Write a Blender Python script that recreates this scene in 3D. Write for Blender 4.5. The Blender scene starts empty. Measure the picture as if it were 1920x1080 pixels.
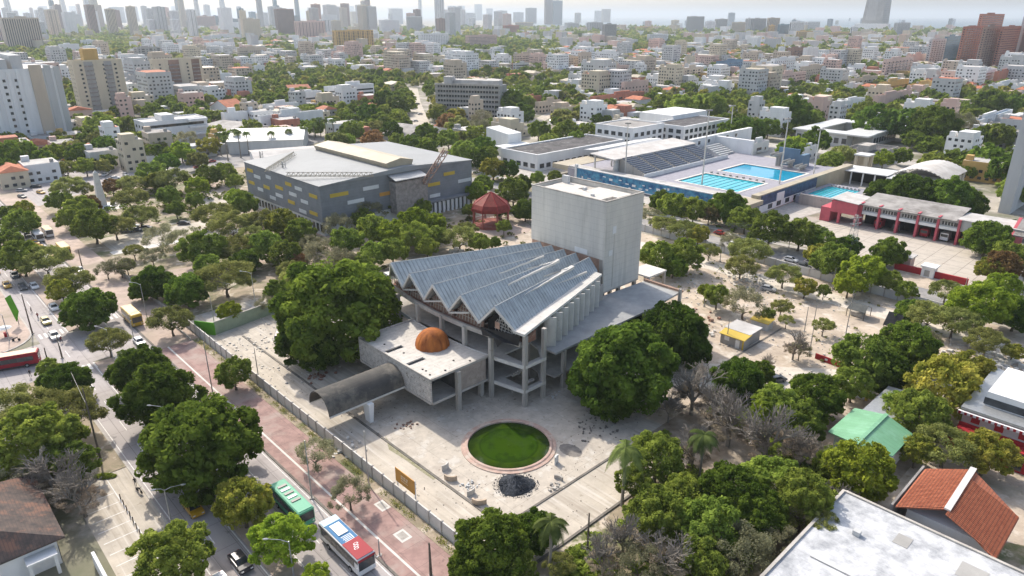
import bpy, math, random
import numpy as np
from mathutils import Vector, Matrix
R = math.radians
rng = random.Random(7)
nrg = np.random.default_rng(11)
SC = bpy.context.scene
COL = SC.collection
# ------------------------------------------------------------------ camera
H = 70.0; FPX = 1300.0; PITCH = math.atan(510 / FPX)
cam = bpy.data.cameras.new('camera'); camo = bpy.data.objects.new('camera', cam); COL.objects.link(camo)
cam.sensor_width = 36.0; cam.lens = 36.0 * FPX / 1920.0
cam.clip_start = 1.0; cam.clip_end = 120000.0
camo.location = (0, 0, H); camo.rotation_euler = (R(90) - PITCH, 0, 0)
SC.camera = camo
# ------------------------------------------------------------------ sky, sun, exposure
SUN_AZ, SUN_EL = 123.0, 42.0
w = bpy.data.worlds.new('World'); SC.world = w; w.use_nodes = True
nt = w.node_tree; bg = nt.nodes['Background']
sky = nt.nodes.new('ShaderNodeTexSky'); sky.sky_type = 'NISHITA'; sky.sun_disc = False
sky.sun_elevation = R(SUN_EL); sky.sun_rotation = R(90 - SUN_AZ)
sky.air_density = 1.0; sky.dust_density = 3.0; sky.ozone_density = 1.0; sky.altitude = 50
hs_ = nt.nodes.new('ShaderNodeHueSaturation'); hs_.inputs['Saturation'].default_value = 0.8; nt.links.new(sky.outputs[0], hs_.inputs['Color']); nt.links.new(hs_.outputs[0], bg.inputs[0]); bg.inputs[1].default_value = 0.15
sl = bpy.data.lights.new('sun', 'SUN'); sl.energy = 2.7; sl.angle = R(1.0); sl.color = (1.0, 0.93, 0.82)
slo = bpy.data.objects.new('sun', sl); COL.objects.link(slo)
sd = Vector((math.cos(R(SUN_AZ)) * math.cos(R(SUN_EL)), math.sin(R(SUN_AZ)) * math.cos(R(SUN_EL)), math.sin(R(SUN_EL))))
slo.rotation_euler = sd.to_track_quat('Z', 'Y').to_euler(); slo.location = (0, 0, 200)
SC.view_settings.view_transform = 'Standard'; SC.view_settings.look = 'None'
SC.view_settings.gamma = 1.0; SC.view_settings.exposure = 0.82
SC.cycles.volume_bounces = 0
HAZE = 0.00009
try:
    SC.cycles.max_bounces = 6; SC.cycles.diffuse_bounces = 3; SC.cycles.transparent_max_bounces = 8
except Exception: pass
# ------------------------------------------------------------------ frames
CP, SP = math.cos(PITCH), math.sin(PITCH)
def G(x, y, z=0.0):                      # photo measurement -> point of the place at height z
    u = (x - 960) / FPX; v = (540 - y) / FPX
    dy = CP + v * SP; dz = -SP + v * CP
    t = (z - H) / dz
    return (u * t, dy * t)
def proj(X, Y, Z):
    dz = Z - H; f = max(1.0, Y * CP - dz * SP); up = Y * SP + dz * CP
    return (960 + FPX * X / f, 540 - FPX * up / f)
def height_at(X, Y, ty):
    lo, hi = 0.0, 260.0
    for _ in range(50):
        m = (lo + hi) / 2
        if proj(X, Y, m)[1] > ty: lo = m
        else: hi = m
    return lo
TH = R(-46.5); UX, UY = math.cos(TH), math.sin(TH)
O = (-14.8, 110.6)
def W(u, v): return (O[0] + u * UX - v * UY, O[1] + u * UY + v * UX)
def LC(X, Y):
    X -= O[0]; Y -= O[1]
    return (X * UX + Y * UY, -X * UY + Y * UX)
def L(x, y, z=0.0): return LC(*G(x, y, z))
# ------------------------------------------------------------------ materials
MATS = {}
def mat(name, c, rough=0.9, var=0.12, scale=0.3, c2=None, metal=0.0, bump=0.0, streak=False, spec=0.3, coords='world', objvar=0.0, detail=6, c3=None, scale3=0.05, thr3=(0.5, 0.62)):
    if name in MATS: return MATS[name]
    m = bpy.data.materials.new(name); m.use_nodes = True; n = m.node_tree; b = n.nodes['Principled BSDF']
    b.inputs['Roughness'].default_value = rough; b.inputs['Metallic'].default_value = metal
    b.inputs['Specular IOR Level'].default_value = spec
    if coords == 'world':
        g = n.nodes.new('ShaderNodeNewGeometry'); co = g.outputs['Position']
    else:
        g = n.nodes.new('ShaderNodeTexCoord'); co = g.outputs['Object']
    mp = n.nodes.new('ShaderNodeMapping'); n.links.new(co, mp.inputs[0])
    if streak: mp.inputs['Scale'].default_value = (1, 1, 0.18)
    nz = n.nodes.new('ShaderNodeTexNoise'); nz.inputs['Scale'].default_value = scale; nz.inputs['Detail'].default_value = detail
    nz.inputs['Roughness'].default_value = 0.65
    n.links.new(mp.outputs[0], nz.inputs['Vector'])
    rp = n.nodes.new('ShaderNodeValToRGB'); n.links.new(nz.outputs[0], rp.inputs[0])
    rp.color_ramp.elements[0].position = 0.33; rp.color_ramp.elements[1].position = 0.67
    lo = c2 if c2 else tuple(x * (1 - var) ** 2 for x in c); hi = c if c2 else tuple(min(1, x * (1 + var)) for x in c)
    rp.color_ramp.elements[0].color = (*lo, 1); rp.color_ramp.elements[1].color = (*hi, 1)
    out = rp.outputs[0]
    if c3:
        n3 = n.nodes.new('ShaderNodeTexNoise'); n3.inputs['Scale'].default_value = scale3; n3.inputs['Detail'].default_value = 8
        n3.inputs['Roughness'].default_value = 0.7
        n.links.new(mp.outputs[0], n3.inputs['Vector'])
        r3 = n.nodes.new('ShaderNodeValToRGB'); n.links.new(n3.outputs[0], r3.inputs[0])
        r3.color_ramp.elements[0].position = thr3[0]; r3.color_ramp.elements[1].position = thr3[1]
        mx = n.nodes.new('ShaderNodeMix'); mx.data_type = 'RGBA'
        n.links.new(r3.outputs[0], mx.inputs['Factor']); n.links.new(out, mx.inputs['A']); mx.inputs['B'].default_value = (*c3, 1)
        out = mx.outputs['Result']
    if objvar:
        oi = n.nodes.new('ShaderNodeObjectInfo'); hs = n.nodes.new('ShaderNodeHueSaturation')
        m1 = n.nodes.new('ShaderNodeMapRange'); m1.inputs['To Min'].default_value = 1 - objvar; m1.inputs['To Max'].default_value = 1 + objvar
        n.links.new(oi.outputs['Random'], m1.inputs['Value']); n.links.new(m1.outputs[0], hs.inputs['Value'])
        n.links.new(out, hs.inputs['Color']); out = hs.outputs[0]
    n.links.new(out, b.inputs['Base Color'])
    if bump:
        bp = n.nodes.new('ShaderNodeBump'); bp.inputs['Distance'].default_value = bump; bp.inputs['Strength'].default_value = 0.8
        nb = n.nodes.new('ShaderNodeTexNoise'); nb.inputs['Scale'].default_value = scale * 8; nb.inputs['Detail'].default_value = 5
        n.links.new(mp.outputs[0], nb.inputs['Vector']); n.links.new(nb.outputs[0], bp.inputs['Height']); n.links.new(bp.outputs[0], b.inputs['Normal'])
    MATS[name] = m
    return m
def specks(m, dark, scale=1.3, thr=(.60, .66), k=.8, rot=None, sc=(1, 1, 1)):
    """small stains, cracks or tyre streaks of their own shape"""
    n = m.node_tree; b = n.nodes['Principled BSDF']; src = b.inputs['Base Color'].links[0].from_socket
    g = n.nodes.new('ShaderNodeNewGeometry'); mp = n.nodes.new('ShaderNodeMapping'); n.links.new(g.outputs['Position'], mp.inputs[0])
    if rot is not None:
        m0 = n.nodes.new('ShaderNodeMapping'); m0.inputs['Rotation'].default_value = (0, 0, -rot); n.links.new(g.outputs['Position'], m0.inputs[0]); n.links.new(m0.outputs[0], mp.inputs[0])
    mp.inputs['Scale'].default_value = sc
    nz = n.nodes.new('ShaderNodeTexNoise'); nz.inputs['Scale'].default_value = scale; nz.inputs['Detail'].default_value = 9; nz.inputs['Roughness'].default_value = .62; n.links.new(mp.outputs[0], nz.inputs['Vector'])
    r = n.nodes.new('ShaderNodeMapRange'); r.inputs['From Min'].default_value = thr[0]; r.inputs['From Max'].default_value = thr[1]; r.inputs['To Max'].default_value = k; n.links.new(nz.outputs[0], r.inputs['Value'])
    mx = n.nodes.new('ShaderNodeMix'); mx.data_type = 'RGBA'; n.links.new(r.outputs[0], mx.inputs['Factor']); n.links.new(src, mx.inputs['A']); mx.inputs['B'].default_value = (*dark, 1)
    n.links.new(mx.outputs['Result'], b.inputs['Base Color']); return m
def joints(m, su, sv, width, dark=0.65, ang=TH, thin_only=False):
    """slab joints of paving laid in the street grid; a thin darker line"""
    n = m.node_tree; b = n.nodes['Principled BSDF']; src = b.inputs['Base Color'].links[0].from_socket
    g = n.nodes.new('ShaderNodeNewGeometry'); mp = n.nodes.new('ShaderNodeMapping'); mp.vector_type = 'TEXTURE'
    mp.inputs['Location'].default_value = (O[0], O[1], 0); mp.inputs['Rotation'].default_value = (0, 0, ang)
    n.links.new(g.outputs['Position'], mp.inputs[0]); sx = n.nodes.new('ShaderNodeSeparateXYZ'); n.links.new(mp.outputs[0], sx.inputs[0])
    fs = []
    for ax, s in ((0, su), (1, sv)):
        if not s: continue
        d = n.nodes.new('ShaderNodeMath'); d.operation = 'DIVIDE'; d.inputs[1].default_value = s; n.links.new(sx.outputs[ax], d.inputs[0])
        f = n.nodes.new('ShaderNodeMath'); f.operation = 'FRACT'; n.links.new(d.outputs[0], f.inputs[0])
        l = n.nodes.new('ShaderNodeMath'); l.operation = 'LESS_THAN'; l.inputs[1].default_value = width / s; n.links.new(f.outputs[0], l.inputs[0])
        fs.append(l)
    o = fs[0].outputs[0]
    if len(fs) > 1:
        x = n.nodes.new('ShaderNodeMath'); x.operation = 'MAXIMUM'; n.links.new(fs[0].outputs[0], x.inputs[0]); n.links.new(fs[1].outputs[0], x.inputs[1]); o = x.outputs[0]
    k = n.nodes.new('ShaderNodeMath'); k.operation = 'MULTIPLY'; k.inputs[1].default_value = 1 - dark; n.links.new(o, k.inputs[0])
    mx = n.nodes.new('ShaderNodeMix'); mx.data_type = 'RGBA'; n.links.new(k.outputs[0], mx.inputs['Factor']); n.links.new(src, mx.inputs['A']); mx.inputs['B'].default_value = (0.03, 0.028, 0.025, 1)
    n.links.new(mx.outputs['Result'], b.inputs['Base Color'])
    return m
def leafmat(name, c, c2, tr=0.35):
    m = bpy.data.materials.new(name); m.use_nodes = True; n = m.node_tree; n.nodes.remove(n.nodes['Principled BSDF'])
    out = n.nodes['Material Output']
    tc = n.nodes.new('ShaderNodeTexCoord'); nz = n.nodes.new('ShaderNodeTexNoise'); nz.inputs['Scale'].default_value = 2.2; nz.inputs['Detail'].default_value = 5
    n.links.new(tc.outputs['Object'], nz.inputs['Vector'])
    rp = n.nodes.new('ShaderNodeValToRGB'); rp.color_ramp.elements[0].position = 0.35; rp.color_ramp.elements[1].position = 0.65
    rp.color_ramp.elements[0].color = (*c2, 1); rp.color_ramp.elements[1].color = (*c, 1); n.links.new(nz.outputs[0], rp.inputs[0])
    oi = n.nodes.new('ShaderNodeObjectInfo'); hs = n.nodes.new('ShaderNodeHueSaturation')
    m1 = n.nodes.new('ShaderNodeMapRange'); m1.inputs['To Min'].default_value = 0.72; m1.inputs['To Max'].default_value = 1.3
    m2 = n.nodes.new('ShaderNodeMapRange'); m2.inputs['To Min'].default_value = 0.485; m2.inputs['To Max'].default_value = 0.51
    wn = n.nodes.new('ShaderNodeTexWhiteNoise'); wn.noise_dimensions = '1D'; n.links.new(oi.outputs['Random'], wn.inputs['W'])
    n.links.new(oi.outputs['Random'], m1.inputs['Value']); n.links.new(wn.outputs['Value'], m2.inputs['Value'])
    n.links.new(m1.outputs[0], hs.inputs['Value']); n.links.new(m2.outputs[0], hs.inputs['Hue']); n.links.new(rp.outputs[0], hs.inputs['Color'])
    d = n.nodes.new('ShaderNodeBsdfDiffuse'); t = n.nodes.new('ShaderNodeBsdfTranslucent'); mx = n.nodes.new('ShaderNodeMixShader'); mx.inputs[0].default_value = tr
    n.links.new(hs.outputs[0], d.inputs[0]); n.links.new(hs.outputs[0], t.inputs[0]); n.links.new(d.outputs[0], mx.inputs[1]); n.links.new(t.outputs[0], mx.inputs[2])
    n.links.new(mx.outputs[0], out.inputs['Surface']); MATS[name] = m
    return m
# ------------------------------------------------------------------ objects
ORG = {}
def rnd_name(o): return o
def empty(name, loc, rz=0.0, lab=None, cat=None, group=None):
    o = bpy.data.objects.new(name, None); COL.objects.link(o); o.location = loc; o.rotation_euler = (0, 0, rz); o.empty_display_size = 0.5
    tag(o, lab, cat, group); return o
def tag(o, lab=None, cat=None, group=None, kind=None):
    if lab: o['label'] = lab
    if cat: o['category'] = cat
    if group: o['group'] = group
    if kind: o['kind'] = kind
    return o
def thing(name, u, v, z=0.0, lab=None, cat=None, group=None):
    X, Y = W(u, v); o = empty(name, (X, Y, z), TH, lab, cat, group); ORG[o.name] = (u, v, z); return o
class MB:
    def __init__(s): s.v = []; s.f = []; s.m = []
    def add(s, vs, fs, m=0):
        b = len(s.v); s.v += vs; s.f += [tuple(i + b for i in f) for f in fs]; s.m += [m] * len(fs); return s
    def box(s, x0, x1, y0, y1, z0, z1, m=0):
        if x0 > x1: x0, x1 = x1, x0
        if y0 > y1: y0, y1 = y1, y0
        vs = [(x0, y0, z0), (x1, y0, z0), (x1, y1, z0), (x0, y1, z0), (x0, y0, z1), (x1, y0, z1), (x1, y1, z1), (x0, y1, z1)]
        return s.add(vs, [(0, 3, 2, 1), (4, 5, 6, 7), (0, 1, 5, 4), (1, 2, 6, 5), (2, 3, 7, 6), (3, 0, 4, 7)], m)
    def prism(s, poly, z0, z1, m=0):
        n = len(poly); a = sum(poly[i][0] * poly[(i + 1) % n][1] - poly[(i + 1) % n][0] * poly[i][1] for i in range(n))
        if a < 0: poly = poly[::-1]
        vs = [(x, y, z0) for x, y in poly] + [(x, y, z1) for x, y in poly]
        return s.add(vs, [tuple(range(n))[::-1], tuple(range(n, 2 * n))] + [(i, (i + 1) % n, n + (i + 1) % n, n + i) for i in range(n)], m)
    def slabq(s, pts, th, m=0):              # quad or polygon in space given a thickness straight down
        n = len(pts); vs = [tuple(p) for p in pts] + [(p[0], p[1], p[2] - th) for p in pts]
        return s.add(vs, [tuple(range(n)), tuple(range(n, 2 * n))[::-1]] + [(i, n + i, n + (i + 1) % n, (i + 1) % n) for i in range(n)], m)
    def tube(s, pts, rs, n=6, m=0, cap=True):
        if not hasattr(rs, '__len__'): rs = [rs] * len(pts)
        b = len(s.v); P = [Vector(p) for p in pts]
        for i, p in enumerate(P):
            d = (P[min(i + 1, len(P) - 1)] - P[max(i - 1, 0)])
            if d.length < 1e-6: d = Vector((0, 0, 1))
            d.normalize(); a = Vector((1, 0, 0)) if abs(d.x) < 0.8 else Vector((0, 1, 0))
            x = d.cross(a).normalized(); y = d.cross(x)
            for k in range(n):
                t = 2 * math.pi * k / n; q = p + (x * math.cos(t) + y * math.sin(t)) * rs[i]; s.v.append(tuple(q))
        for i in range(len(P) - 1):
            for k in range(n):
                s.f.append((b + i * n + k, b + i * n + (k + 1) % n, b + (i + 1) * n + (k + 1) % n, b + (i + 1) * n + k)); s.m.append(m)
        if cap:
            s.f.append(tuple(b + k for k in range(n))[::-1]); s.m.append(m)
            s.f.append(tuple(b + (len(P) - 1) * n + k for k in range(n))); s.m.append(m)
        return s
    def lathe(s, prof, n=24, cx=0, cy=0, m=0):
        b = len(s.v)
        for r, z in prof:
            for k in range(n):
                t = 2 * math.pi * k / n; s.v.append((cx + r * math.cos(t), cy + r * math.sin(t), z))
        for i in range(len(prof) - 1):
            for k in range(n):
                s.f.append((b + i * n + k, b + i * n + (k + 1) % n, b + (i + 1) * n + (k + 1) % n, b + (i + 1) * n + k)); s.m.append(m)
        s.f.append(tuple(b + k for k in range(n))[::-1]); s.m.append(m)
        s.f.append(tuple(b + (len(prof) - 1) * n + k for k in range(n))); s.m.append(m)
        return s
    def mesh(s, name, mats, org=(0, 0, 0), smooth=False):
        me = bpy.data.meshes.new(name)
        v = [(a - org[0], b - org[1], c - org[2]) for a, b, c in s.v]
        me.from_pydata(v, [], s.f)
        if not isinstance(mats, (list, tuple)): mats = [mats]
        for m in mats: me.materials.append(m)
        me.polygons.foreach_set('material_index', s.m)
        if smooth: me.polygons.foreach_set('use_smooth', [True] * len(s.f))
        me.update(); return me
    def build(s, name, mats, parent=None, smooth=False, loc=None, rz=None, bevel=0):
        """child: coordinates in the street grid, relative to the thing; top-level: give loc"""
        org = (0, 0, 0)
        if parent is not None and parent.name in ORG: org = ORG[parent.name]
        if loc is not None and rz == 'grid':
            org = loc; X, Y = W(loc[0], loc[1]); me = s.mesh(name, mats, org, smooth); o = bpy.data.objects.new(name, me); COL.objects.link(o)
            o.location = (X, Y, loc[2]); o.rotation_euler = (0, 0, TH)
        else:
            me = s.mesh(name, mats, org, smooth); o = bpy.data.objects.new(name, me); COL.objects.link(o)
            if loc is not None: o.location = loc; o.rotation_euler = (0, 0, rz or 0)
        if parent is not None: o.parent = parent
        if parent is not None and parent.name in ORG: ORG[o.name] = org
        if bevel:
            bm = o.modifiers.new('bevel', 'BEVEL'); bm.width = bevel; bm.segments = 2; bm.limit_method = 'ANGLE'
        return o
def sheet(name, poly, z, m, holes=None):
    """a flat piece of ground laid in the street grid"""
    b = MB(); b.add([(p[0], p[1], z) for p in poly], [tuple(range(len(poly)))])
    cx = sum(p[0] for p in poly) / len(poly); cy = sum(p[1] for p in poly) / len(poly)
    o = b.build(name, m, None, loc=(cx, cy, 0), rz='grid'); tag(o, kind='structure'); return o
def kerbed(name, poly, z, m):
    b = MB(); b.prism(poly, 0.0, z); cx = sum(p[0] for p in poly) / len(poly); cy = sum(p[1] for p in poly) / len(poly)
    o = b.build(name, m, None, loc=(cx, cy, 0), rz='grid'); tag(o, kind='structure'); return o
def rect(u0, u1, v0, v1): return [(u0, v0), (u1, v0), (u1, v1), (u0, v1)]
def copy_tree(o, parent=None):
    c = o.copy(); COL.objects.link(c)
    if parent is not None:
        c.parent = parent; c.matrix_parent_inverse = o.matrix_parent_inverse
    for ch in list(o.children): copy_tree(ch, c)
    return c
def place(o, X, Y, z, rz, scale=None, lab=None):
    o.location = (X, Y, z); o.rotation_euler = (0, 0, rz)
    if scale is not None: o.scale = scale if hasattr(scale, '__len__') else (scale,) * 3
    if lab: o['label'] = lab
    return o
# ------------------------------------------------------------------ labels that single out one thing
LMS = []      # (phrase, X, Y)
AUTO = []     # (object, look, X, Y)
def lm(phrase, u, v): X, Y = W(u, v); LMS.append((phrase, X, Y))
def auto(o, look, X, Y): AUTO.append((o, look, X, Y))
ORD = ['nearest', 'second nearest', 'third nearest', 'fourth nearest', 'fifth nearest', 'sixth nearest', 'seventh nearest', 'eighth nearest', 'ninth nearest', 'tenth nearest']
def ordw(i):
    if i < 10: return ORD[i]
    n = i + 1; s = 'th' if 10 <= n % 100 <= 20 else {1: 'st', 2: 'nd', 3: 'rd'}.get(n % 10, 'th')
    return '%d%s nearest' % (n, s)
def finish_labels():
    g = {}
    for o, look, X, Y in AUTO:
        px = proj(X, Y, 0)[0]; best = min(LMS, key=lambda l: math.hypot(l[1] - X, l[2] - Y))
        d = math.hypot(best[1] - X, best[2] - Y); lx = proj(best[1], best[2], 0)[0]
        dx = X - best[1]; dy = Y - best[2]
        # side as seen in the picture
        side = ('left of' if px < lx else 'right of') if abs(dx) > abs(dy) * 0.6 else ('behind' if dy > 0 else 'in front of')
        g.setdefault((look, best[0], side), []).append((d, o))
    for (look, l, side), lst in g.items():
        lst.sort(key=lambda t: t[0])
        for i, (d, o) in enumerate(lst):
            s = '%s %s the %s' % (look, side, l)
            if len(lst) > 1: s += ', %s to it' % ordw(i)
            if len(s.split()) > 16: s = s.replace(', ' + ordw(i) + ' to it', ', ' + ordw(i))
            if len(s.split()) > 16: s = s.replace(' hazy', '').replace(' with a ', ' with ').replace(' in front of ', ' before ')
            o['label'] = s
# ------------------------------------------------------------------ palette (real base colours)
M = {}
M['ground'] = mat('ground_soil', (0.27, 0.24, 0.19), c2=(0.12, 0.13, 0.07), scale=0.05, c3=(0.30, 0.27, 0.25), scale3=0.02, detail=9)
M['asphalt'] = joints(mat('road_concrete', (0.42, 0.38, 0.365), var=0.12, scale=0.18, c3=(0.31, 0.285, 0.275), scale3=0.09, thr3=(0.45, 0.75)), 6.0, 3.6, 0.10, 0.6)
M['street'] = mat('street_asphalt', (0.27, 0.26, 0.255), var=0.15, scale=0.15, c3=(0.38, 0.35, 0.32), scale3=0.05)
M['red_pave'] = joints(mat('red_pavers', (0.33, 0.215, 0.19), var=0.14, scale=0.5, c3=(0.36, 0.28, 0.245), scale3=0.12), 4.0, 4.0, 0.09, 0.75)
M['pink_soil'] = mat('pink_soil', (0.46, 0.36, 0.30), var=0.16, scale=0.4, c3=(0.30, 0.25, 0.19), scale3=0.10)
M['soil'] = mat('park_soil', (0.40, 0.32, 0.24), c2=(0.22, 0.185, 0.12), scale=0.22, c3=(0.12, 0.13, 0.055), scale3=0.07, thr3=(0.5, 0.6), detail=9)
M['site'] = mat('site_dirt', (0.55, 0.455, 0.355), c2=(0.34, 0.28, 0.22), scale=0.16, c3=(0.26, 0.23, 0.15), scale3=0.06, thr3=(0.56, 0.7), detail=10, bump=0.1)
M['lot'] = joints(mat('lot_concrete', (0.50, 0.445, 0.37), var=0.10, scale=0.25, c3=(0.36, 0.32, 0.27), scale3=0.13, thr3=(0.48, 0.75), detail=10), 6.0, 0, 0.05, 0.8)
M['plaza'] = mat('plaza_concrete', (0.49, 0.435, 0.365), var=0.09, scale=0.6, c3=(0.34, 0.30, 0.26), scale3=0.16, thr3=(0.52, 0.72), detail=11)
M['fs_lot'] = joints(mat('fire_yard_concrete', (0.47, 0.42, 0.36), var=0.08, scale=0.3), 5.2, 5.2, 0.16, 0.45)
M['white_paint'] = mat('road_paint', (0.70, 0.68, 0.65), var=0.12, scale=1.5)
M['kerb'] = mat('kerb_stone', (0.45, 0.42, 0.38), var=0.12, scale=0.6)
M['darkkerb'] = mat('kerb_grimy', (0.17, 0.155, 0.135), var=0.2, scale=0.6)
M['conc'] = mat('old_concrete', (0.43, 0.40, 0.36), var=0.14, scale=0.35, streak=True, c3=(0.30, 0.275, 0.24), scale3=0.3, thr3=(0.52, 0.75))
M['conc_l'] = mat('pale_concrete', (0.60, 0.575, 0.53), var=0.07, scale=0.5, c3=(0.46, 0.43, 0.385), scale3=0.25, thr3=(0.55, 0.8))
M['conc_tower'] = mat('stage_tower_concrete', (0.62, 0.59, 0.53), var=0.05, scale=0.7, streak=True, c3=(0.50, 0.485, 0.455), scale3=0.18, thr3=(0.4, 0.8))
def bands(m, period, width, k, axis=2):
    n = m.node_tree; b = n.nodes['Principled BSDF']; src = b.inputs['Base Color'].links[0].from_socket
    g = n.nodes.new('ShaderNodeTexCoord'); sx = n.nodes.new('ShaderNodeSeparateXYZ'); n.links.new(g.outputs['Object'], sx.inputs[0])
    d = n.nodes.new('ShaderNodeMath'); d.operation = 'DIVIDE'; d.inputs[1].default_value = period; n.links.new(sx.outputs[axis], d.inputs[0])
    f = n.nodes.new('ShaderNodeMath'); f.operation = 'FRACT'; n.links.new(d.outputs[0], f.inputs[0])
    l = n.nodes.new('ShaderNodeMath'); l.operation = 'LESS_THAN'; l.inputs[1].default_value = width / period; n.links.new(f.outputs[0], l.inputs[0])
    q = n.nodes.new('ShaderNodeMath'); q.operation = 'MULTIPLY'; q.inputs[1].default_value = k; n.links.new(l.outputs[0], q.inputs[0])
    mx = n.nodes.new('ShaderNodeMix'); mx.data_type = 'RGBA'; n.links.new(q.outputs[0], mx.inputs['Factor']); n.links.new(src, mx.inputs['A']); mx.inputs['B'].default_value = (0.06, 0.055, 0.05, 1)
    n.links.new(mx.outputs['Result'], b.inputs['Base Color']); return m
bands(M['conc_tower'], 1.5, 0.07, 0.22)
M['boxroof'] = bands(mat('box_roof_concrete', (0.57, 0.535, 0.485), var=0.08, scale=0.9, c3=(0.44, 0.41, 0.37), scale3=0.35, thr3=(0.55, 0.75)), 1.1, 0.08, 0.25, 0)
M['blockwall'] = bands(mat('block_wall', (0.50, 0.465, 0.42), var=0.16, scale=1.3, c3=(0.28, 0.22, 0.18), scale3=0.9, thr3=(0.58, 0.7)), 0.42, 0.05, 0.35)
M['brick'] = bands(mat('bare_brick', (0.27, 0.135, 0.095), var=0.22, scale=1.2, c3=(0.33, 0.27, 0.22), scale3=0.6), 0.5, 0.08, 0.4)
M['brickp'] = mat('pale_brick', (0.42, 0.27, 0.20), var=0.15, scale=0.8)
M['blue_roof'] = bands(mat('blue_grey_sheet_roof', (0.40, 0.435, 0.45), rough=0.75, var=0.11, scale=0.45, spec=0.25, c3=(0.21, 0.25, 0.29), scale3=0.5, thr3=(0.62, 0.72)), 0.95, 0.20, 0.36, 1)
M['rust'] = mat('rusty_dome', (0.50, 0.165, 0.035), c2=(0.20, 0.055, 0.015), rough=0.85, scale=0.55, streak=True, var=0.3)
M['dark_roof'] = mat('weathered_vault', (0.105, 0.097, 0.085), c2=(0.045, 0.043, 0.042), rough=0.85, scale=0.18, c3=(0.19, 0.17, 0.14), scale3=0.12)
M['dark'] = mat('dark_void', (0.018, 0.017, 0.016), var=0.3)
M['tarp'] = mat('black_tarp', (0.02, 0.02, 0.022), rough=0.5, var=0.4, scale=1.0)
M['white'] = mat('white_wall', (0.72, 0.72, 0.71), var=0.05, scale=0.25, streak=True, objvar=0.05)
M['cream'] = mat('cream_wall', (0.56, 0.49, 0.37), var=0.06, scale=0.25, streak=True, objvar=0.06)
M['beige'] = mat('beige_wall', (0.50, 0.42, 0.33), var=0.06, scale=0.25, streak=True, objvar=0.06)
M['pink'] = mat('pink_wall', (0.58, 0.42, 0.36), var=0.06, scale=0.25, streak=True, objvar=0.06)
M['ochre'] = mat('ochre_wall', (0.55, 0.36, 0.13), var=0.08, scale=0.25, streak=True, objvar=0.06)
M['gray'] = mat('grey_wall', (0.34, 0.33, 0.31), var=0.08, scale=0.25, streak=True, objvar=0.08)
M['lgray'] = mat('light_grey_wall', (0.50, 0.50, 0.49), var=0.06, scale=0.25, streak=True, objvar=0.06)
M['redb'] = mat('red_brick_wall', (0.43, 0.18, 0.12), var=0.10, scale=0.25, streak=True, objvar=0.08)
M['brown'] = mat('brown_wall', (0.26, 0.17, 0.13), var=0.10, scale=0.25, streak=True, objvar=0.08)
M['blue'] = mat('blue_wall', (0.14, 0.22, 0.31), var=0.08, scale=0.25, streak=True)
M['teal'] = mat('teal_glass_wall', (0.10, 0.19, 0.24), rough=0.25, var=0.12, scale=0.25, spec=0.6)
M['roofw'] = mat('flat_roof_pale', (0.50, 0.48, 0.455), var=0.12, scale=0.2, c3=(0.38, 0.35, 0.32), scale3=0.12, thr3=(0.5, 0.7), objvar=0.12)
M['roofg'] = mat('flat_roof_grey', (0.34, 0.32, 0.30), var=0.18, scale=0.2, c3=(0.18, 0.165, 0.15), scale3=0.12, objvar=0.12)
M['roofr'] = mat('red_tile_roof', (0.42, 0.155, 0.085), var=0.15, scale=0.4, objvar=0.15)
M['roofd'] = mat('dirty_dark_roof', (0.085, 0.08, 0.08), var=0.35, scale=0.15, c3=(0.24, 0.235, 0.23), scale3=0.25, thr3=(.55, .66))
M['glass'] = mat('window_glass', (0.035, 0.042, 0.048), rough=0.15, var=0.4, scale=0.6, spec=0.6)
M['balc'] = mat('balcony_rail', (0.30, 0.27, 0.25), var=0.2, scale=0.8)
M['metal'] = mat('galvanised_metal', (0.42, 0.43, 0.43), rough=0.45, metal=0.6, var=0.08, scale=2)
M['wood'] = mat('weathered_pole', (0.14, 0.115, 0.09), var=0.2, scale=1.0)
M['steel'] = mat('painted_steel', (0.30, 0.29, 0.27), rough=0.5, var=0.1, scale=1)
M['wmetal'] = mat('white_sheet_roof', (0.58, 0.58, 0.565), rough=0.5, var=0.06, scale=0.3)
M['hallwall'] = bands(mat('grey_cladding', (0.205, 0.215, 0.23), rough=0.6, var=0.08, scale=0.3), 1.0, 0.06, 0.25)
M['hallroof'] = mat('arena_roof_sheet', (0.28, 0.29, 0.295), rough=0.7, var=0.06, scale=0.08, c3=(0.235, 0.245, 0.25), scale3=0.04)
M['tan'] = mat('tan_roof', (0.40, 0.345, 0.25), rough=0.6, var=0.08, scale=0.2)
M['yellow'] = mat('yellow_panel', (0.55, 0.39, 0.055), rough=0.5, var=0.06)
M['orange'] = mat('orange_panel', (0.55, 0.27, 0.05), rough=0.5, var=0.06)
M['white2'] = mat('white_panel', (0.62, 0.63, 0.63), rough=0.5, var=0.05)
M['gazebo'] = mat('gazebo_red_roof', (0.20, 0.026, 0.018), rough=0.7, var=0.14, scale=0.8)
M['gazebo2'] = mat('gazebo_red_base', (0.32, 0.10, 0.075), rough=0.8, var=0.14, scale=0.8)
M['fspink'] = mat('fire_station_pink', (0.50, 0.105, 0.13), rough=0.8, var=0.08, scale=0.5)
M['fsred'] = mat('low_wall_red', (0.36, 0.025, 0.03), rough=0.7, var=0.1, scale=0.5)
M['poolwater'] = None
M['tile_blue'] = mat('blue_tile_wall', (0.06, 0.10, 0.20), rough=0.4, c2=(0.02, 0.035, 0.08), scale=0.9, detail=2, var=0.3)
M['frieze'] = mat('blue_frieze_panel', (0.10, 0.36, 0.52), c2=(0.012, 0.07, 0.20), rough=0.35, scale=0.35, detail=8, var=0.3)
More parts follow.
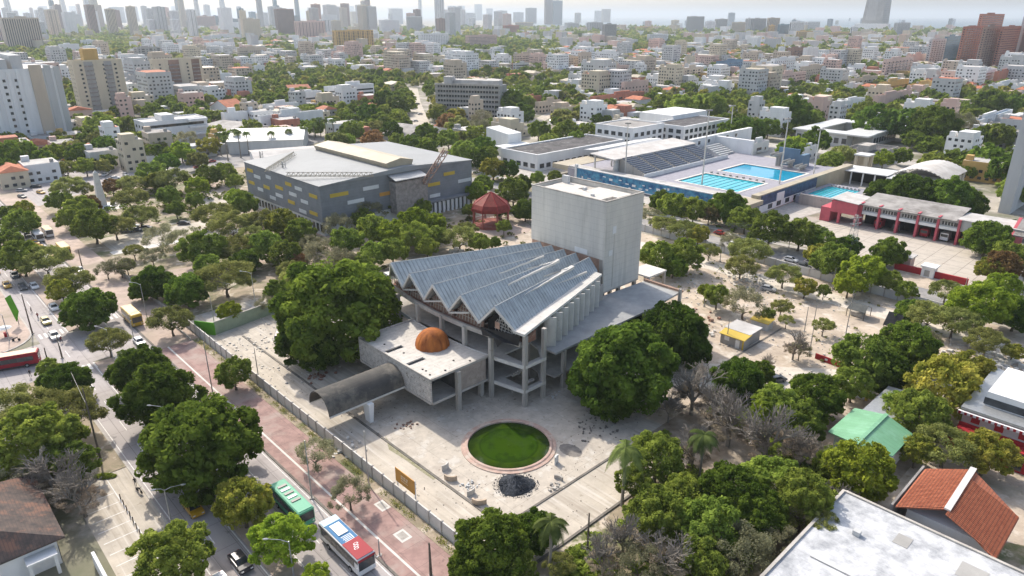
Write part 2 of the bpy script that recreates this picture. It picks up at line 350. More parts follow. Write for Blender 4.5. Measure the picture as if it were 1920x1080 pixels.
M['seat'] = mat('blue_seats', (0.12, 0.15, 0.20), rough=0.6, c2=(0.06, 0.08, 0.13), scale=1.4, var=0.2)
M['palegreen'] = mat('pale_green_wall', (0.30, 0.36, 0.26), var=0.08, scale=0.5)
M['brightgreen'] = mat('bright_green_panel', (0.10, 0.30, 0.02), var=0.1, scale=0.5)
M['greenroof'] = mat('green_sheet_roof', (0.165, 0.36, 0.205), rough=0.5, var=0.08, scale=0.3, c3=(0.20, 0.40, 0.25), scale3=0.2)
M['gravel'] = mat('dark_gravel', (0.055, 0.062, 0.075), var=0.4, scale=3, bump=0.2)
M['rubber'] = mat('tyre_rubber', (0.02, 0.02, 0.02), var=0.2)
M['bark'] = mat('bark', (0.17, 0.135, 0.10), c2=(0.09, 0.07, 0.05), scale=2.0, coords='object')
M['barkg'] = mat('grey_branches', (0.30, 0.265, 0.225), c2=(0.17, 0.15, 0.125), scale=2.0, coords='object')
M['palmtrunk'] = mat('palm_trunk', (0.29, 0.265, 0.225), c2=(0.18, 0.16, 0.13), scale=2.0, coords='object')
leafmat('leaf_dark', (0.185, 0.265, 0.040), (0.075, 0.130, 0.020), 0.45)
leafmat('leaf_mid', (0.31, 0.38, 0.07), (0.135, 0.190, 0.032), 0.45)
leafmat('leaf_olive', (0.35, 0.37, 0.115), (0.17, 0.19, 0.055), 0.45)
leafmat('leaf_lime', (0.36, 0.44, 0.05), (0.19, 0.26, 0.03), 0.45)
leafmat('leaf_gold', (0.42, 0.4, 0.075), (0.19, 0.22, 0.035), 0.45)
leafmat('leaf_grey', (0.33, 0.325, 0.19), (0.19, 0.19, 0.11), 0.45)
leafmat('leaf_rust', (0.36, 0.24, 0.1), (0.2, 0.12, 0.05), 0.45)
leafmat('leaf_palm', (0.22, 0.28, 0.09), (0.1, 0.14, 0.04), 0.45)
leafmat('leaf_far', (0.14, 0.21, 0.05), (0.05, 0.09, 0.02))
leafmat('leaf_pink', (0.30, 0.20, 0.09), (0.12, 0.14, 0.045), 0.45)
leafmat('leaf_twig', (0.37, 0.31, 0.23), (0.21, 0.17, 0.12), 0.3)
M.update({k: v for k, v in MATS.items() if k.startswith('leaf_')})
def watermat(name, c, rough=0.05, streak=None):
    m = mat(name, c, rough=rough, var=0.06, scale=0.15, spec=0.25)
    n = m.node_tree; b = n.nodes['Principled BSDF']
    g = n.nodes.new('ShaderNodeNewGeometry'); nz = n.nodes.new('ShaderNodeTexNoise'); nz.inputs['Scale'].default_value = 1.6; nz.inputs['Detail'].default_value = 3
    bp = n.nodes.new('ShaderNodeBump'); bp.inputs['Distance'].default_value = 0.03; bp.inputs['Strength'].default_value = 0.4
    n.links.new(g.outputs['Position'], nz.inputs['Vector']); n.links.new(nz.outputs[0], bp.inputs['Height']); n.links.new(bp.outputs[0], b.inputs['Normal'])
    return m
M['pool'] = watermat('pool_water', (0.0, 0.36, 0.42))
M['pool2'] = watermat('dive_pool_water', (0.0, 0.26, 0.42))
M['algae'] = watermat('algae_water', (0.03, 0.06, 0.004))
M['highrise'] = mat('high_rise_wall', (0.30, 0.285, 0.265), var=.08, scale=.05)
M['sea'] = mat('sea_water', (0.03, 0.07, 0.085), rough=0.35, var=0.06, scale=0.004, spec=0.3)

specks(M['plaza'], (.16, .13, .10), 1.1, (.60, .68), .7); specks(M['plaza'], (.60, .57, .52), .35, (.56, .62), .5); joints(M['plaza'], 7.0, 6.2, .07, .7)
specks(M['lot'], (.22, .18, .14), .9, (.60, .70), .6); specks(M['lot'], (.30, .255, .205), .9, (.50, .64), .55, TH, (.05, 1.3, 1)); specks(M['lot'], (.62, .58, .53), 1.1, (.54, .66), .6, TH, (.04, 1.0, 1))
specks(M['asphalt'], (.20, .185, .18), 1.0, (.52, .68), .55, TH, (.03, 1.1, 1)); specks(M['asphalt'], (.14, .13, .13), .5, (.63, .67), .6)
specks(M['site'], (.19, .15, .10), .8, (.58, .68), .7); specks(M['site'], (.66, .60, .52), .22, (.54, .64), .6)
specks(M['soil'], (.60, .52, .43), .25, (.55, .62), .7); specks(M['red_pave'], (.17, .11, .10), .7, (.60, .68), .6)
specks(M['fs_lot'], (.25, .20, .17), .3, (.58, .7), .6); specks(M['conc'], (.16, .14, .12), .9, (.60, .70), .6); specks(M['conc_l'], (.30, .27, .23), 1.1, (.60, .70), .5)
bands(M['conc_tower'], 3.0, 0.06, 0.16, 0); bands(M['conc_tower'], 3.0, 0.06, 0.16, 1); specks(M['conc_tower'], (.40, .38, .34), .5, (.52, .66), .6, None, (1, 1, .12)); specks(M['boxroof'], (.22, .20, .17), 1.4, (.60, .68), .6)
specks(M['ground'], (.42, .38, .33), .06, (.5, .56), .7); specks(M['blockwall'], (.14, .11, .09), 1.6, (.58, .64), .8)
# ------------------------------------------------------------------ the ground as one sheet reaching the horizon
xs = [-60000, -20000, -8000, -3500, -1600, -800, -400, -200, 0, 200, 400, 800, 1600, 3500, 8000, 20000, 60000]
ys = [-3000, -800, -200, 0, 100, 200, 300, 400, 600, 900, 1400, 2200, 3500, 6000, 12000, 30000, 70000]
b = MB(); b.v = [(x, y, 0.0) for y in ys for x in xs]
b.f = [(j * 17 + i, j * 17 + i + 1, (j + 1) * 17 + i + 1, (j + 1) * 17 + i) for j in range(16) for i in range(16)]; b.m = [0] * len(b.f)
tag(b.build('ground', M['ground'], loc=(0, 0, 0)), kind='structure')
# the sea beyond the city, to the right of the picture
b = MB(); pts = [(60, 6200), (300, 4700), (1100, 4300), (3000, 4100), (9000, 4000), (50000, 3900), (50000, 20000), (50000, 65000), (0, 65000), (0, 20000), (0, 9000)]
b.add([(x, y, 0.6) for x, y in pts], [tuple(range(len(pts)))])
tag(b.build('sea', M['sea'], loc=(0, 0, 0)), kind='structure')
LOTV0, LOTV1 = -17.3, 30
# avenue: two carriageways and a planted median
UA0, UA1 = -330, 62
sheet('avenue_carriageway', rect(UA0, UA1, -35.3, -26.9), 0.02, M['asphalt'])
sheet('avenue_carriageway', rect(UA0, UA1, -45.2, -38.8), 0.02, M['asphalt'])
sheet('road', [(-90, -38.8), (-70, -38.8), (-70, -35.3), (-90, -35.3)], 0.024, M['asphalt'])
kerbed('median', rect(-69, UA1, -38.8, -35.3), 0.14, M['pink_soil'])
kerbed('median', rect(UA0, -91, -38.8, -35.3), 0.14, M['pink_soil'])
def stripe(nm, u0, u1, v, wd=0.14, z=0.028, m=None):
    sheet(nm, rect(u0, u1, v - wd / 2, v + wd / 2), z, m or M['white_paint'])
def stripes(nm, rects, z=0.028, m=None):
    b = MB()
    for (a, c, d, e) in rects: b.add([(a, d, z), (c, d, z), (c, e, z), (a, e, z)], [(0, 1, 2, 3)])
    o = b.build(nm, m or M['white_paint'], loc=(rects[0][0], rects[0][2], 0), rz='grid'); tag(o, kind='structure')
stripes('road_line', [(-69, 60, -27.35, -27.2), (-300, -92, -27.35, -27.2)])
stripes('road_line', [(u, u + 4.5, -31.2, -31.05) for u in range(-300, 58, 10)])
stripes('road_line', [(-69, 60, -34.95, -34.8), (-300, -92, -34.95, -34.8), (-69, 60, -39.2, -39.05), (-300, -92, -39.2, -39.05)])
stripes('road_line', [(u, u + 4.2, -42.05, -41.9) for u in range(-300, 58, 10)])
stripes('road_line', [(-66, -2, -44.85, -44.7), (2, 60, -44.85, -44.7)])
stripes('crosswalk', [(-69.5, -66.3, v, v + 0.55) for v in np.arange(-44.6, -38.9, 1.1)])
stripes('crosswalk', [(-94, -90.8, v, v + 0.55) for v in np.arange(-44.6, -38.9, 1.1)])
stripes('crosswalk', [(-69.5, -66.3, v, v + 0.55) for v in np.arange(-34.8, -27.2, 1.1)])
stripes('crosswalk', [(-95, -91.8, v, v + 0.55) for v in np.arange(-34.8, -27.2, 1.1)])
# kerbs, pavement, planting strip
kerbed('kerb', rect(-80, UA1, -26.9, -26.55), 0.16, M['darkkerb'])
kerbed('kerb', rect(UA0, -80, -26.9, -26.5), 0.16, M['darkkerb'])
kerbed('pavement', rect(-66, UA1, -26.55, -19.2), 0.13, M['red_pave'])
stripes('pavement_band', [(-66, 60, -24.75, -24.4)], 0.135, M['conc_l'])
stripes('pavement_band', [(20.2, 22.6, -22.6, -20.8), (12.6, 15.0, -20.9, -19.3)], 0.136, M['conc_l'])
stripes('pavement_band', [(20.6, 22.2, -22.3, -21.1), (13.0, 14.6, -20.6, -19.6)], 0.141, M['conc'])
kerbed('planting_strip', rect(-66, UA1, -19.2, -17.6), 0.17, M['soil'])
kerbed('pavement', rect(UA0, -66, -26.5, -17.6), 0.13, M['pink_soil'])
# left side pavement and the parking bays
kerbed('kerb', rect(-68, UA1, -45.5, -45.2), 0.15, M['kerb'])
kerbed('pavement', rect(-68, -24, -52, -45.5), 0.12, M['soil'])
sheet('parking_bays', rect(-24, 12, -54, -45.5), 0.03, M['lot'])
stripes('parking_line', [(u, u + 0.16, -53.5, -49) for u in np.arange(-21, 10, 2.9)], 0.036)
stripes('parking_line', [(-23, 11, -48.9, -48.75)], 0.036)
kerbed('pavement', rect(12, UA1, -52, -45.5), 0.12, M['soil'])
# side street to the left with a rounded corner
sheet('road', [(-88, -45.2), (-68, -45.2), (-69, -60), (-70, -140), (-86, -140), (-86, -60)], 0.016, M['asphalt'])
cc = [(-88 - 9 + 9 * math.cos(R(t)), -45.2 - 9 + 9 * math.sin(R(t))) for t in range(0, 91, 15)]
kerbed('kerb', cc + [(-180, -45.2), (-180, -75), (-88, -75)], 0.15, M['kerb'])
kerbed('pavement', [(p[0] - 0.35, p[1] - 0.35) for p in cc] + [(-179, -45.6), (-179, -74.6), (-88.4, -74.6)], 0.157, M['pink_soil'])
# theatre lot
sheet('forecourt', rect(-80, 38.6, -17.0, 30), 0.012, M['lot'])
pz = [(-14, -9.5), (30, -9.5), (30, 16), (26, 30), (-8, 30), (-14, 10)]
FU, FV, FR = 15.3, 5.1, 7.65
sheet('plaza', pz, 0.03, M['plaza'])
b = MB()
b.box(-60, 30, -9.95, -9.5, 0, 0.14); b.box(29.7, 30.1, -9.5, 17, 0, 0.14); b.box(38.2, 38.6, -17, 18, 0, 0.22)
tag(b.build('kerb', M['darkkerb'], loc=(0, -9.7, 0), rz='grid'), kind='structure')
sheet('weed_strip', [(-2, -9.0), (2, -10.9), (6, -10.6), (14, -10.5), (14, -9.95), (2, -9.95)], 0.034, mat('weeds_ground', (0.20, 0.19, 0.09), c2=(0.35, 0.32, 0.24), scale=2.0))
sheet('plaza_patch', [(29.0 + 2.3 * math.cos(t) - 5.2, 13 + 1.6 * math.sin(t) - 1.2) for t in np.linspace(0, 6.0, 14)], 0.036, mat('dark_patch', (0.22, 0.20, 0.18), var=0.2, scale=1))
sheet('building_site', [(-78, 30), (62, 30), (120, 60), (110, 126), (-78, 126)], 0.012, M['site'])
sheet('earth', rect(38.6, 130, -90, 60), 0.008, M['soil'])
sheet('wood_floor', rect(30, 66, 18, 56), 0.018, mat('leaf_litter', (0.20, 0.15, 0.10), c2=(0.40, 0.34, 0.27), scale=0.3, var=0.2))
sheet('track', [(20, 40), (75, 90), (120, 104), (120, 110), (70, 98), (14, 50)], 0.02, mat('track_dust', (0.60, 0.54, 0.46), var=0.10, scale=0.3))
sheet('track', [(-40, 110), (60, 110), (130, 96), (130, 102), (60, 117), (-40, 118)], 0.024, MATS['track_dust'])
b = MB(); b.box(24.8, 25.2, 55, 86, 0, 0.12); tag(b.build('kerb', M['darkkerb'], loc=(25, 60, 0), rz='grid'), kind='structure')
# back street and fire station yard
sheet('street', [(-240, 128.5), (64, 128.5), (140, 118), (140, 130), (64, 141), (-240, 141)], 0.016, M['street'])
kerbed('pavement', rect(-240, -30, 148, 152), 0.13, M['conc_l'])
kerbed('pavement', [(-30, 148), (28, 152.2), (28, 149.6), (-30, 145.4)], 0.13, M['kerb'])
sheet('earth', rect(-240, -20, 141, 165), 0.010, M['soil'])
sheet('fire_station_yard', [(-10, 153), (48, 146), (60, 150), (52, 190), (-10, 191)], 0.022, M['fs_lot'])
sheet('pavement', [(26, 141), (60, 138), (60, 145.5), (26, 151.5)], 0.026, M['site'])
# park
sheet('park_ground', rect(-250, -80, -17.6, 128), 0.010, M['soil'])
sheet('car_park', [(-168, -13), (-150, -13), (-148, 22), (-166, 22)], 0.022, M['lot'])
sheet('path', [(-150, -14), (-146, -14), (-143, 30), (-147, 30)], 0.026, M['conc_l'])
sheet('path', [(-238, 50), (-110, 50), (-108, 44), (-238, 42)], 0.014, M['pink_soil'])
sheet('path', [(-120, -10), (-112, -10), (-92, 90), (-100, 90)], 0.015, M['pink_soil'])
sheet('path', [(-210, 40), (-182, 26), (-178, 34), (-204, 52)], 0.016, M['lot'])
sheet('gazebo_terrace', [(-88 + 15 * math.cos(t), 94 + 13 * math.sin(t)) for t in np.linspace(0, 6.1, 24)], 0.03, M['pink_soil'])
sheet('path', [(-84, 106), (-60, 126), (-66, 128), (-92, 106)], 0.028, M['pink_soil'])
sheet('path', [(-80, -5), (-64, -9), (-64, -14), (-80, -12)], 0.024, M['conc'])
sheet('obelisk_terrace', [(-213 + 8 * math.cos(t), 0.6 + 8 * math.sin(t)) for t in np.linspace(0, 6.1, 24)], 0.03, M['conc_l'])
sheet('road', [(-330, -45), (-250, -45), (-232, -17.5), (-250, 10), (-290, 60), (-330, 140), (-360, 140), (-340, 40), (-400, -20), (-400, -60)], 0.026, M['asphalt'])
sheet('car_park', [(-338, 40), (-262, 40), (-250, 78), (-300, 150), (-345, 150)], 0.03, M['street'])
sheet('street', [(-250, 100), (-240, 100), (-246, 420), (-258, 420)], 0.018, M['street'])
sheet('pool_apron', [(-190, 160), (-20, 160), (0, 330), (-160, 330)], 0.012, M['kerb'])
for k, (pa, wd) in enumerate([([(795, 250), (775, 190), (772, 165)], 12), ([(1010, 262), (1010, 225), (1055, 205)], 10), ([(365, 112), (352, 78), (338, 58)], 16), ([(640, 340), (560, 370), (300, 420)], 0), ([(1480, 190), (1700, 200), (1900, 215)], 9), ([(900, 110), (1100, 108), (1300, 112)], 10)]):
    if not wd: continue
    P = [G(*p) for p in pa]; lft = []; rgt = []
    for i, p in enumerate(P):
        q0 = P[max(0, i - 1)]; q1 = P[min(len(P) - 1, i + 1)]; dx, dy = q1[0] - q0[0], q1[1] - q0[1]; l = math.hypot(dx, dy); nx, ny = -dy / l * wd / 2, dx / l * wd / 2
        lft.append(LC(p[0] + nx, p[1] + ny)); rgt.append(LC(p[0] - nx, p[1] - ny))
    sheet('street', lft + rgt[::-1], 0.03 + 0.003 * k, M['lot'] if k in (0, 1, 2) else M['street'])
# ------------------------------------------------------------------ the unfinished theatre
th = thing('theatre_building', -14.3, 20, 0, 'derelict concrete theatre with a folded blue-grey roof and tall windowless stage tower', 'theatre')
lm('derelict theatre', -8, 30)
Z1, Z2, Z3 = 3.6, 8.8, 15.3
CU = -14.3
def part(mb, name, m, parent=th, **k): return mb.build(name, m, parent, **k)
# --- entrance box, raised off the ground, hollow so that the open bay shows its inside
b = MB()
def holed(b, u0, u1, v0, v1, z0, z1, holes):
    us = sorted({u0, u1} | {h[0] for h in holes} | {h[1] for h in holes}); vs = sorted({v0, v1} | {h[2] for h in holes} | {h[3] for h in holes})
    for i in range(len(us) - 1):
        for j in range(len(vs) - 1):
            cu, cv = (us[i] + us[i + 1]) / 2, (vs[j] + vs[j + 1]) / 2
            if any(h[0] < cu < h[1] and h[2] < cv < h[3] for h in holes): continue
            b.box(us[i], us[i + 1], vs[j], vs[j + 1], z0, z1)
holed(b, -23.6, 0, 0, 14.0, 8.5, Z2, [(-15.4, -14.2, 0.5, 4.4), (-8.2, -7.0, 0.5, 4.4)])
box_roof = part(b, 'entrance_roof', M['boxroof'])
for u in (-15.4, -8.2): b = MB(); b.box(u, u + 1.2, 0.5, 4.4, 8.2, 8.3); b.build('roof_slot', M['gray'], box_roof)
for (u, v) in ((-12.2, 2.6), (-4.2, 1.2), (-3.3, 1.3), (-1.6, 0.9), (-1.0, 4.0), (-3.0, 7.6), (-0.8, 9.8), (-18, 2)): b = MB(); b.box(u, u + 0.3, v, v + 0.3, 8.803, 8.93); b.build('roof_drain', M['dark'], box_roof)
b = MB(); b.box(-23.6, 0, 0, 0.3, Z1, 8.496); part(b, 'front_wall', M['blockwall'])
b = MB(); b.box(-23.6, -0.003, -0.12, -0.003, Z1 - 0.05, Z1 + 0.45); b.box(-23.6, 0.1, -0.14, 0.003, 8.42, 8.9); part(b, 'edge_beam', M['conc'])
b = MB(); b.box(-23.9, -23.603, -0.1, 14, Z1, 9.15); part(b, 'side_wall', M['blockwall'])
b = MB(); b.box(-0.35, 0.0, 6.9, 13.4, Z1 + 0.25, 8.4); part(b, 'side_wall', mat('brick_infill', (0.40, 0.335, 0.285), var=0.16, scale=1.4, c3=(0.30, 0.25, 0.22), scale3=0.7))
b = MB(); b.box(-0.35, 0.12, 0.303, 14, Z1 - 0.25, Z1 + 0.24); b.box(-0.35, 0.12, 0.303, 14, 8.38, 8.82); part(b, 'edge_beam', M['conc'])
b = MB(); b.box(-23.6, -0.35, 0.3, 14, Z1 - 0.1, Z1 + 0.1); part(b, 'floor_slab', M['conc'])
b = MB(); b.box(-6.3, -6.0, 0.3, 14, Z1 + 0.1, 8.5); b.box(-6.0, -.36, 6.75, 6.95, Z1 + .1, 8.49); part(b, 'inner_wall', mat('inner_wall_shade', (.11, .105, .10), var=.2, scale=.6))  # wall colour darkened to imitate the shade inside the open bay
for (u, v) in ((0.28, 6.2), (-23, 6.2), (-12, 6.2), (-12, 12.5), (-1, 12.9)):
    b = MB(); b.box(u - 0.42, u + 0.42, v - 0.42, v + 0.42, 0, 8.35 if u > 0 else Z1 - 0.1); part(b, 'column', M['conc'])
b = MB(); prof = []
for i in range(13):
    t = R(i * 7.5); prof.append((3.45 * math.cos(t) + 0.002, Z2 + 3.55 * math.sin(t)))
n = 48; base = len(b.v)
for r, z in prof:
    for k in range(n):
        t = 2 * math.pi * k / n; rr = r * (1 - 0.035 * (1 if k % 4 == 0 else 0)); b.v.append((-11.1 + rr * math.cos(t), 9.0 + rr * math.sin(t), z))
for i in range(len(prof) - 1):
    for k in range(n): b.f.append((i * n + k, i * n + (k + 1) % n, (i + 1) * n + (k + 1) % n, (i + 1) * n + k)); b.m.append(0)
part(b, 'rusty_dome', M['rust'])['label'] = 'rust-orange ribbed dome on the flat entrance roof'
# --- vaulted entrance canopy on one pillar
b = MB(); N = 20; hw, v0, v1 = 3.6, -16.2, -0.14
for vv in (v0, v1):
    for rr in (1.0, 0.95):
        for i in range(N + 1):
            t = math.pi * i / N; b.v.append((-11.7 + hw * rr * math.cos(t), vv, 4.2 + 3.45 * rr * math.sin(t)))
K = N + 1
for i in range(N):
    b.f += [(i, i + 1, 2 * K + i + 1, 2 * K + i), (K + i, 3 * K + i, 3 * K + i + 1, K + i + 1), (i, K + i, K + i + 1, i + 1), (2 * K + i, 2 * K + i + 1, 3 * K + i + 1, 3 * K + i)]
b.f += [(0, 2 * K, 3 * K, K), (N, K + N, 3 * K + N, 2 * K + N)]; b.m = [0] * len(b.f)
can = part(b, 'canopy', M['dark_roof'], smooth=False); can['label'] = 'long dark vaulted canopy reaching towards the avenue'
b = MB(); b.box(-8.12, -7.95, v0, v1, 3.95, 4.25); b.box(-15.45, -15.28, v0, v1, 3.95, 4.25); b.build('canopy_beam', M['conc_l'], can)
b = MB(); b.add([(-9.0, -8.6, 0), (-7.4, -8.6, 0), (-7.4, -7.9, 0), (-9.0, -7.9, 0), (-9.3, -8.8, 3.95), (-7.1, -8.8, 3.95), (-7.1, -7.7, 3.95), (-9.3, -7.7, 3.95)], [(0, 3, 2, 1), (4, 5, 6, 7), (0, 1, 5, 4), (1, 2, 6, 5), (2, 3, 7, 6), (3, 0, 4, 7)])
b.build('pillar', M['white'], can)
b = MB(); b.box(-16, -15.3, -8.6, -7.9, 0, 3.95); b.build('pillar', M['white'], can)
# --- floors of the hall: curved front edge
def arc(z_unused=0, u0=-36.7, u1=8.1, n=16, bow=2.9, vb=16.0):
    out = []
    for i in range(n + 1):
        u = u0 + (u1 - u0) * i / n; t = (u - CU) / 22.4; out.append((u, vb - bow * (1 - t * t)))
    return out
A = arc()
def floor(z, th_=0.35, notch=True):
    b = MB(); poly = A + [(8.1, 21.5), (5.0, 24.0), (8.3, 24.2), (8.0, 38), (-36.6, 38), (-36.9, 24.2), (-33.6, 24.0), (-36.7, 21.5)]
    b.prism(poly, z - th_, z); return b
for z in (Z1, Z2):
    # floor with stair openings: four strips
    b = MB(); b.prism([p for p in A if p[0] < 1.6] + [(1.6, 14.4), (1.6, 38), (-36.6, 38)], z - 0.35, z)
    b.prism([(1.6, 14.4)] + [p for p in A if p[0] > 1.6] + [(8.1, 16.9), (1.6, 16.9)], z - 0.35, z)
    b.prism([(7.3, 16.9), (8.1, 16.9), (8.1, 21.5), (5.0, 24.0), (8.3, 24.2), (8.0, 38), (1.6, 38), (1.6, 24), (4.4, 23.2), (7.3, 21)], z - 0.35, z)
    part(b, 'floor_slab', M['conc'])
    b = MB()
    for i in range(len(A) - 1):
        (x0, y0), (x1, y1) = A[i], A[i + 1]
        b.add([(x0, y0 - 0.25, z - 0.6), (x1, y1 - 0.25, z - 0.6), (x1, y1, z - 0.6), (x0, y0, z - 0.6), (x0, y0 - 0.25, z + 0.12), (x1, y1 - 0.25, z + 0.12), (x1, y1, z + 0.12), (x0, y0, z + 0.12)], [(0, 3, 2, 1), (4, 5, 6, 7), (0, 1, 5, 4), (1, 2, 6, 5), (2, 3, 7, 6), (3, 0, 4, 7)])
    if z == Z2: pass
    b.add([(8.1, 16, z - 0.55), (8.4, 16, z - 0.55), (8.4, 21.6, z - 0.55), (8.1, 21.6, z - 0.55), (8.1, 16, z + 0.1), (8.4, 16, z + 0.1), (8.4, 21.6, z + 0.1), (8.1, 21.6, z + 0.1)], [(0, 3, 2, 1), (4, 5, 6, 7), (0, 1, 5, 4), (1, 2, 6, 5), (2, 3, 7, 6), (3, 0, 4, 7)])
    part(b, 'edge_beam', M['conc_l'])
for (u, v, zt) in ((8.0, 16.2, 15.0), (8.0, 21.2, 15.0), (1.0, 13.9, 13.0), (-6.5, 13.6, 13), (-13.8, 13.6, 13), (-22, 13.6, 13), (-29.8, 13.9, 13.0), (-36.5, 16.2, 15.0), (-36.5, 21, 15), (8.0, 27, 8.4), (8, 36, 8.4), (8, 45, 8.4), (8, 54, 8.4), (6.8, 62, 8.4), (-36, 30, 8.4), (-36, 42, 8.4)):
    b = MB(); b.box(u - 0.38, u + 0.38, v - 0.38, v + 0.38, 0, zt); part(b, 'column', M['conc'])
# solid core behind the open floors so nothing shows through
b = MB(); b.prism([(-32, 24), (1.5, 24), (-2.8, 52), (-26, 52)], 0, 12.6); part(b, 'auditorium_core', M['conc'])
for z in (0.0, Z1, Z2):
    b = MB()
    for i in range(8): b.box(2.2 + 0.6 * i, 2.8 + 0.6 * i, 18, 19.8, z + 0.1 + 0.55 * i, z + 0.4 + 0.55 * i)
    if z < Z2: part(b, 'stair_flight', M['conc'])
# raked tier under the folded roof, brick in front
TA = [(u, v + 0.55) for u, v in arc(u0=-35.5, u1=6.9, bow=2.7, vb=15.6)]
b = MB()
for i in range(len(TA) - 1):
    (x0, y0), (x1, y1) = TA[i], TA[i + 1]
    b.add([(x0, y0, 12.4), (x1, y1, 12.4), (x1, y1 + 0.5, 12.4), (x0, y0 + 0.5, 12.4), (x0, y0, 13.3), (x1, y1, 13.3), (x1, y1 + 0.5, 13.3), (x0, y0 + 0.5, 13.3)], [(0, 3, 2, 1), (4, 5, 6, 7), (0, 1, 5, 4), (1, 2, 6, 5), (2, 3, 7, 6), (3, 0, 4, 7)])
part(b, 'tier_beam', M['conc'])
b = MB()
for k in range(5):
    for i in range(len(TA) - 1):
        (x0, y0), (x1, y1) = TA[i], TA[i + 1]; s = 0.97 - 0.0 * k; yo = 0.5 + k * 0.75; zo = 13.1 + k * 0.42
        b.add([(x0, y0 + yo, 12.6), (x1, y1 + yo, 12.6), (x1, y1 + yo + .75, 12.6), (x0, y0 + yo + .75, 12.6), (x0, y0 + yo, zo), (x1, y1 + yo, zo), (x1, y1 + yo + .75, zo), (x0, y0 + yo + .75, zo)], [(0, 3, 2, 1), (4, 5, 6, 7), (0, 1, 5, 4), (1, 2, 6, 5), (2, 3, 7, 6), (3, 0, 4, 7)])
part(b, 'brick_tier', M['brick'])
# --- folded roof
VU = [6.3, -1.9, -10.3, -18.5, -26.9, -34.9]; VV = [15.6, 13.6, 13.0, 13.0, 13.6, 15.6]
PU = [2.6, -6.0, -14.3, -22.6, -31.0]; PV = [13.6, 12.6, 12.2, 12.6, 13.6]
BVU = [-5.0, -9.9, -13.6, -17.4, -21.4, -25.6]; BPU = [-7.6, -11.8, -15.6, -19.6, -23.6]
BV = 52.3
Vf = [(VU[i], VV[i], 15.5) for i in range(6)]; Vb = [(BVU[i], BV, 15.3) for i in range(6)]
Pf = [(PU[i], PV[i], 20.0) for i in range(5)]; Pb = [(BPU[i], BV, 18.0) for i in range(5)]
def lerp(a, c, t): return tuple(a[i] + (c[i] - a[i]) * t for i in range(3))
for i in range(5):
    for (a0, a1, c0, c1) in ((Vf[i], Vb[i], Pf[i], Pb[i]), (Pf[i], Pb[i], Vf[i + 1], Vb[i + 1])):
        b = MB(); K = 12
        top = [[lerp(lerp(a0, a1, r / K), lerp(c0, c1, r / K), s) for s in (0, 1)] for r in range(K + 1)]
        for r in range(K):
            b.slabq([top[r][0], top[r][1], top[r + 1][1], top[r + 1][0]][::-1] if a0 is Vf[i] else [top[r][0], top[r][1], top[r + 1][1], top[r + 1][0]][::-1], 0.28)
        rp = part(b, 'roof_panel', M['blue_roof'])
        # standing seams
        s = MB(); ns = 40
        for r in range(ns + 1):
            p = lerp(a0, a1, r / ns); q = lerp(c0, c1, r / ns)
            s.add([(p[0], p[1] - .05, p[2]), (q[0], q[1] - .05, q[2]), (q[0], q[1] + .05, q[2]), (p[0], p[1] + .05, p[2]), (p[0], p[1] - .05, p[2] + .09), (q[0], q[1] - .05, q[2] + .09), (q[0], q[1] + .05, q[2] + .09), (p[0], p[1] + .05, p[2] + .09)], [(4, 5, 6, 7), (0, 1, 5, 4), (2, 3, 7, 6)])
        s.build('seam', M['blue_roof'], rp)
for (a_, c_, nm) in [(Pf[i], Pb[i], 'ridge_cap') for i in range(5)]:
    b = MB(); b.tube([(a_[0], a_[1] - .1, a_[2] + .05), (c_[0], c_[1], c_[2] + .05)], .09, 6); part(b, nm, M['lgray'])
# front edge beams along the zigzag
def beam(mb, p, q, w_, h_):
    P, Q = Vector(p), Vector(q); d = (Q - P).normalized(); sdv = d.cross(Vector((0, 0, 1))).normalized() * w_ / 2; up = sdv.cross(d).normalized() * h_ / 2
    vs = [tuple(x + a * sdv + c * up) for x in (P, Q) for a, c in ((-1, -1), (1, -1), (1, 1), (-1, 1))]
    mb.add(vs, [(0, 1, 2, 3), (4, 7, 6, 5), (0, 4, 5, 1), (1, 5, 6, 2), (2, 6, 7, 3), (3, 7, 4, 0)])
for i in range(5):
    b = MB()
    for (p, q) in ((Vf[i], Pf[i]), (Pf[i], Vf[i + 1])):
        beam(b, (p[0], p[1] - .15, p[2] - .22), (q[0], q[1] - .15, q[2] - .22), 0.3, 0.42)
    # second beam set back, tie below
    (x0, y0, z0), (x1, y1, z1), (x2, y2, z2) = Vf[i], Pf[i], Vf[i + 1]
    beam(b, (x2, y2 - .1, z2 - .55), ((x0 + x2) / 2 + 1.2, (y0 + y2) / 2 + .3, z0 + 0.9), 0.35, 0.3) if 0 < i < 5 else None
    part(b, 'gable_beam', M['conc_l'])
# eave beam running back to the tower (wide white fascia)
for sgn, f, k in ((1, Vf[0], Vb[0]), (-1, Vf[5], Vb[5])):
    b = MB(); b.slabq([(f[0] - .35 * sgn, f[1] - .7, f[2] + .34), (f[0] + 2.3 * sgn, f[1] - .2, f[2] + .22), (k[0] + 2.2 * sgn, k[1] - 1, k[2] + .1), (k[0] - .3 * sgn, k[1] - 1, k[2] + .22)][::1 if sgn > 0 else -1], 0.5)
    part(b, 'eave_fascia', M['conc_l'])
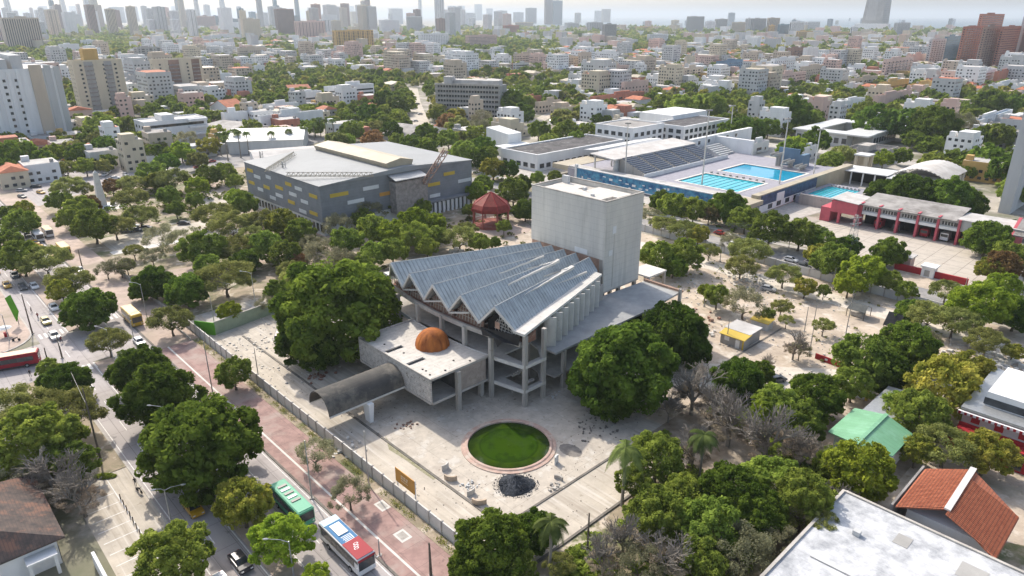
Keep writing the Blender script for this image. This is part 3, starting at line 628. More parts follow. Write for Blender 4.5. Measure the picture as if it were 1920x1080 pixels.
# screens filling the gables
for i in range(5):
    (x0, y0, z0), (x1, y1, z1), (x2, y2, z2) = Vf[i], Pf[i], Vf[i + 1]
    dy = 1.6
    b = MB(); b.add([(x0 - .6, y0 + dy, 13.4), (x2 + .6, y2 + dy, 13.4), (x2 + .6, y2 + dy, z2 - .1), (x1, y1 + dy + .4, z1 - .7), (x0 - .6, y0 + dy, z0 - .1),
                     (x0 - .6, y0 + dy + .25, 13.4), (x2 + .6, y2 + dy + .25, 13.4), (x2 + .6, y2 + dy + .25, z2 - .1), (x1, y1 + dy + .65, z1 - .7), (x0 - .6, y0 + dy + .25, z0 - .1)],
                    [(4, 3, 2, 1, 0), (5, 6, 7, 8, 9), (0, 1, 6, 5), (1, 2, 7, 6), (2, 3, 8, 7), (3, 4, 9, 8), (4, 0, 5, 9)])
    part(b, 'gable_screen', M['dark'] if i == 0 else M['brown'])
    b = MB(); n_ = 9 if i == 0 else 6
    for k in range(1, n_):
        t = k / n_; zz = z0 - 1.6 + (z1 - z0 + 1.0) * t; half = min((x0 - x2) / 2, (z1 - 0.9 - zz) / 4.5 * (x0 - x2) / 2); cx = (x0 + x2) / 2
        if half > 0.3: beam(b, (cx - half, (y0 + y2) / 2 + dy - .55, zz), (cx + half, (y0 + y2) / 2 + dy - .55, zz), 0.09, 0.09)
    for k in range(-4, 5):
        cx = (x0 + x2) / 2 + k * (x0 - x2) / 9.5; hh = (1 - abs(k) / 4.6) * 4.2; beam(b, (cx, (y0 + y2) / 2 + dy - .62, z0 - 1.6), (cx + 0.5, (y0 + y2) / 2 + dy - .62, z0 + hh - .6), 0.09, 0.09)
        if i == 0: beam(b, (cx - 1, (y0 + y2) / 2 + dy - .68, z0 - 1.2), (cx + 0.8, (y0 + y2) / 2 + dy - .68, z0 + max(0, hh - 1.4)), 0.08, 0.08)
    part(b, 'screen_lattice', M['conc_l'] if i == 0 else M['conc'])
b = MB(); b.add([(7.4, 15.4, 15.0), (-1.5, 13.5, 14.6), (-1.0, 13.5, 12.9), (2, 13.6, 13.5), (3.2, 13.6, 11.8), (4.4, 13.9, 13.2), (7.2, 15.2, 13.0)], [tuple(range(7))])
tp = part(b, 'black_tarp', M['tarp']); sm = tp.modifiers.new('thick', 'SOLIDIFY'); sm.thickness = 0.08
b = MB(); b.box(2.4, 3.6, 13.75, 13.85, 15.6, 16.9); part(b, 'brick_plug', M['brickp'])
# pale raised strips added to imitate slivers of sunlit roof facet near the tower
def on_facet(i, t, s):   # facet ridge i-1 .. valley i : t along, s from valley to ridge
    return lerp(lerp(Vf[i], Vb[i], t), lerp(Pf[i - 1], Pb[i - 1], t), s)
def roof_z(u, v):
    t = min(1, max(0, (v - 13.2) / (BV - 13.2))); vs_ = [VU[i] + (BVU[i] - VU[i]) * t for i in range(6)]; ps_ = [PU[i] + (BPU[i] - PU[i]) * t for i in range(5)]; zv, zp = 15.5 - .2 * t, 20 - 2.0 * t
    ks = sorted([(x, zv) for x in vs_] + [(x, zp) for x in ps_])
    if u <= ks[0][0] or u >= ks[-1][0]: return zv
    for (x0, z0_), (x1, z1_) in zip(ks[:-1], ks[1:]):
        if x0 <= u <= x1: return z0_ + (z1_ - z0_) * (u - x0) / (x1 - x0)
    return zv
def on_roof(x, y):
    z = 21.0
    while z > 15:
        u, v = L(x, y, z)
        if 13 < v < BV + .5 and z <= roof_z(u, v): break
        z -= .05
    return (u, v, z)
def strip(a, c, wa, wc, lift=0.14, th_=0.2):
    b = MB(); A_, C_ = Vector(a), Vector(c); d = (C_ - A_).normalized(); s_ = Vector((d.y, -d.x, 0))
    b.slabq([tuple(A_ + s_ * wa / 2 + Vector((0, 0, lift))), tuple(A_ - s_ * wa / 2 + Vector((0, 0, lift + wa * .5))), tuple(C_ - s_ * wc / 2 + Vector((0, 0, lift + wc * .5))), tuple(C_ + s_ * wc / 2 + Vector((0, 0, lift)))][::-1], th_)
    return b
z6 = lambda x, y: (720 + x / 3.376, 440 + y / 3.376)
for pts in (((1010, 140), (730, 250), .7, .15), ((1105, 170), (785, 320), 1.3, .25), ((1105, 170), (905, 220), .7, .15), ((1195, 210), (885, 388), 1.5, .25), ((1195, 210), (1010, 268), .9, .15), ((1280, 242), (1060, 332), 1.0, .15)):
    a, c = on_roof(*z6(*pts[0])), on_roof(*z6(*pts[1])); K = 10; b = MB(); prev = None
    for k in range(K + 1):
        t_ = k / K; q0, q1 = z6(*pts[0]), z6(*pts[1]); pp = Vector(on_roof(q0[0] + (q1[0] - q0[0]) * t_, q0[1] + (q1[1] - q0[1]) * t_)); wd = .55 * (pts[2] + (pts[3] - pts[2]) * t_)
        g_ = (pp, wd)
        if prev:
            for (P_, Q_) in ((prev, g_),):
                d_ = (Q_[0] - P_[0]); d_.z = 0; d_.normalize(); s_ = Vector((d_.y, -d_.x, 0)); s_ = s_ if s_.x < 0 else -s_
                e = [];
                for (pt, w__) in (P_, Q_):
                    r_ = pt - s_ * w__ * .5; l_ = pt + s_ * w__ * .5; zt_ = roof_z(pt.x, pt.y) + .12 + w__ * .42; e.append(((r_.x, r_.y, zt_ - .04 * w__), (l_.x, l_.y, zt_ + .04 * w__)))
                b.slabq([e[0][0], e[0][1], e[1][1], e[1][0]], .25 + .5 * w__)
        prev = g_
    part(b, 'sunlit_sliver', M['conc_l'])
# --- low side roof and fins
b = MB(); b.prism([(8.35, 24.25), (8.0, 38.05), (8.0, 55), (6.7, 69), (-3.6, 69), (-4.4, 54), (-2.6, 50), (3.6, 26), (5.0, 24.05)], Z2 - 0.40, Z2 + 0.006); part(b, 'side_roof', mat('side_roof_concrete', (0.40, 0.40, 0.39), var=0.08, scale=0.5, c3=(0.27, 0.27, 0.27), scale3=0.12, thr3=(0.4, 0.7)))
b = MB(); b.box(6.9, 7.5, 68.2, 68.8, 0, 9.9); part(b, 'column', M['conc'])
b = MB(); b.box(-3.6, 7.5, 68.9, 69.4, 8.9, 9.4); part(b, 'edge_beam', M['brickp'])
b = MB(); b.prism([(-36.6, 24.25), (-36.6, 69), (-25.2, 69), (-25.2, 52), (-32, 26)], Z2 - 0.4, Z2 + 0.006); part(b, 'side_roof', M['roofw'])
b = MB(); b.prism([(4.2, 25.0), (4.3, 25.3), (-2.9, 51), (-3.3, 51)], Z2, 15.0); part(b, 'hall_side_wall', M['conc'])
b = MB(); b.prism([(-32.8, 25.0), (-33.0, 25.3), (-26, 51), (-25.6, 51)], Z2, 15.0); part(b, 'hall_side_wall', M['conc'])
for k in range(9):
    t = k / 8; u = 5.2 - 6.9 * t; v = 26.2 + 21.5 * t; b = MB(); N = 7
    pts = [(u - .75 + 1.75 * j / N + .0, v - 1.05 + 1.25 * (j / N) ** 2) for j in range(N + 1)]
    b.prism(pts + [(q_[0] - .08, q_[1] + .26) for q_ in pts[::-1]], Z2 + .01, 15.05); part(b, 'wall_fin', M['conc_l'])
# --- stage tower
b = MB(); tu0, tu1, tv0, tv1 = -28.7, -4.9, 54.4, 68.2
b.box(tu0, tu1 - .35, tv0, tv0 + .35, 17.3, 31); wl = part(b, 'tower_wall', M['conc_tower'])
b = MB(); b.box(tu1 - .35, tu1, tv0, tv1, 9.4, 31); part(b, 'tower_wall', M['conc_tower'])
b = MB(); b.box(tu0, tu1 - .35, tv1 - .35, tv1, 9.4, 31); part(b, 'tower_wall', M['conc_tower'])
b = MB(); b.box(tu0, tu0 + .35, tv0 + .35, tv1 - .35, 9.4, 31); part(b, 'tower_wall', M['conc_tower'])
b = MB(); b.box(tu0 - .04, tu1 + .04, tv0 - .04, tv0 + .4, 31.003, 31.3); b.box(tu0 - .04, tu1 + .04, tv1 - .4, tv1 + .04, 31.003, 31.3); b.box(tu1 - .4, tu1 + .04, tv0 + .4, tv1 - .4, 31.003, 31.3); b.box(tu0 - .04, tu0 + .4, tv0 + .4, tv1 - .4, 31.003, 31.3); part(b, 'parapet_cap', M['conc'])
b = MB(); b.box(tu0 + .35, tu1 - .35, tv0 + .35, tv1 - .35, 29.6, 29.9); part(b, 'tower_roof', M['conc'])
b = MB(); b.box(-26, -8, tv0 + .9, tv0 + 6.0, 29.9, 30.9); b.box(-17, -7, tv0 + 6.5, tv1 - 2, 29.9, 30.7); b.box(-27.6, -20, tv0 + 6.3, tv1 - 3, 29.9, 30.5); part(b, 'roof_slab', M['boxroof'])
b = MB(); b.box(-27.4, -25.4, tv1 - 4.2, tv1 - 3.4, 30.5, 32.4); b.box(-17, -16.4, 60, 61, 30.9, 31.6); b.box(-12, -11.2, 57, 57.6, 30.9, 31.4); part(b, 'roof_hatch', M['lgray'])
b = MB(); b.box(tu1 - 1.4, tu1 - .353, tv0 + .0, tv0 + .4, 9.4, 17.3); part(b, 'corner_pier', M['conc'])
b = MB(); b.box(tu0 + .2, tu1 - 1.4, tv0 + .1, tv0 + .4, 13.0, 17.3); part(b, 'brick_band', M['brickp'])
for (vv, z0_, z1_) in ((57.0, 23.2, 24.9), (56.0, 18.0, 19.3)):
    b = MB(); b.box(tu1 - .02, tu1 + .06, vv, vv + 1.3, z0_, z1_); part(b, 'hatch', M['white'])
b = MB(); b.box(tu1 + .003, tu1 + .03, 57.7, 57.9, 10, 23); part(b, 'wall_chase', M['conc'])
b = MB(); b.box(-14, -10, tv0 - .05, tv0 + .0, 17.5, 18.7); part(b, 'painted_patch', M['white'])
b = MB(); b.box(tu0, tu1, tv0, tv1, 9.0, 9.4); part(b, 'floor_slab', M['conc'])
for u in (-28, -20.5, -13, -5.6):
    for v in (55.2, 61.2, 67.5):
        b = MB(); b.box(u - .4, u + .4, v - .4, v + .4, 0, 9.0); part(b, 'column', M['conc'])
b = MB(); b.prism([(-9, 69.6), (-2.6, 69.6), (-2.6, 77), (-9, 77)], 9.6, 10.0); part(b, 'rear_roof', M['conc_l'])
for (u, v) in ((-3.0, 76.6), (-8.6, 76.6), (-3.0, 70)):
    b = MB(); b.box(u - .3, u + .3, v - .3, v + .3, 0, 9.6); part(b, 'column', M['conc'])
b = MB(); b.add([(-41, 45, 7.2), (-38.5, 45, 7.2), (-29, 70, 9.8), (-31.5, 70, 9.8)][::1], [(0, 1, 2, 3)]); rb = part(b, 'ramp_roof', M['tan']); q = rb.modifiers.new('thick', 'SOLIDIFY'); q.thickness = 0.9
for k in range(5):
    t = k / 4; b = MB(); b.box(-40 + 9.5 * t - .3, -40 + 9.5 * t + .3, 45.6 + 24 * t - .3, 45.6 + 24 * t + .3, 0, 6.6 + 2.4 * t); part(b, 'column', M['conc'])
# --- fountain
ft = thing('round_fountain', FU, FV, 0, 'round stone pool full of green algae water on the theatre forecourt', 'fountain'); lm('round green fountain', FU, FV)
b = MB(); n = 64
prof = [(FR + .7, 0.0), (FR + .7, 0.16), (FR + 0.15, 0.20), (FR - .05, 0.36), (FR - .45, 0.36), (FR - .5, -0.0)]
for r, z in prof:
    for k in range(n): t = 2 * math.pi * k / n; b.v.append((FU + r * math.cos(t), FV + r * math.sin(t), z))
for i in range(len(prof) - 1):
    for k in range(n): b.f.append((i * n + k, i * n + (k + 1) % n, (i + 1) * n + (k + 1) % n, (i + 1) * n + k)); b.m.append(0)
b.build('basin_rim', mat('pink_stone_rim', (0.47, 0.33, 0.27), var=0.12, scale=1.2, c3=(0.50, 0.43, 0.36), scale3=0.5), ft)
b = MB(); b.add([(FU + (FR - .46) * math.cos(2 * math.pi * k / n), FV + (FR - .46) * math.sin(2 * math.pi * k / n), 0.10) for k in range(n)], [tuple(range(n))])
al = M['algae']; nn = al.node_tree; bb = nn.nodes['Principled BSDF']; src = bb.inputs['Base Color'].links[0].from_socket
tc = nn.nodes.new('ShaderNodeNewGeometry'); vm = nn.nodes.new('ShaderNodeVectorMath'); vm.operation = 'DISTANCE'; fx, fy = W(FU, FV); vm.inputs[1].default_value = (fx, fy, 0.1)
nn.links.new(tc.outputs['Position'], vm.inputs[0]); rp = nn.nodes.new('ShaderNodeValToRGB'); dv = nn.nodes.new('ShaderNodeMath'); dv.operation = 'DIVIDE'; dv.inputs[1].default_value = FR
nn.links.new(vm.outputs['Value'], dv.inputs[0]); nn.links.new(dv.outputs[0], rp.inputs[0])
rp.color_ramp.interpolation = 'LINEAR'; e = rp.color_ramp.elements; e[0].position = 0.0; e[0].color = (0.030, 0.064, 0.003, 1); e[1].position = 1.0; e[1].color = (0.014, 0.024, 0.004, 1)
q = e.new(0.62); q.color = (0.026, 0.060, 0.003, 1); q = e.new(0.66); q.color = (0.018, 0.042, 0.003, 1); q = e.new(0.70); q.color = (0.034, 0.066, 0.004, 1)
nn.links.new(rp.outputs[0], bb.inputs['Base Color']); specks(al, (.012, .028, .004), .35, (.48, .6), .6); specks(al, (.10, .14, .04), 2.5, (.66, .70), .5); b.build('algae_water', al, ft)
# --- bits on the forecourt
def gravel_pile(u, v, r, h):
    b = MB(); n = 40; m = 12; rr = random.Random(4)
    for i in range(m + 1):
        for k in range(n):
            t = 2 * math.pi * k / n; q = i / m; rad = r * q * (1 + 0.10 * math.sin(3 * t + 1) + 0.05 * rr.uniform(-1, 1)); z = h * (1 - q) ** 0.95 * (1 + 0.07 * rr.uniform(-1, 1)) + (0.02 if i == m else 0)
            b.v.append((rad * math.cos(t), rad * math.sin(t) * .9, z if i < m else 0.0))
    for i in range(m):
        for k in range(n): b.f.append((i * n + k, (i + 1) * n + k, (i + 1) * n + (k + 1) % n, i * n + (k + 1) % n)); b.m.append(0)
    for _ in range(700):
        t = rr.uniform(0, 6.28); q = r * rr.uniform(.5, 1.25); s = rr.uniform(.02, .07); x, y = q * math.cos(t), q * math.sin(t) * .9; z = max(0, h * (1 - q / r)) ; b.box(x - s, x + s, y - s, y + s, z, z + s * 1.5)
    return b
X, Y = W(24.2, -1.7); o = gravel_pile(24.2, -1.7, 3.0, 1.7).build('gravel_pile', M['gravel'], loc=(X, Y, 0.03)); tag(o, 'conical heap of dark grey gravel in front of the round fountain', 'gravel pile')
def bench(px, rot, m, lab, r=1.5, h=0.95, span=95, th_=0.3):
    X, Y = G(*px); b = MB(); n = 8
    pts = [(r * math.cos(R(-span / 2 + span * i / n)), r * math.sin(R(-span / 2 + span * i / n))) for i in range(n + 1)]; inn = [(x * (1 - th_ / r), y * (1 - th_ / r)) for x, y in pts]
    b.prism(pts + inn[::-1], 0.03, h); o = b.build('curved_bench', m, loc=(X, Y, 0), rz=rot); tag(o, lab, 'bench', 'curved stone benches on the forecourt'); return o
BS = mat('bench_stone', (0.50, 0.40, 0.30), var=0.12, scale=1.5)
bench((848, 893), R(-100), BS, 'curved tan bench standing second from the left beside the kerb'); bench((900, 936), R(-95), BS, 'curved tan bench beside the broken one, lowest of the row', 1.6)
bench((826, 875), R(-40), M['conc_l'], 'thin pale curved bench at the left end of the row', 1.4, 1.1, 70, .18); bench((875, 921), R(-50), M['conc_l'], 'broken pale bench toppled against its tan neighbour', 1.4, 1.0, 70, .18)
bench((1053, 872), R(150), M['white'], 'upright white curved slab right of the fountain', 1.2, 1.5, 60, .25); bench((1042, 905), R(60), M['conc'], 'grey broken curved slab lying right of the gravel heap', 1.3, .7, 80, .3)
def rubble(px, n, r, s0, s1, m, lab, seed=1, cat='rubble'):
    rr = random.Random(seed); X, Y = G(*px); b = MB()
    for _ in range(n):
        x, y = rr.gauss(0, r * .45), rr.gauss(0, r * .45); s = rr.uniform(s0, s1); a = rr.uniform(0, 3.14); c_, s_ = math.cos(a) * s, math.sin(a) * s; h = s * rr.uniform(.4, 1.2)
        b.prism([(x + c_, y + s_), (x - s_ * .7, y + c_ * .7), (x - c_, y - s_), (x + s_ * .6, y - c_ * .6)], 0.0, h)
    o = b.build('rubble_heap', m, loc=(X, Y, 0.03)); tag(o, lab, cat, None, 'stuff'); return o
rubble((878, 912), 26, 1.3, .1, .35, M['lgray'], 'small heap of broken stone between two curved benches', 2)
rubble((1110, 800), 60, 5, .08, .3, M['darkkerb'], 'dark scattered debris right of the fountain near the dense tree', 3)
rubble((1040, 915), 22, 1.5, .1, .35, M['conc'], 'broken slabs right of the dark gravel heap', 5)
rubble((650, 840), 30, 3.5, .15, .55, M['conc_l'], 'pale rubble under the outer end of the vaulted canopy', 6)
rubble((765, 800), 20, 2.5, .1, .3, M['brown'], 'brown debris on the ground in front of the raised box', 7)
rubble((600, 706), 24, 3, .2, .5, M['brick'], 'rust brown planks and rubble left of the canopy', 8)
rubble((1290, 600), 90, 7, .2, .7, M['brickp'], 'reddish demolition rubble behind the theatre', 9)
rubble((1310, 622), 60, 4, .2, .7, M['conc_l'], 'pale rubble heap left of the yellow roofed hut', 10)
rubble((1400, 520), 60, 6, .2, .6, M['conc_l'], 'pale broken blocks beside the rear boundary wall', 11)
rubble((1880, 680), 160, 9, .2, .9, M['conc_l'], 'spread of pale rubble beside the dirt track at the right', 12)
rubble((1420, 540), 50, 5, .15, .5, M['conc'], 'grey rubble strip in the middle of the building site', 13)
rubble((855, 473), 16, 3, .4, 1.2, M['conc_l'], 'pale boulders behind the folded roof left of the ramp', 14)
# ------------------------------------------------------------------ buildings placed by their near corner
FOOT = []           # (u0,u1,v0,v1) kept free of trees and houses
def solve(fn, target, lo, hi, inc):
    for _ in range(40):
        m = (lo + hi) / 2
        if (fn(m) < target) == inc: lo = m
        else: hi = m
    return (lo + hi) / 2
def dims(xl, xc, xr, yb, yt):
    yb = max(yb, 37)
    X, Y = G(xc, yb); u, v = LC(X, Y)
    a = solve(lambda t: proj(*W(u - t, v), 0)[0], xl, 0, 600, False)
    c = solve(lambda t: proj(*W(u, v + t), 0)[0], xr, 0, 600, True)
    return u, v, min(a, 130), min(c, 130), height_at(X, Y, yt)
WPROTO = {}
def window_grid(t, side, u, v, a, c, h, sp, fh, ww, wh, m, frame=None, skip=0, z0=1.4, cap=100, parts=True, margin=1.2):
    """windows on one visible face; each one a part"""
    ln = a if side == 'L' else c
    nx = max(1, int((ln - 2 * margin) / sp)); nz = max(1, int((h - z0 + .6) / fh))
    while nx * nz > cap and parts: nx -= 1
    st = (ln - 2 * margin) / nx; out = []
    for j in range(nz):
        for i in range(nx):
            if skip and (i % skip == skip - 1): continue
            out.append((margin + st * (i + .5), z0 + fh * j))
    if not parts: return out
    key = (side, round(ww, 2), round(wh, 2), m.name)
    for (s, z) in out:
        if key not in WPROTO:
            b = MB()
            if side == 'L': b.box(-ww / 2, ww / 2, -0.06, 0.25, 0, wh); b.box(-ww / 2 - .08, ww / 2 + .08, -.14, -.062, -.12, 0.0, 1)
            else: b.box(-0.25, .06, -ww / 2, ww / 2, 0, wh); b.box(.062, .14, -ww / 2 - .08, ww / 2 + .08, -.12, 0.0, 1)
            WPROTO[key] = b.mesh('window', [m, M['lgray']])
        o = bpy.data.objects.new('window', WPROTO[key]); COL.objects.link(o); o.parent = t
        ou, ov, oz = ORG[t.name]
        p = (u - s, v) if side == 'L' else (u, v + s)
        o.location = (p[0] - ou, p[1] - ov, z - oz)
def tower_mesh(u, v, a, c, h, wall, roof, style, org):
    """far building as one mesh: walls, window bands and roof things"""
    b = MB(); rr = random.Random(int(abs(u * 7 + v * 3)))
    b.box(u - a, u, v, v + c, 0, h, 0)
    b.box(u - a + .4, u - .4, v + .4, v + c - .4, h, h + .05, 1)
    for (x0, x1, y0, y1) in ((u - a, u, v, v + .3), (u - a, u, v + c - .3, v + c), (u - .3, u, v + .3, v + c - .3), (u - a, u - a + .3, v + .3, v + c - .3)): b.box(x0, x1, y0, y1, h + .003, h + .9, 0)
    px, py = u - a * rr.uniform(.35, .6), v + c * rr.uniform(.35, .6); b.box(px - a * .15, px + a * .15, py - c * .15, py + c * .15, h + .06, h + rr.uniform(2, 4), 0)
    if rr.random() < .6: b.lathe([(1.2, h + .06), (1.2, h + 2.2)], 8, u - a * .8, v + c * .3, 3)
    if style == 'plain': return b
    fh = 3.0 if h < 60 else 3.2
    nz = max(1, int((h - 1.0) / fh))
    for side, ln in (('L', a), ('R', c)):
        if ln < 3: continue
        if style == 'band':
            for j in range(nz):
                z = 1.3 + j * fh
                if side == 'L': b.box(u - a + 1, u - 1, v - .05, v, z, z + 1.3, 2)
                else: b.box(u, u + .05, v + 1, v + c - 1, z, z + 1.3, 2)
            continue
        sp = {'fine': 3.2, 'dots': 4.6, 'bays': 5.5, 'stripes': 4.0}[style]; nx = max(1, int(ln / sp)); st = ln / nx
        for i in range(nx):
            if style == 'stripes':
                s0, s1 = st * (i + .3), st * (i + .7)
                if side == 'L': b.box(u - s1, u - s0, v - .05, v, 2, h - 2, 2)
                else: b.box(u, u + .05, v + s0, v + s1, 2, h - 2, 2)
                continue
            if style == 'bays' and i % 2: 
                s0, s1 = st * (i + .12), st * (i + .88)
                for j in range(nz):
                    z = 1.0 + j * fh
                    if side == 'L': b.box(u - s1, u - s0, v - .05, v, z, z + 2.1, 2); b.box(u - s1, u - s0, v - .9, v - .06, z - .25, z + .55, 0)
                    else: b.box(u, u + .05, v + s0, v + s1, z, z + 2.1, 2); b.box(u + .06, u + .9, v + s0, v + s1, z - .25, z + .55, 0)
                continue
            w_ = {'fine': 1.7, 'dots': 1.4, 'bays': 1.6}[style] / 2
            for j in range(nz):
                if rr.random() < .04: continue
                z = 1.2 + j * fh; s = st * (i + .5)
                if side == 'L': b.box(u - s - w_, u - s + w_, v - .05, v, z, z + 1.4, 2)
                else: b.box(u, u + .05, v + s - w_, v + s + w_, z, z + 1.4, 2)
    return b
def BB(xl, xc, xr, yb, yt, wall, look, style='fine', roof='roofw', name='apartment_block', cat='building', group=None, near=False, fixed=None, gable=None):
    u, v, a, c, h = dims(xl, xc, xr, yb, yt) if fixed is None else fixed
    a = max(a, 4); c = max(c, 4); h = max(h, 3)
    FOOT.append((u - a, u, v, v + c))
    if not near:
        b = tower_mesh(u, v, a, c, h, wall, roof, style, None)
        if gable:
            b.add([(u - a - .5, v - .5, h + .9), (u + .5, v - .5, h + .9), (u + .5, v + c + .5, h + .9), (u - a - .5, v + c + .5, h + .9), (u - a * .75, v + c / 2, h + 3.6), (u - a * .25, v + c / 2, h + 3.6)], [(0, 1, 5, 4), (1, 2, 5), (2, 3, 4, 5), (3, 0, 4), (3, 2, 1, 0)], 1)
        o = b.build(name, [M[wall], M[roof], M['glass'], M['gray']], loc=(u, v, 0), rz='grid'); tag(o, look, cat, group)
        return o, (u, v, a, c, h)
    t = thing(name, u, v, 0, look, cat, group)
    b = MB(); b.box(u - a, u, v, v + c, 0, h); b.build('wall', M[wall], t)
    b = MB()
    if gable:
        b.add([(u - a - .5, v - .5, h + .01), (u + .5, v - .5, h + .01), (u + .5, v + c + .5, h + .01), (u - a - .5, v + c + .5, h + .01), (u - a * .8, v + c / 2, h + gable), (u - a * .2, v + c / 2, h + gable)], [(0, 1, 5, 4), (1, 2, 5), (2, 3, 4, 5), (3, 0, 4), (3, 2, 1, 0)])
    else: b.box(u - a + .35, u - .35, v + .35, v + c - .35, h, h + .12)
    r = b.build('roof', M[roof], t)
    if not gable:
        b = MB()
        for (x0, x1, y0, y1) in ((u - a - .05, u + .05, v - .05, v + .35), (u - a - .05, u + .05, v + c - .35, v + c + .05), (u - .35, u + .05, v + .35, v + c - .35), (u - a - .05, u - a + .35, v + .35, v + c - .35)): b.box(x0, x1, y0, y1, h + .003, h + .8)
        b.build('parapet', M[wall], t)
    return t, (u, v, a, c, h)
def T(t, d, f=lambda b, *a: None): pass
# ---- left towers, built with their own parts
t, (u, v, a, c, h) = BB(-60, -28, 141, 277, 136, 'white', 'tall white slab tower at the left edge with dark window columns and brown panel', near=True)
lm('white slab tower', u, v + c)
window_grid(t, 'R', u, v, a, c * .60, h, 5.6, 3.6, 1.9, 1.5, M['glass'], z0=2.5)
for k in range(6):
    b = MB(); s = c * .6 * (k + .12) / 6; b.box(u + .05, u + .5, v + s, v + s + 2.0, 0, h - .5); b.build('pilaster', M['white'], t)
b = MB(); b.box(u + .05, u + .7, v + c * .66, v + c * .80, 0, h + 2.6); b.build('brown_panel', M['beige'], t)
b = MB(); b.box(u + .05, u + .4, v + c * .82, v + c * .9, 0, h + 2.2); b.box(u + .05, u + .4, v + c * .93, v + c * .995, 0, h + 1.4); b.build('pale_panel', M['lgray'], t)
b = MB(); b.box(u - a * .7, u - 2, v + c * .1, v + c * .45, h + .13, h + 6); b.box(u - a * .6, u - 3, v + c * .5, v + c * .62, h + .13, h + 8); b.build('roof_house', M['lgray'], t)
for (d, lab, loc) in (((148, 157, 247, 219, 116), 'beige and grey apartment tower with an ochre tank box on its roof', 1), ((293, 300, 388, 188, 113), 'cream apartment tower with dark balcony strips right of the ochre topped one', 2)):
    t, (u, v, a, c, h) = BB(*d, 'cream', lab, near=True); lm(['ochre topped apartment tower', 'cream balcony tower'][loc - 1], u, v + c / 2)
    window_grid(t, 'R', u, v, a, c, h, 7.0, 3.1, 1.5, 1.4, M['glass'], cap=70); window_grid(t, 'L', u, v, a, c, h, 4.0, 3.1, 1.3, 1.3, M['glass'], cap=28)
    for s0, s1 in ((.22, .40), (.62, .78)) if loc == 1 else ((.30, .52), (.78, .95)):
        b = MB(); b.box(u - 1, u + .12, v + c * s0, v + c * s1, 0, h - .3); st = b.build('balcony_strip', M['gray'] if loc == 1 else M['brown'], t)
        b = MB()
        for j in range(int(h / 3.1)): b.box(u + .12, u + 1.0, v + c * s0 + .3, v + c * s1 - .3, 1 + 3.1 * j, 1.9 + 3.1 * j)
        b.build('balcony', M['balc'], st)
    if loc == 1:
        b = MB(); b.box(u - 9, u - 1, v + c * .25, v + c * .55, h + .13, h + 8.5); b.build('roof_tank', M['ochre'], t)
# ---- arena with a grey clad box and coloured panels
hl = thing('sports_arena', -70, 30, 0, 'big grey arena hall with white, yellow and orange wall panels and a tan roof light', 'arena')
lm('grey arena hall', -125, 60)
hu, hv = LC(*G(598, 347, 18)); ha, hc = 58.0, 66.0; HZ = 17.6
HU0, HV0 = hu, hv; FOOT.append((hu - ha, hu, hv, hv + hc)); FOOT.append((hu, hu + 10, hv - 6, hv + hc))
b = MB(); b.box(hu - ha, hu, hv, hv + hc, 5.0, HZ); b.build('wall', M['hallwall'], hl)
b = MB(); b.box(hu - ha + .8, hu - .8, hv + .8, hv + hc - .8, 0, 5.0); b.build('ground_floor', M['white'], hl)
b = MB(); mid = hv + hc * .52
b.add([(hu - ha - .4, hv - .4, HZ), (hu + .4, hv - .4, HZ), (hu + .4, mid, HZ + 1.9), (hu - ha - .4, mid, HZ + 1.9), (hu + .4, hv + hc + .4, HZ), (hu - ha - .4, hv + hc + .4, HZ)], [(0, 1, 2, 3), (3, 2, 4, 5), (1, 4, 2), (0, 3, 5)]); b.build('roof', M['hallroof'], hl)
b = MB()
x0, x1, y0, y1 = hu - ha + 4, hu - 2, mid - 5.5, mid + 4.5
b.add([(x0, y0, HZ + 1.2), (x1, y0, HZ + 1.2), (x1, y1, HZ + 1.2), (x0, y1, HZ + 1.2), (x0, y0 - 1, HZ + 3.4), (x1, y0 - 1, HZ + 3.4), (x1, y1 + 1, HZ + 3.4), (x0, y1 + 1, HZ + 3.4), (x0, mid, HZ + 4.6), (x1, mid, HZ + 4.6)],
      [(0, 1, 5, 4), (1, 2, 6, 9, 5), (2, 3, 7, 6), (3, 0, 4, 8, 7), (4, 5, 9, 8), (8, 9, 6, 7)]); b.build('roof_light', M['tan'], hl)
b = MB(); b.box(hu, hu + 4.0, mid - 7, mid + 7, 3.5, HZ - 2.5); pj = b.build('projecting_bay', M['balc'], hl)
b = MB(); b.slabq([(hu, mid - 7.5, HZ - .2), (hu + 5, mid - 7.5, HZ - 1.6), (hu + 5, mid + 6.5, HZ - 1.6), (hu, mid + 6.5, HZ - .2)], .3); b.build('bay_roof', M['metal'], pj)
rr = random.Random(3)
def pan(side, s, z, w_, hh, m):
    b = MB()
    if side == 'L': b.box(hu - s - w_, hu - s, hv - .12, hv - .003, z, z + hh)
    else: b.box(hu + .003, hu + .12, hv + s, hv + s + w_, z, z + hh)
    b.build('wall_panel', M[m], hl)
for s, z, w_, m in ((2, 12.8, 5.5, 'yellow'), (4, 10.4, 0, 'white2'), (12.5, 13.6, 5, 'white2'), (9, 9.6, 5, 'white2'), (3, 6.6, 5.5, 'yellow'), (11, 5.8, 5, 'white2'), (17, 10.8, 5.4, 'white2'), (20, 14.0, 4.6, 'yellow'), (19, 7.6, 5, 'yellow'), (27, 11.4, 6, 'yellow'), (28, 8.4, 5.4, 'white2'), (36, 14, 4, 'white2'), (38, 9.8, 5, 'yellow'), (45, 12.6, 5.4, 'white2'), (44, 8, 4.5, 'white2'), (51, 14.2, 5, 'yellow'), (51, 9.4, 5, 'yellow'), (34, 6.5, 4.6, 'white2')):
    if w_: pan('L', s, z, w_, 1.25, m)
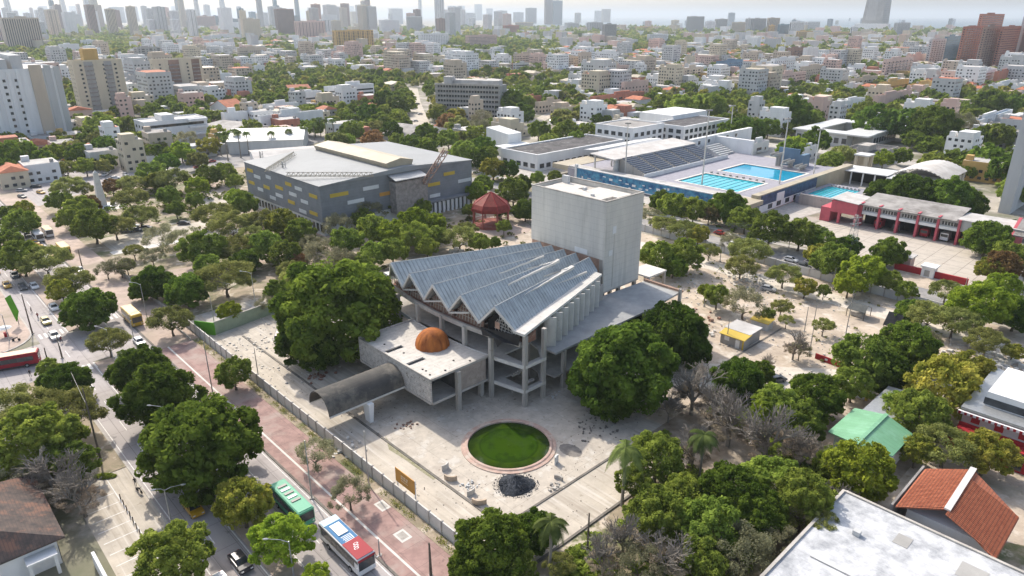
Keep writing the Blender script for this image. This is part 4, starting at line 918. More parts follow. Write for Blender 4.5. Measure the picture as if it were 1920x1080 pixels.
for s, z, w_, m in ((3.6, 13.0, 7, 'yellow'), (10, 9.6, 6.6, 'white2'), (16.5, 13.3, 6.4, 'white2'), (16, 6.6, 7, 'white2'), (23, 10.2, 6.4, 'orange'), (31.5, 8, 5.6, 'white2'), (44.5, 10.2, 5.6, 'yellow'), (38, 7.2, 5, 'white2'), (52, 13.2, 5.4, 'yellow'), (59, 9.4, 6.4, 'white2'), (45, 5.8, 5, 'white2')):
    pan('R', s, z, w_, 1.3, m)
window_grid(hl, 'L', hu - 0, hv + .7, ha, hc, 4, 2.6, 9, 1.5, 2.6, M['glass'], z0=1.2, cap=24)
# colonnade wing at the right end of the arena
b = MB(); b.box(hu + .2, hu + 3, hv + 38, hv + hc, 4.6, 5.3); b.build('ledge', M['hallwall'], hl)
for k in range(13):
    for z in (0.2, 5.35):
        if z > 1 and k > 11: continue
        b = MB(); b.box(hu + .15, hu + .55, hv + 39 + 2.05 * k, hv + 39.9 + 2.05 * k, z if z < 1 else 1.0, 3.6 if z < 1 else 4.4) if z < 1 else b.box(hu + 2.2, hu + 2.7, hv + 39 + 2.05 * k, hv + 39.9 + 2.05 * k, 0.1, 4.6)
        b.build('pilaster', M['white'], hl)
b = MB(); b.box(hu - .2, hu + .05, hv + 38, hv + hc, 0, 4.6); b.build('dark_glazing', M['glass'], hl)
# flat tower-crane booms resting on the roof edge
def truss(name, p, q, s, m, lab, cat, n=None):
    P, Q = Vector(p), Vector(q); Ln = (Q - P).length; n = n or max(4, int(Ln / s)); thick = 1.7 if name == 'crane_mast' else 1.1; d = (Q - P) / n; dn = d.normalized(); sx = dn.cross(Vector((0, 0, 1)))
    if sx.length < .1: sx = Vector((1, 0, 0))
    sx = sx.normalized() * s / 2; up = sx.cross(dn).normalized() * s * .8; b = MB(); r = s * .055 * thick
    for k in (-1, 1): b.tube([tuple(P + sx * k), tuple(Q + sx * k)], r, 4)
    b.tube([tuple(P + up), tuple(Q + up)], r, 4)
    for i in range(n):
        a_ = P + d * i; c_ = P + d * (i + 1); mm = (a_ + c_) / 2 + up
        for k in (-1, 1): b.tube([tuple(a_ + sx * k), tuple(mm)], r * .7, 3, cap=False); b.tube([tuple(mm), tuple(c_ + sx * k)], r * .7, 3, cap=False)
        b.tube([tuple(a_ - sx), tuple(a_ + sx)], r * .7, 3, cap=False)
    o = b.build(name, m, loc=(0, 0, 0)); return tag(o, lab, cat)
def P3(x, y, z): X, Y = G(x, y, z); return (X, Y, z)
truss('roof_truss', P3(537, 330, HZ + 1.2), P3(700, 330, HZ + 1.2), 1.6, M['tan'], 'long flat lattice truss lying across the near corner of the arena roof', 'truss')
truss('roof_truss', P3(500, 322, HZ + .8), P3(552, 290, HZ + 1.6), 1.6, M['tan'], 'short lattice truss slanting over the left side of the arena roof', 'truss')
def at_wall(x, y, off):
    z = 30.0
    while z > 0 and L(x, y, z)[0] > hu + off: z -= .1
    return P3(x, y, z)
truss('crane_mast', at_wall(797, 346, 5.5), at_wall(838, 283, 5.5), 2.2, M['brown'], 'rusty lattice mast leaning against the right wall of the arena', 'mast')
truss('crane_mast', P3(498, 353, 5), (P3(498, 353, 5)[0], P3(498, 353, 5)[1], HZ + 2.4), 1.2, M['gray'], 'upright lattice mast at the left wall of the arena, farther one', 'mast')
truss('crane_mast', P3(540, 378, 5), (P3(540, 378, 5)[0], P3(540, 378, 5)[1], HZ + 2.6), 1.2, M['gray'], 'upright lattice mast at the left wall of the arena, nearer one', 'mast')
# ---- middle-distance buildings
t, (u, v, a, c, h) = BB(258, 277, 393, 271, 232, 'white', 'white three storey office block with a flat roof and roof terrace', near=True)
window_grid(t, 'L', u, v, a, c, h, 4, 3.6, 1.8, 1.5, M['glass'], cap=20); window_grid(t, 'R', u, v, a, c * .62, h - 5, 5, 3.6, 2.6, 1.4, M['glass'], cap=30)
b = MB(); b.box(u - 4, u + .12, v + 2, v + c - 2, h - 3.1, h - 1.6); b.build('window_band', M['glass'], t)
b = MB(); b.box(u - a * .8, u - 2, v + c * .3, v + c * .5, h + .1, h + 3.6); b.build('roof_house', M['white'], t); lm('white office block', u, v + c / 2)
b = MB()
for k in range(3): b.box(u + .1, u + 2.6, v + c * .68, v + c * .99, 3.0 + 4 * k, 4.4 + 4 * k)
b.build('balcony', M['white'], t)
# slab office facing the camera
fx0, fy0 = G(818, 219); fx1, fy1 = G(938, 224); ang = math.atan2(fy1 - fy0, fx1 - fx0); Ln = math.hypot(fx1 - fx0, fy1 - fy0)
hO = height_at(fx0, fy0, 158)
t = empty('office_block', (fx0, fy0, 0), ang, 'weathered grey seven storey office slab with long louvred window bands', 'building'); lm('grey office slab', *LC(fx0, fy0))
uu, vv = LC((fx0 + fx1) / 2, (fy0 + fy1) / 2); FOOT.append((uu - 40, uu + 40, vv - 5, vv + 20))
b = MB(); b.box(0, Ln, 0, 16, 0, hO); b.build('wall', M['gray'], t)
nf = 7; f_ = hO / nf
for j in range(nf):
    b = MB(); b.box(1.5, Ln - 1.5, -.08, 0, f_ * j + f_ * .42, f_ * j + f_ * .86); wb = b.build('window_band', M['glass'], t)
    b = MB()
    for k in range(int((Ln - 3) / 2.2)): b.box(1.6 + 2.2 * k, 2.0 + 2.2 * k, -.5, -.082, f_ * j + f_ * .42, f_ * j + f_ * .86)
    b.build('mullion', M['conc'], wb)
    b = MB(); b.box(0, Ln, -.9, 0, f_ * j - .3 + f_, f_ * j + .55 + f_ if j < nf - 1 else hO + 1.0); b.build('sunshade', M['conc'], t)
b = MB(); b.box(Ln * .12, Ln * .95, 4, 14, hO, hO + 3.2); b.box(Ln * .12, Ln * .25, 2, 9, hO + .01, hO + 5.5); b.build('roof_house', M['roofw'], t)
# white school by the pool
def school(u0, u1, v0, v1, h, lab, sides=('L', 'R'), roof='roofd', fh=3.6):
    t = thing('school_block', u1, v0, 0, lab, 'school'); FOOT.append((u0, u1, v0, v1)); b = MB(); b.box(u0, u1, v0, v1, 0, h); b.build('wall', M['white'], t)
    b = MB(); b.box(u0 + 1, u1 - 1, v0 + 1, v1 - 1, h, h + .15); b.build('roof', M[roof], t)
    b = MB()
    for q in ((u0 - .1, u1 + .1, v0 - .1, v0 + .9), (u0 - .1, u1 + .1, v1 - .9, v1 + .1), (u1 - .9, u1 + .1, v0 + .9, v1 - .9), (u0 - .1, u0 + .9, v0 + .9, v1 - .9)): b.box(*q, h + .003, h + .7)
    b.build('parapet', M['white'], t)
    if 'R' in sides: window_grid(t, 'R', u1, v0, u1 - u0, v1 - v0, h, 4.6, fh, 3.0, 2.1, M['glass'], z0=1.4, cap=50, margin=.8)
    if 'L' in sides: window_grid(t, 'L', u1, v0, u1 - u0, v1 - v0, h, 4.6, fh, 3.0, 2.1, M['glass'], z0=1.4, cap=50, margin=.8)
    return t
su, sv = L(985, 310, 0)
_, _, _, _, sh = dims(960, 985, 1165, 312, 284); ss = L(985, 284, sh)
school(-168, -142, 172, 238, sh, 'long white school block with a grimy dark flat roof beside the pool grandstand'); lm('long white school block', -150, 190)
t = thing('school_block', -186, 204, 0, 'white pitched end wing of the school at its left end', 'school'); b = MB(); b.add([(-206, 196, 0), (-188, 196, 0), (-188, 206, 0), (-206, 206, 0), (-206, 196, 12), (-188, 196, 10), (-188, 206, 10), (-206, 206, 12)], [(0, 3, 2, 1), (4, 5, 6, 7), (0, 1, 5, 4), (1, 2, 6, 5), (2, 3, 7, 6), (3, 0, 4, 7)]); b.build('wall', M['white'], t)
b = MB(); b.box(-188, -168, 186, 206, 0, 5); b.build('wing', M['white'], t)
school(-166, -140, 243, 272, 13, 'white three storey school block behind the pool grandstand', roof='roofg'); school(-150, -128, 274, 322, 12.0, 'white school block with a curved dark roof and many windows', roof='roofd')
b = MB(); b.box(-175, -150.5, 296, 334, 0, 14.5); o = b.build('school_block', M['white'], loc=(-160, 300, 0), rz='grid'); tag(o, 'rear white school block with a small roof tower behind the curved dark roof', 'school'); FOOT.append((-175, -140, 290, 334))
# ---- swimming complex
sp = thing('swimming_complex', -70, 175, 0, 'raised swimming complex with a blue frieze wall, grandstand and turquoise pools', 'swimming complex'); lm('swimming complex', -60, 175); FOOT.append((-122, -12, 165, 262)); 
b = MB(); DZ = 5.0
pools = [(-71.6, -43.6, 185, 207), (-70.5, -40.5, 216.5, 238.5)]
holed(b, -122, -32, 171.6, 262, 0.2, DZ, pools); b.build('podium', mat('pool_deck', (0.31, 0.30, 0.335), var=0.08, scale=0.4), sp)
for k, (p, m) in enumerate(zip(pools, ('pool', 'pool2'))):
    b = MB(); b.add([(p[0], p[2], DZ - .25), (p[1], p[2], DZ - .25), (p[1], p[3], DZ - .25), (p[0], p[3], DZ - .25)], [(0, 1, 2, 3)]); wt = b.build('pool_water', M[m], sp)
    if k == 0:
        for i in range(1, 9):
            b = MB(); x = p[0] + (p[1] - p[0]) * i / 9; b.box(x - .07, x + .07, p[2], p[3], DZ - .24, DZ - .14); b.build('lane_rope', mat('lane_rope', (0.10, 0.30, 0.42), var=.1), wt)
    b = MB()
    for q in ((p[0] - 1.2, p[1] + 1.2, p[2] - 1.2, p[2]), (p[0] - 1.2, p[1] + 1.2, p[3], p[3] + 1.2), (p[0] - 1.2, p[0], p[2], p[3]), (p[1], p[1] + 1.2, p[2], p[3])): b.box(*q, DZ + .003, DZ + .14)
    b.build('pool_edge', M['conc_l'], sp)
for i in range(9):
    b = MB(); x = -70 + 3.1 * i; b.box(x - .35, x + .35, 208.4, 209.4, DZ + .14, DZ + .85); b.build('starting_block', M['gray'], sp)
b = MB(); b.box(-33, -30, 176, 262, 0, 7.4); b.build('parapet_wall', M['tan'], sp)
b = MB(); b.box(-29.98, -29.8, 178, 225, 3.2, 7.0); b.build('tile_wall', M['tile_blue'], sp)
b = MB(); b.box(-29.98, -29.85, 171, 225, .4, 3.1); b.build('low_wall', M['white'], sp)
for vv in (184, 191, 198, 205, 212): b = MB(); b.box(-29.84, -29.7, vv, vv + 3.2, 1.0, 2.8); b.build('window', M['glass'], sp)
b = MB(); b.box(-29.79, -29.6, 190, 196, 3.2, 6.2); b.build('notice_panel', M['white'], sp)
b = MB(); b.box(-43, -28, 164.5, 176, 4.6, 6.2); b.build('corner_roof', M['tan'], sp)
b = MB(); b.box(-42, -29, 165.5, 175.5, 0, 4.6); b.build('corner_room', M['hallwall'], sp)
b = MB(); b.box(-116, -43.5, 171.2, 171.5, 1.0, 5.9); fz = b.build('blue_frieze', M['frieze'], sp)
b = MB(); b.box(-117, -43.3, 170.9, 171.55, 5.9, 6.25); b.box(-43.5, -42.6, 170.8, 172, .2, 6.3); b.box(-117, -116.0, 170.8, 172, .2, 7.5); b.box(-117, -43.5, 171.1, 171.55, .6, 1.0); b.build('frieze_frame', M['white'], sp)
rf = random.Random(8)
for i in range(40):
    s = -115 + 71 * i / 40; zz = rf.uniform(1.4, 4.4); b = MB(); b.box(s, s + rf.uniform(.6, 2.2), 171.12, 171.19, zz, zz + rf.uniform(.3, 1.0)); b.build('frieze_mark', M['white'] if rf.random() < .45 else M['blue'], fz)
b = MB(); b.box(-122, -33, 172.2, 177.5, DZ + .003, 5.95); b.build('promenade', M['roofw'], sp)
# grandstand
n = 11
for k in range(5):
    v0_, v1_ = 180 + k * 11.6, 190.6 + k * 11.6; b = MB()
    for i in range(n): b.box(-84 - i * 1.35 - 1.35, -84 - i * 1.35, v0_, v1_, DZ, DZ + 1.2 + i * .5)
    st = b.build('seating_tier', M['conc'], sp); b = MB()
    for i in range(n): b.box(-84 - i * 1.35 - 1.0, -84 - i * 1.35 - .3, v0_ + .5, v1_ - .5, DZ + 1.205 + i * .5, DZ + 1.6 + i * .5)
    b.build('seat_row', M['seat'], st)
b = MB(); b.box(-84, -83.7, 178, 246, DZ, DZ + 1.8); b.box(-100, -99.6, 178, 240, DZ, 11.2); b.build('stand_wall', M['white'], sp)
b = MB(); b.slabq([(-98, 175, 11.6), (-97, 238, 11.6), (-111, 238, 12.6), (-112, 175, 12.6)][::1], .5); b.build('stand_roof', M['roofw'], sp)
for k in range(6):
    for uu_ in (-99.5, -110.5): b = MB(); b.box(uu_ - .3, uu_ + .3, 177 + 12 * k - .3, 177 + 12 * k + .3, DZ if uu_ > -100 else 0, 11.4); b.build('stand_column', M['conc_l'], sp)
b = MB(); b.slabq([(-122, 199, 7.0), (-121, 250, 7.0), (-127, 250, 9.2), (-128, 199, 9.2)], .3); b.slabq([(-127, 199, 9.2), (-127, 250, 9.2), (-136, 250, 8.2), (-136, 199, 8.2)], .3); b.build('rear_roof', M['wmetal'], sp)
b = MB(); b.box(-134, -122, 174, 200, 3.0, 5.2); b.build('side_terrace', M['tan'], sp)
b = MB(); b.box(-103, -101, 240, 300, DZ, 12.5); b.box(-101, -80, 262, 264, 0.1, 12.0); b.build('rear_wall', M['white'], sp)
for k in range(5):
    b = MB(); b.box(-101, -100.9, 246 + 9 * k, 248 + 9 * k, 9.3, 11); b.build('window', M['glass'], sp)
b = MB()
for i in range(6): b.box(-90 - i * 1.6, -88.4 - i * 1.6, 246, 260, DZ, DZ + 1 + i * .6)
b.build('seating_tier', M['lgray'], sp)
b = MB()
for (x, z) in ((-58, 10), (-52, 7.5), (-46, 6.2)):
    b.box(x - .3, x + .3, 244.5, 245.1, DZ, z); b.box(x - 1.2, x + 1.2, 240, 248, z, z + .35); b.box(x + .9, x + 1.2, 240, 248, z + .351, z + 1.3); b.box(x - 1.2, x - .9, 240, 248, z + .351, z + 1.3); b.box(x - .8, x + .8, 246, 247.5, DZ, z)
dv_ = b.build('diving_boards', M['gray'], sp)
b = MB(); b.box(-60, -50, 250, 250.6, DZ, 13); b.box(-50, -48, 250, 257, DZ, 10.5); b.build('scoreboard', M['blue'], sp)
# outer training pool
tp_ = thing('training_pool', -20, 222, 0, 'outer turquoise lap pool right of the blue tiled wall', 'pool'); b = MB(); p3 = (-27, -14, 211, 231)
b = MB(); holed(b, -29, -10, 205, 236, 0.1, 3.0, [p3]); b.build('podium', MATS['pool_deck'], tp_)
b = MB(); b.add([(p3[0], p3[2], 2.8), (p3[1], p3[2], 2.8), (p3[1], p3[3], 2.8), (p3[0], p3[3], 2.8)], [(0, 1, 2, 3)]); b.build('pool_water', M['pool'], tp_)
for i in range(1, 8):
    b = MB(); x = p3[0] + 13 * i / 8; b.box(x - .12, x + .12, p3[2], p3[3], 2.82, 2.92); b.build('lane_rope', MATS['lane_rope'], tp_)
for i in range(8): b = MB(); x = p3[0] + 1 + 1.6 * i; b.box(x - .3, x + .3, 231.3, 232.1, 3.003, 3.6); b.build('starting_block', M['gray'], tp_)
b = MB(); b.box(-27, -9, 204, 204.6, 0, 4.2); b.box(-9.6, -9, 204.6, 250, 0, 4.2); o = b.build('boundary_wall', M['conc'], tp_)
# ---- fire station
fs = thing('fire_station', 20, 190, 0, 'pink and white fire station with seven vehicle bays and a long grey roof', 'fire station'); lm('pink fire station', 20, 190); FOOT.append((-10, 62, 188, 208)); FOOT.append((-10, 56, 146, 190))
b = MB(); b.box(2, 47, 190, 203, 4.6, 8.0); b.build('upper_wall', M['lgray'], fs)
b = MB(); b.slabq([(1.5, 188.8, 8.02), (32, 188.8, 8.02), (32, 204, 9.6), (1.5, 204, 9.6)], .3); b.build('roof', M['roofg'], fs)
b = MB(); b.box(32, 62, 189.8, 202, 8.0, 8.5); b.build('flat_roof', M['roofw'], fs)
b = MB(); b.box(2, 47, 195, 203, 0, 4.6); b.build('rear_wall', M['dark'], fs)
for k in range(7):
    b = MB(); x = 2 + 6.2 * k; b.box(x - .35, x + .35, 189.2, 192, 0, 8.4 if k < 6 else 4.6); b.build('pier', M['fspink'], fs)
for k in range(5):
    b = MB(); x = 3.0 + 6.2 * k; b.box(x, x + 4.6, 189.9, 190.0, 5.9, 7.1); wd = b.build('window', M['glass'], fs)
    b = MB(); [b.box(x + .9 * j + .7, x + .9 * j + .82, 189.8, 189.9, 5.9, 7.1) for j in range(4)]; b.build('mullion', M['white'], wd)
    b = MB(); x = 2.5 + 6.2 * k; b.box(x, x + 5.4, 189.4, 189.95, 4.5, 5.5); b.build('fascia_panel', M['white'], fs)
b = MB(); b.box(-7.5, 1.6, 187, 200, 4.0, 8.2); b.box(-11, -7.5, 187, 198, 0, 5.2); b.box(-4.8, -4.0, 187, 188, 0, 4.0); b.box(1, 1.6, 187, 188, 0, 4); b.build('pink_wing', M['fspink'], fs)
b = MB(); b.slabq([(-8, 186.5, 8.9), (2, 186.5, 8.3), (2, 201, 8.3), (-8, 201, 8.9)], .2); b.build('wing_roof', M['roofw'], fs)
b = MB(); b.add([(47.1, 188, 0), (48, 188, 0), (48, 205, 0), (47.1, 205, 0), (47.1, 188, 7), (48, 188, 7), (48, 205, 9), (47.1, 205, 9), (47.1, 196, 11), (48, 196, 11)], [(0, 3, 2, 1), (0, 1, 5, 4), (1, 2, 6, 9, 5), (2, 3, 7, 6), (3, 0, 4, 8, 7), (4, 5, 9, 8), (8, 9, 6, 7)]); b.build('pink_gable', M['fspink'], fs)
b = MB(); b.slabq([(48, 188, 7.1), (62, 188, 7.1), (62, 196, 10.9), (48, 196, 10.9)], .3); b.slabq([(48, 196, 10.9), (62, 196, 10.9), (62, 205, 7.4), (48, 205, 7.4)], .3); b.build('gable_roof', M['roofg'], fs)
b = MB(); b.box(14, 17, 189.8, 189.9, 6, 6.01); 
wl = MB(); wl.box(27.8, 47, 150.6, 151.2, 0, 1.9); o = wl.build('low_red_wall', M['fsred'], loc=(37, 151, 0), rz='grid'); tag(o, 'low dark red boundary wall in front of the fire station yard', 'wall')
t = thing('gatehouse', 37, 151, 0, 'small white and red gatehouse in the low red wall', 'gatehouse'); b = MB(); b.box(35.4, 38.6, 149.4, 152.6, 0, 3.0); b.build('wall', M['white'], t); b = MB(); b.box(35, 39, 149, 153, 3.0, 3.4); b.build('roof', M['white'], t); b = MB(); b.box(36.2, 37.6, 149.3, 149.4, .4, 2.2); b.build('door', M['gray'], t)
t = thing('gatehouse', 28.5, 155, 0, 'pinkish gate lodge at the left end of the low red wall', 'gatehouse'); b = MB(); b.box(26.6, 31, 153.4, 157.4, 0, 3.2); b.build('wall', M['pink'], t); b = MB(); b.box(26.2, 31.4, 153, 157.8, 3.2, 3.6); b.build('roof', M['roofw'], t); b = MB(); b.box(27.4, 29.0, 153.3, 153.4, .1, 2.2); b.build('door', M['fsred'], t)
# ---- hollow square building and sports roofs behind the pool
qd = thing('courtyard_building', -75, 370, 0, 'low white square building round an open courtyard', 'building'); lm('white courtyard building', -72, 350); FOOT.append((-102, -50, 338, 412))
for i, (x0, x1, y0, y1) in enumerate(((-98, -66, 345, 356), (-98, -66, 394, 406), (-98, -87, 356, 394), (-72, -56, 356, 394))):
    b = MB(); b.box(x0 + 1, x1 - 1, y0 + 1, y1 - 1, 0, 7); b.build('wall', M['lgray'], qd); b = MB(); b.box(x0 - (.8 if i < 2 else 0), x1 + (.8 if i < 2 else 0) + (10 if i < 2 else 0), y0, y1, 7.0 + .01 * i, 7.8 + .01 * i); b.build('roof', M['wmetal'], qd)
for k in range(9): b = MB(); b.box(-56.9, -56.8, 359 + 4 * k, 361.4 + 4 * k, 2, 5); b.build('window', M['glass'], qd)
for k in range(7): b = MB(); b.box(-96 + 4.4 * k, -93.4 + 4.4 * k, 345.8, 345.9, 2, 5); b.build('window', M['glass'], qd)
t = thing('sports_shelter', -10, 258, 0, 'open sided shelter with long white flat roofs beside the lap pool', 'shelter'); FOOT.append((-36, 14, 250, 292))
b = MB(); b.slabq([(-33, 253.5, 6), (-12, 253.5, 6.3), (-12, 268, 6.3), (-33, 268, 6)], .35); b.slabq([(-11.9, 252, 5.6), (14, 262, 5.6), (14, 266, 5.9), (-11.9, 268, 6.2)], .35); b.build('roof', M['wmetal'], t)
for k in range(5): b = MB(); b.box(-32.5 + 5 * k, -32 + 5 * k, 254, 254.5, 0, 5.6); b.build('post', M['white'], t)
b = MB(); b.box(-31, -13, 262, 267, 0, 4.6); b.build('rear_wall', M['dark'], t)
t = thing('sports_hall', 0, 272, 0, 'hall with a curved cream barrel roof behind the pool shelter', 'hall'); b = MB(); N = 12
pts = [(-12 + 21 * i / N, 6.8 + 3.2 * math.sin(math.pi * i / N)) for i in range(N + 1)]
for i in range(N): b.slabq([(pts[i][0], 260, pts[i][1]), (pts[i + 1][0], 259, pts[i + 1][1]), (pts[i + 1][0], 287, pts[i + 1][1]), (pts[i][0], 288, pts[i][1])], .3)
b.build('barrel_roof', M['roofw'], t)
for x in (-11.5, 8.5):
    for k in range(5): b = MB(); b.box(x - .3, x + .3, 261 + 6 * k, 261.6 + 6 * k, 0, 6.6); b.build('column', M['conc_l'], t)
b = MB(); b.box(-11, 8, 264, 286, 0, 5); b.build('inner_wall', M['gray'], t)
t = thing('square_pavilion', -35, 287, 0, 'small square pavilion with a white roof on tall cream walls', 'pavilion'); b = MB(); b.box(-39, -32, 285, 293, 7.4, 8); b.build('roof', M['wmetal'], t); b = MB(); b.box(-38.6, -37.2, 285.4, 286.6, 0, 7.4); b.box(-34, -32.4, 285.4, 287, 0, 7.4); b.box(-33.4, -32.4, 291, 292.6, 0, 7.4); b.box(-38.6, -34, 291, 292.6, 0, 7.4); b.build('wall', M['cream'], t); FOOT.append((-42, -30, 283, 295))
BB(0, 0, 0, 0, 0, 'conc', 'low building with a wide dark grey roof behind the square pavilion', fixed=(-36, 300, 18, 36, 5.0), style='plain', roof='roofd', name='low_hall')
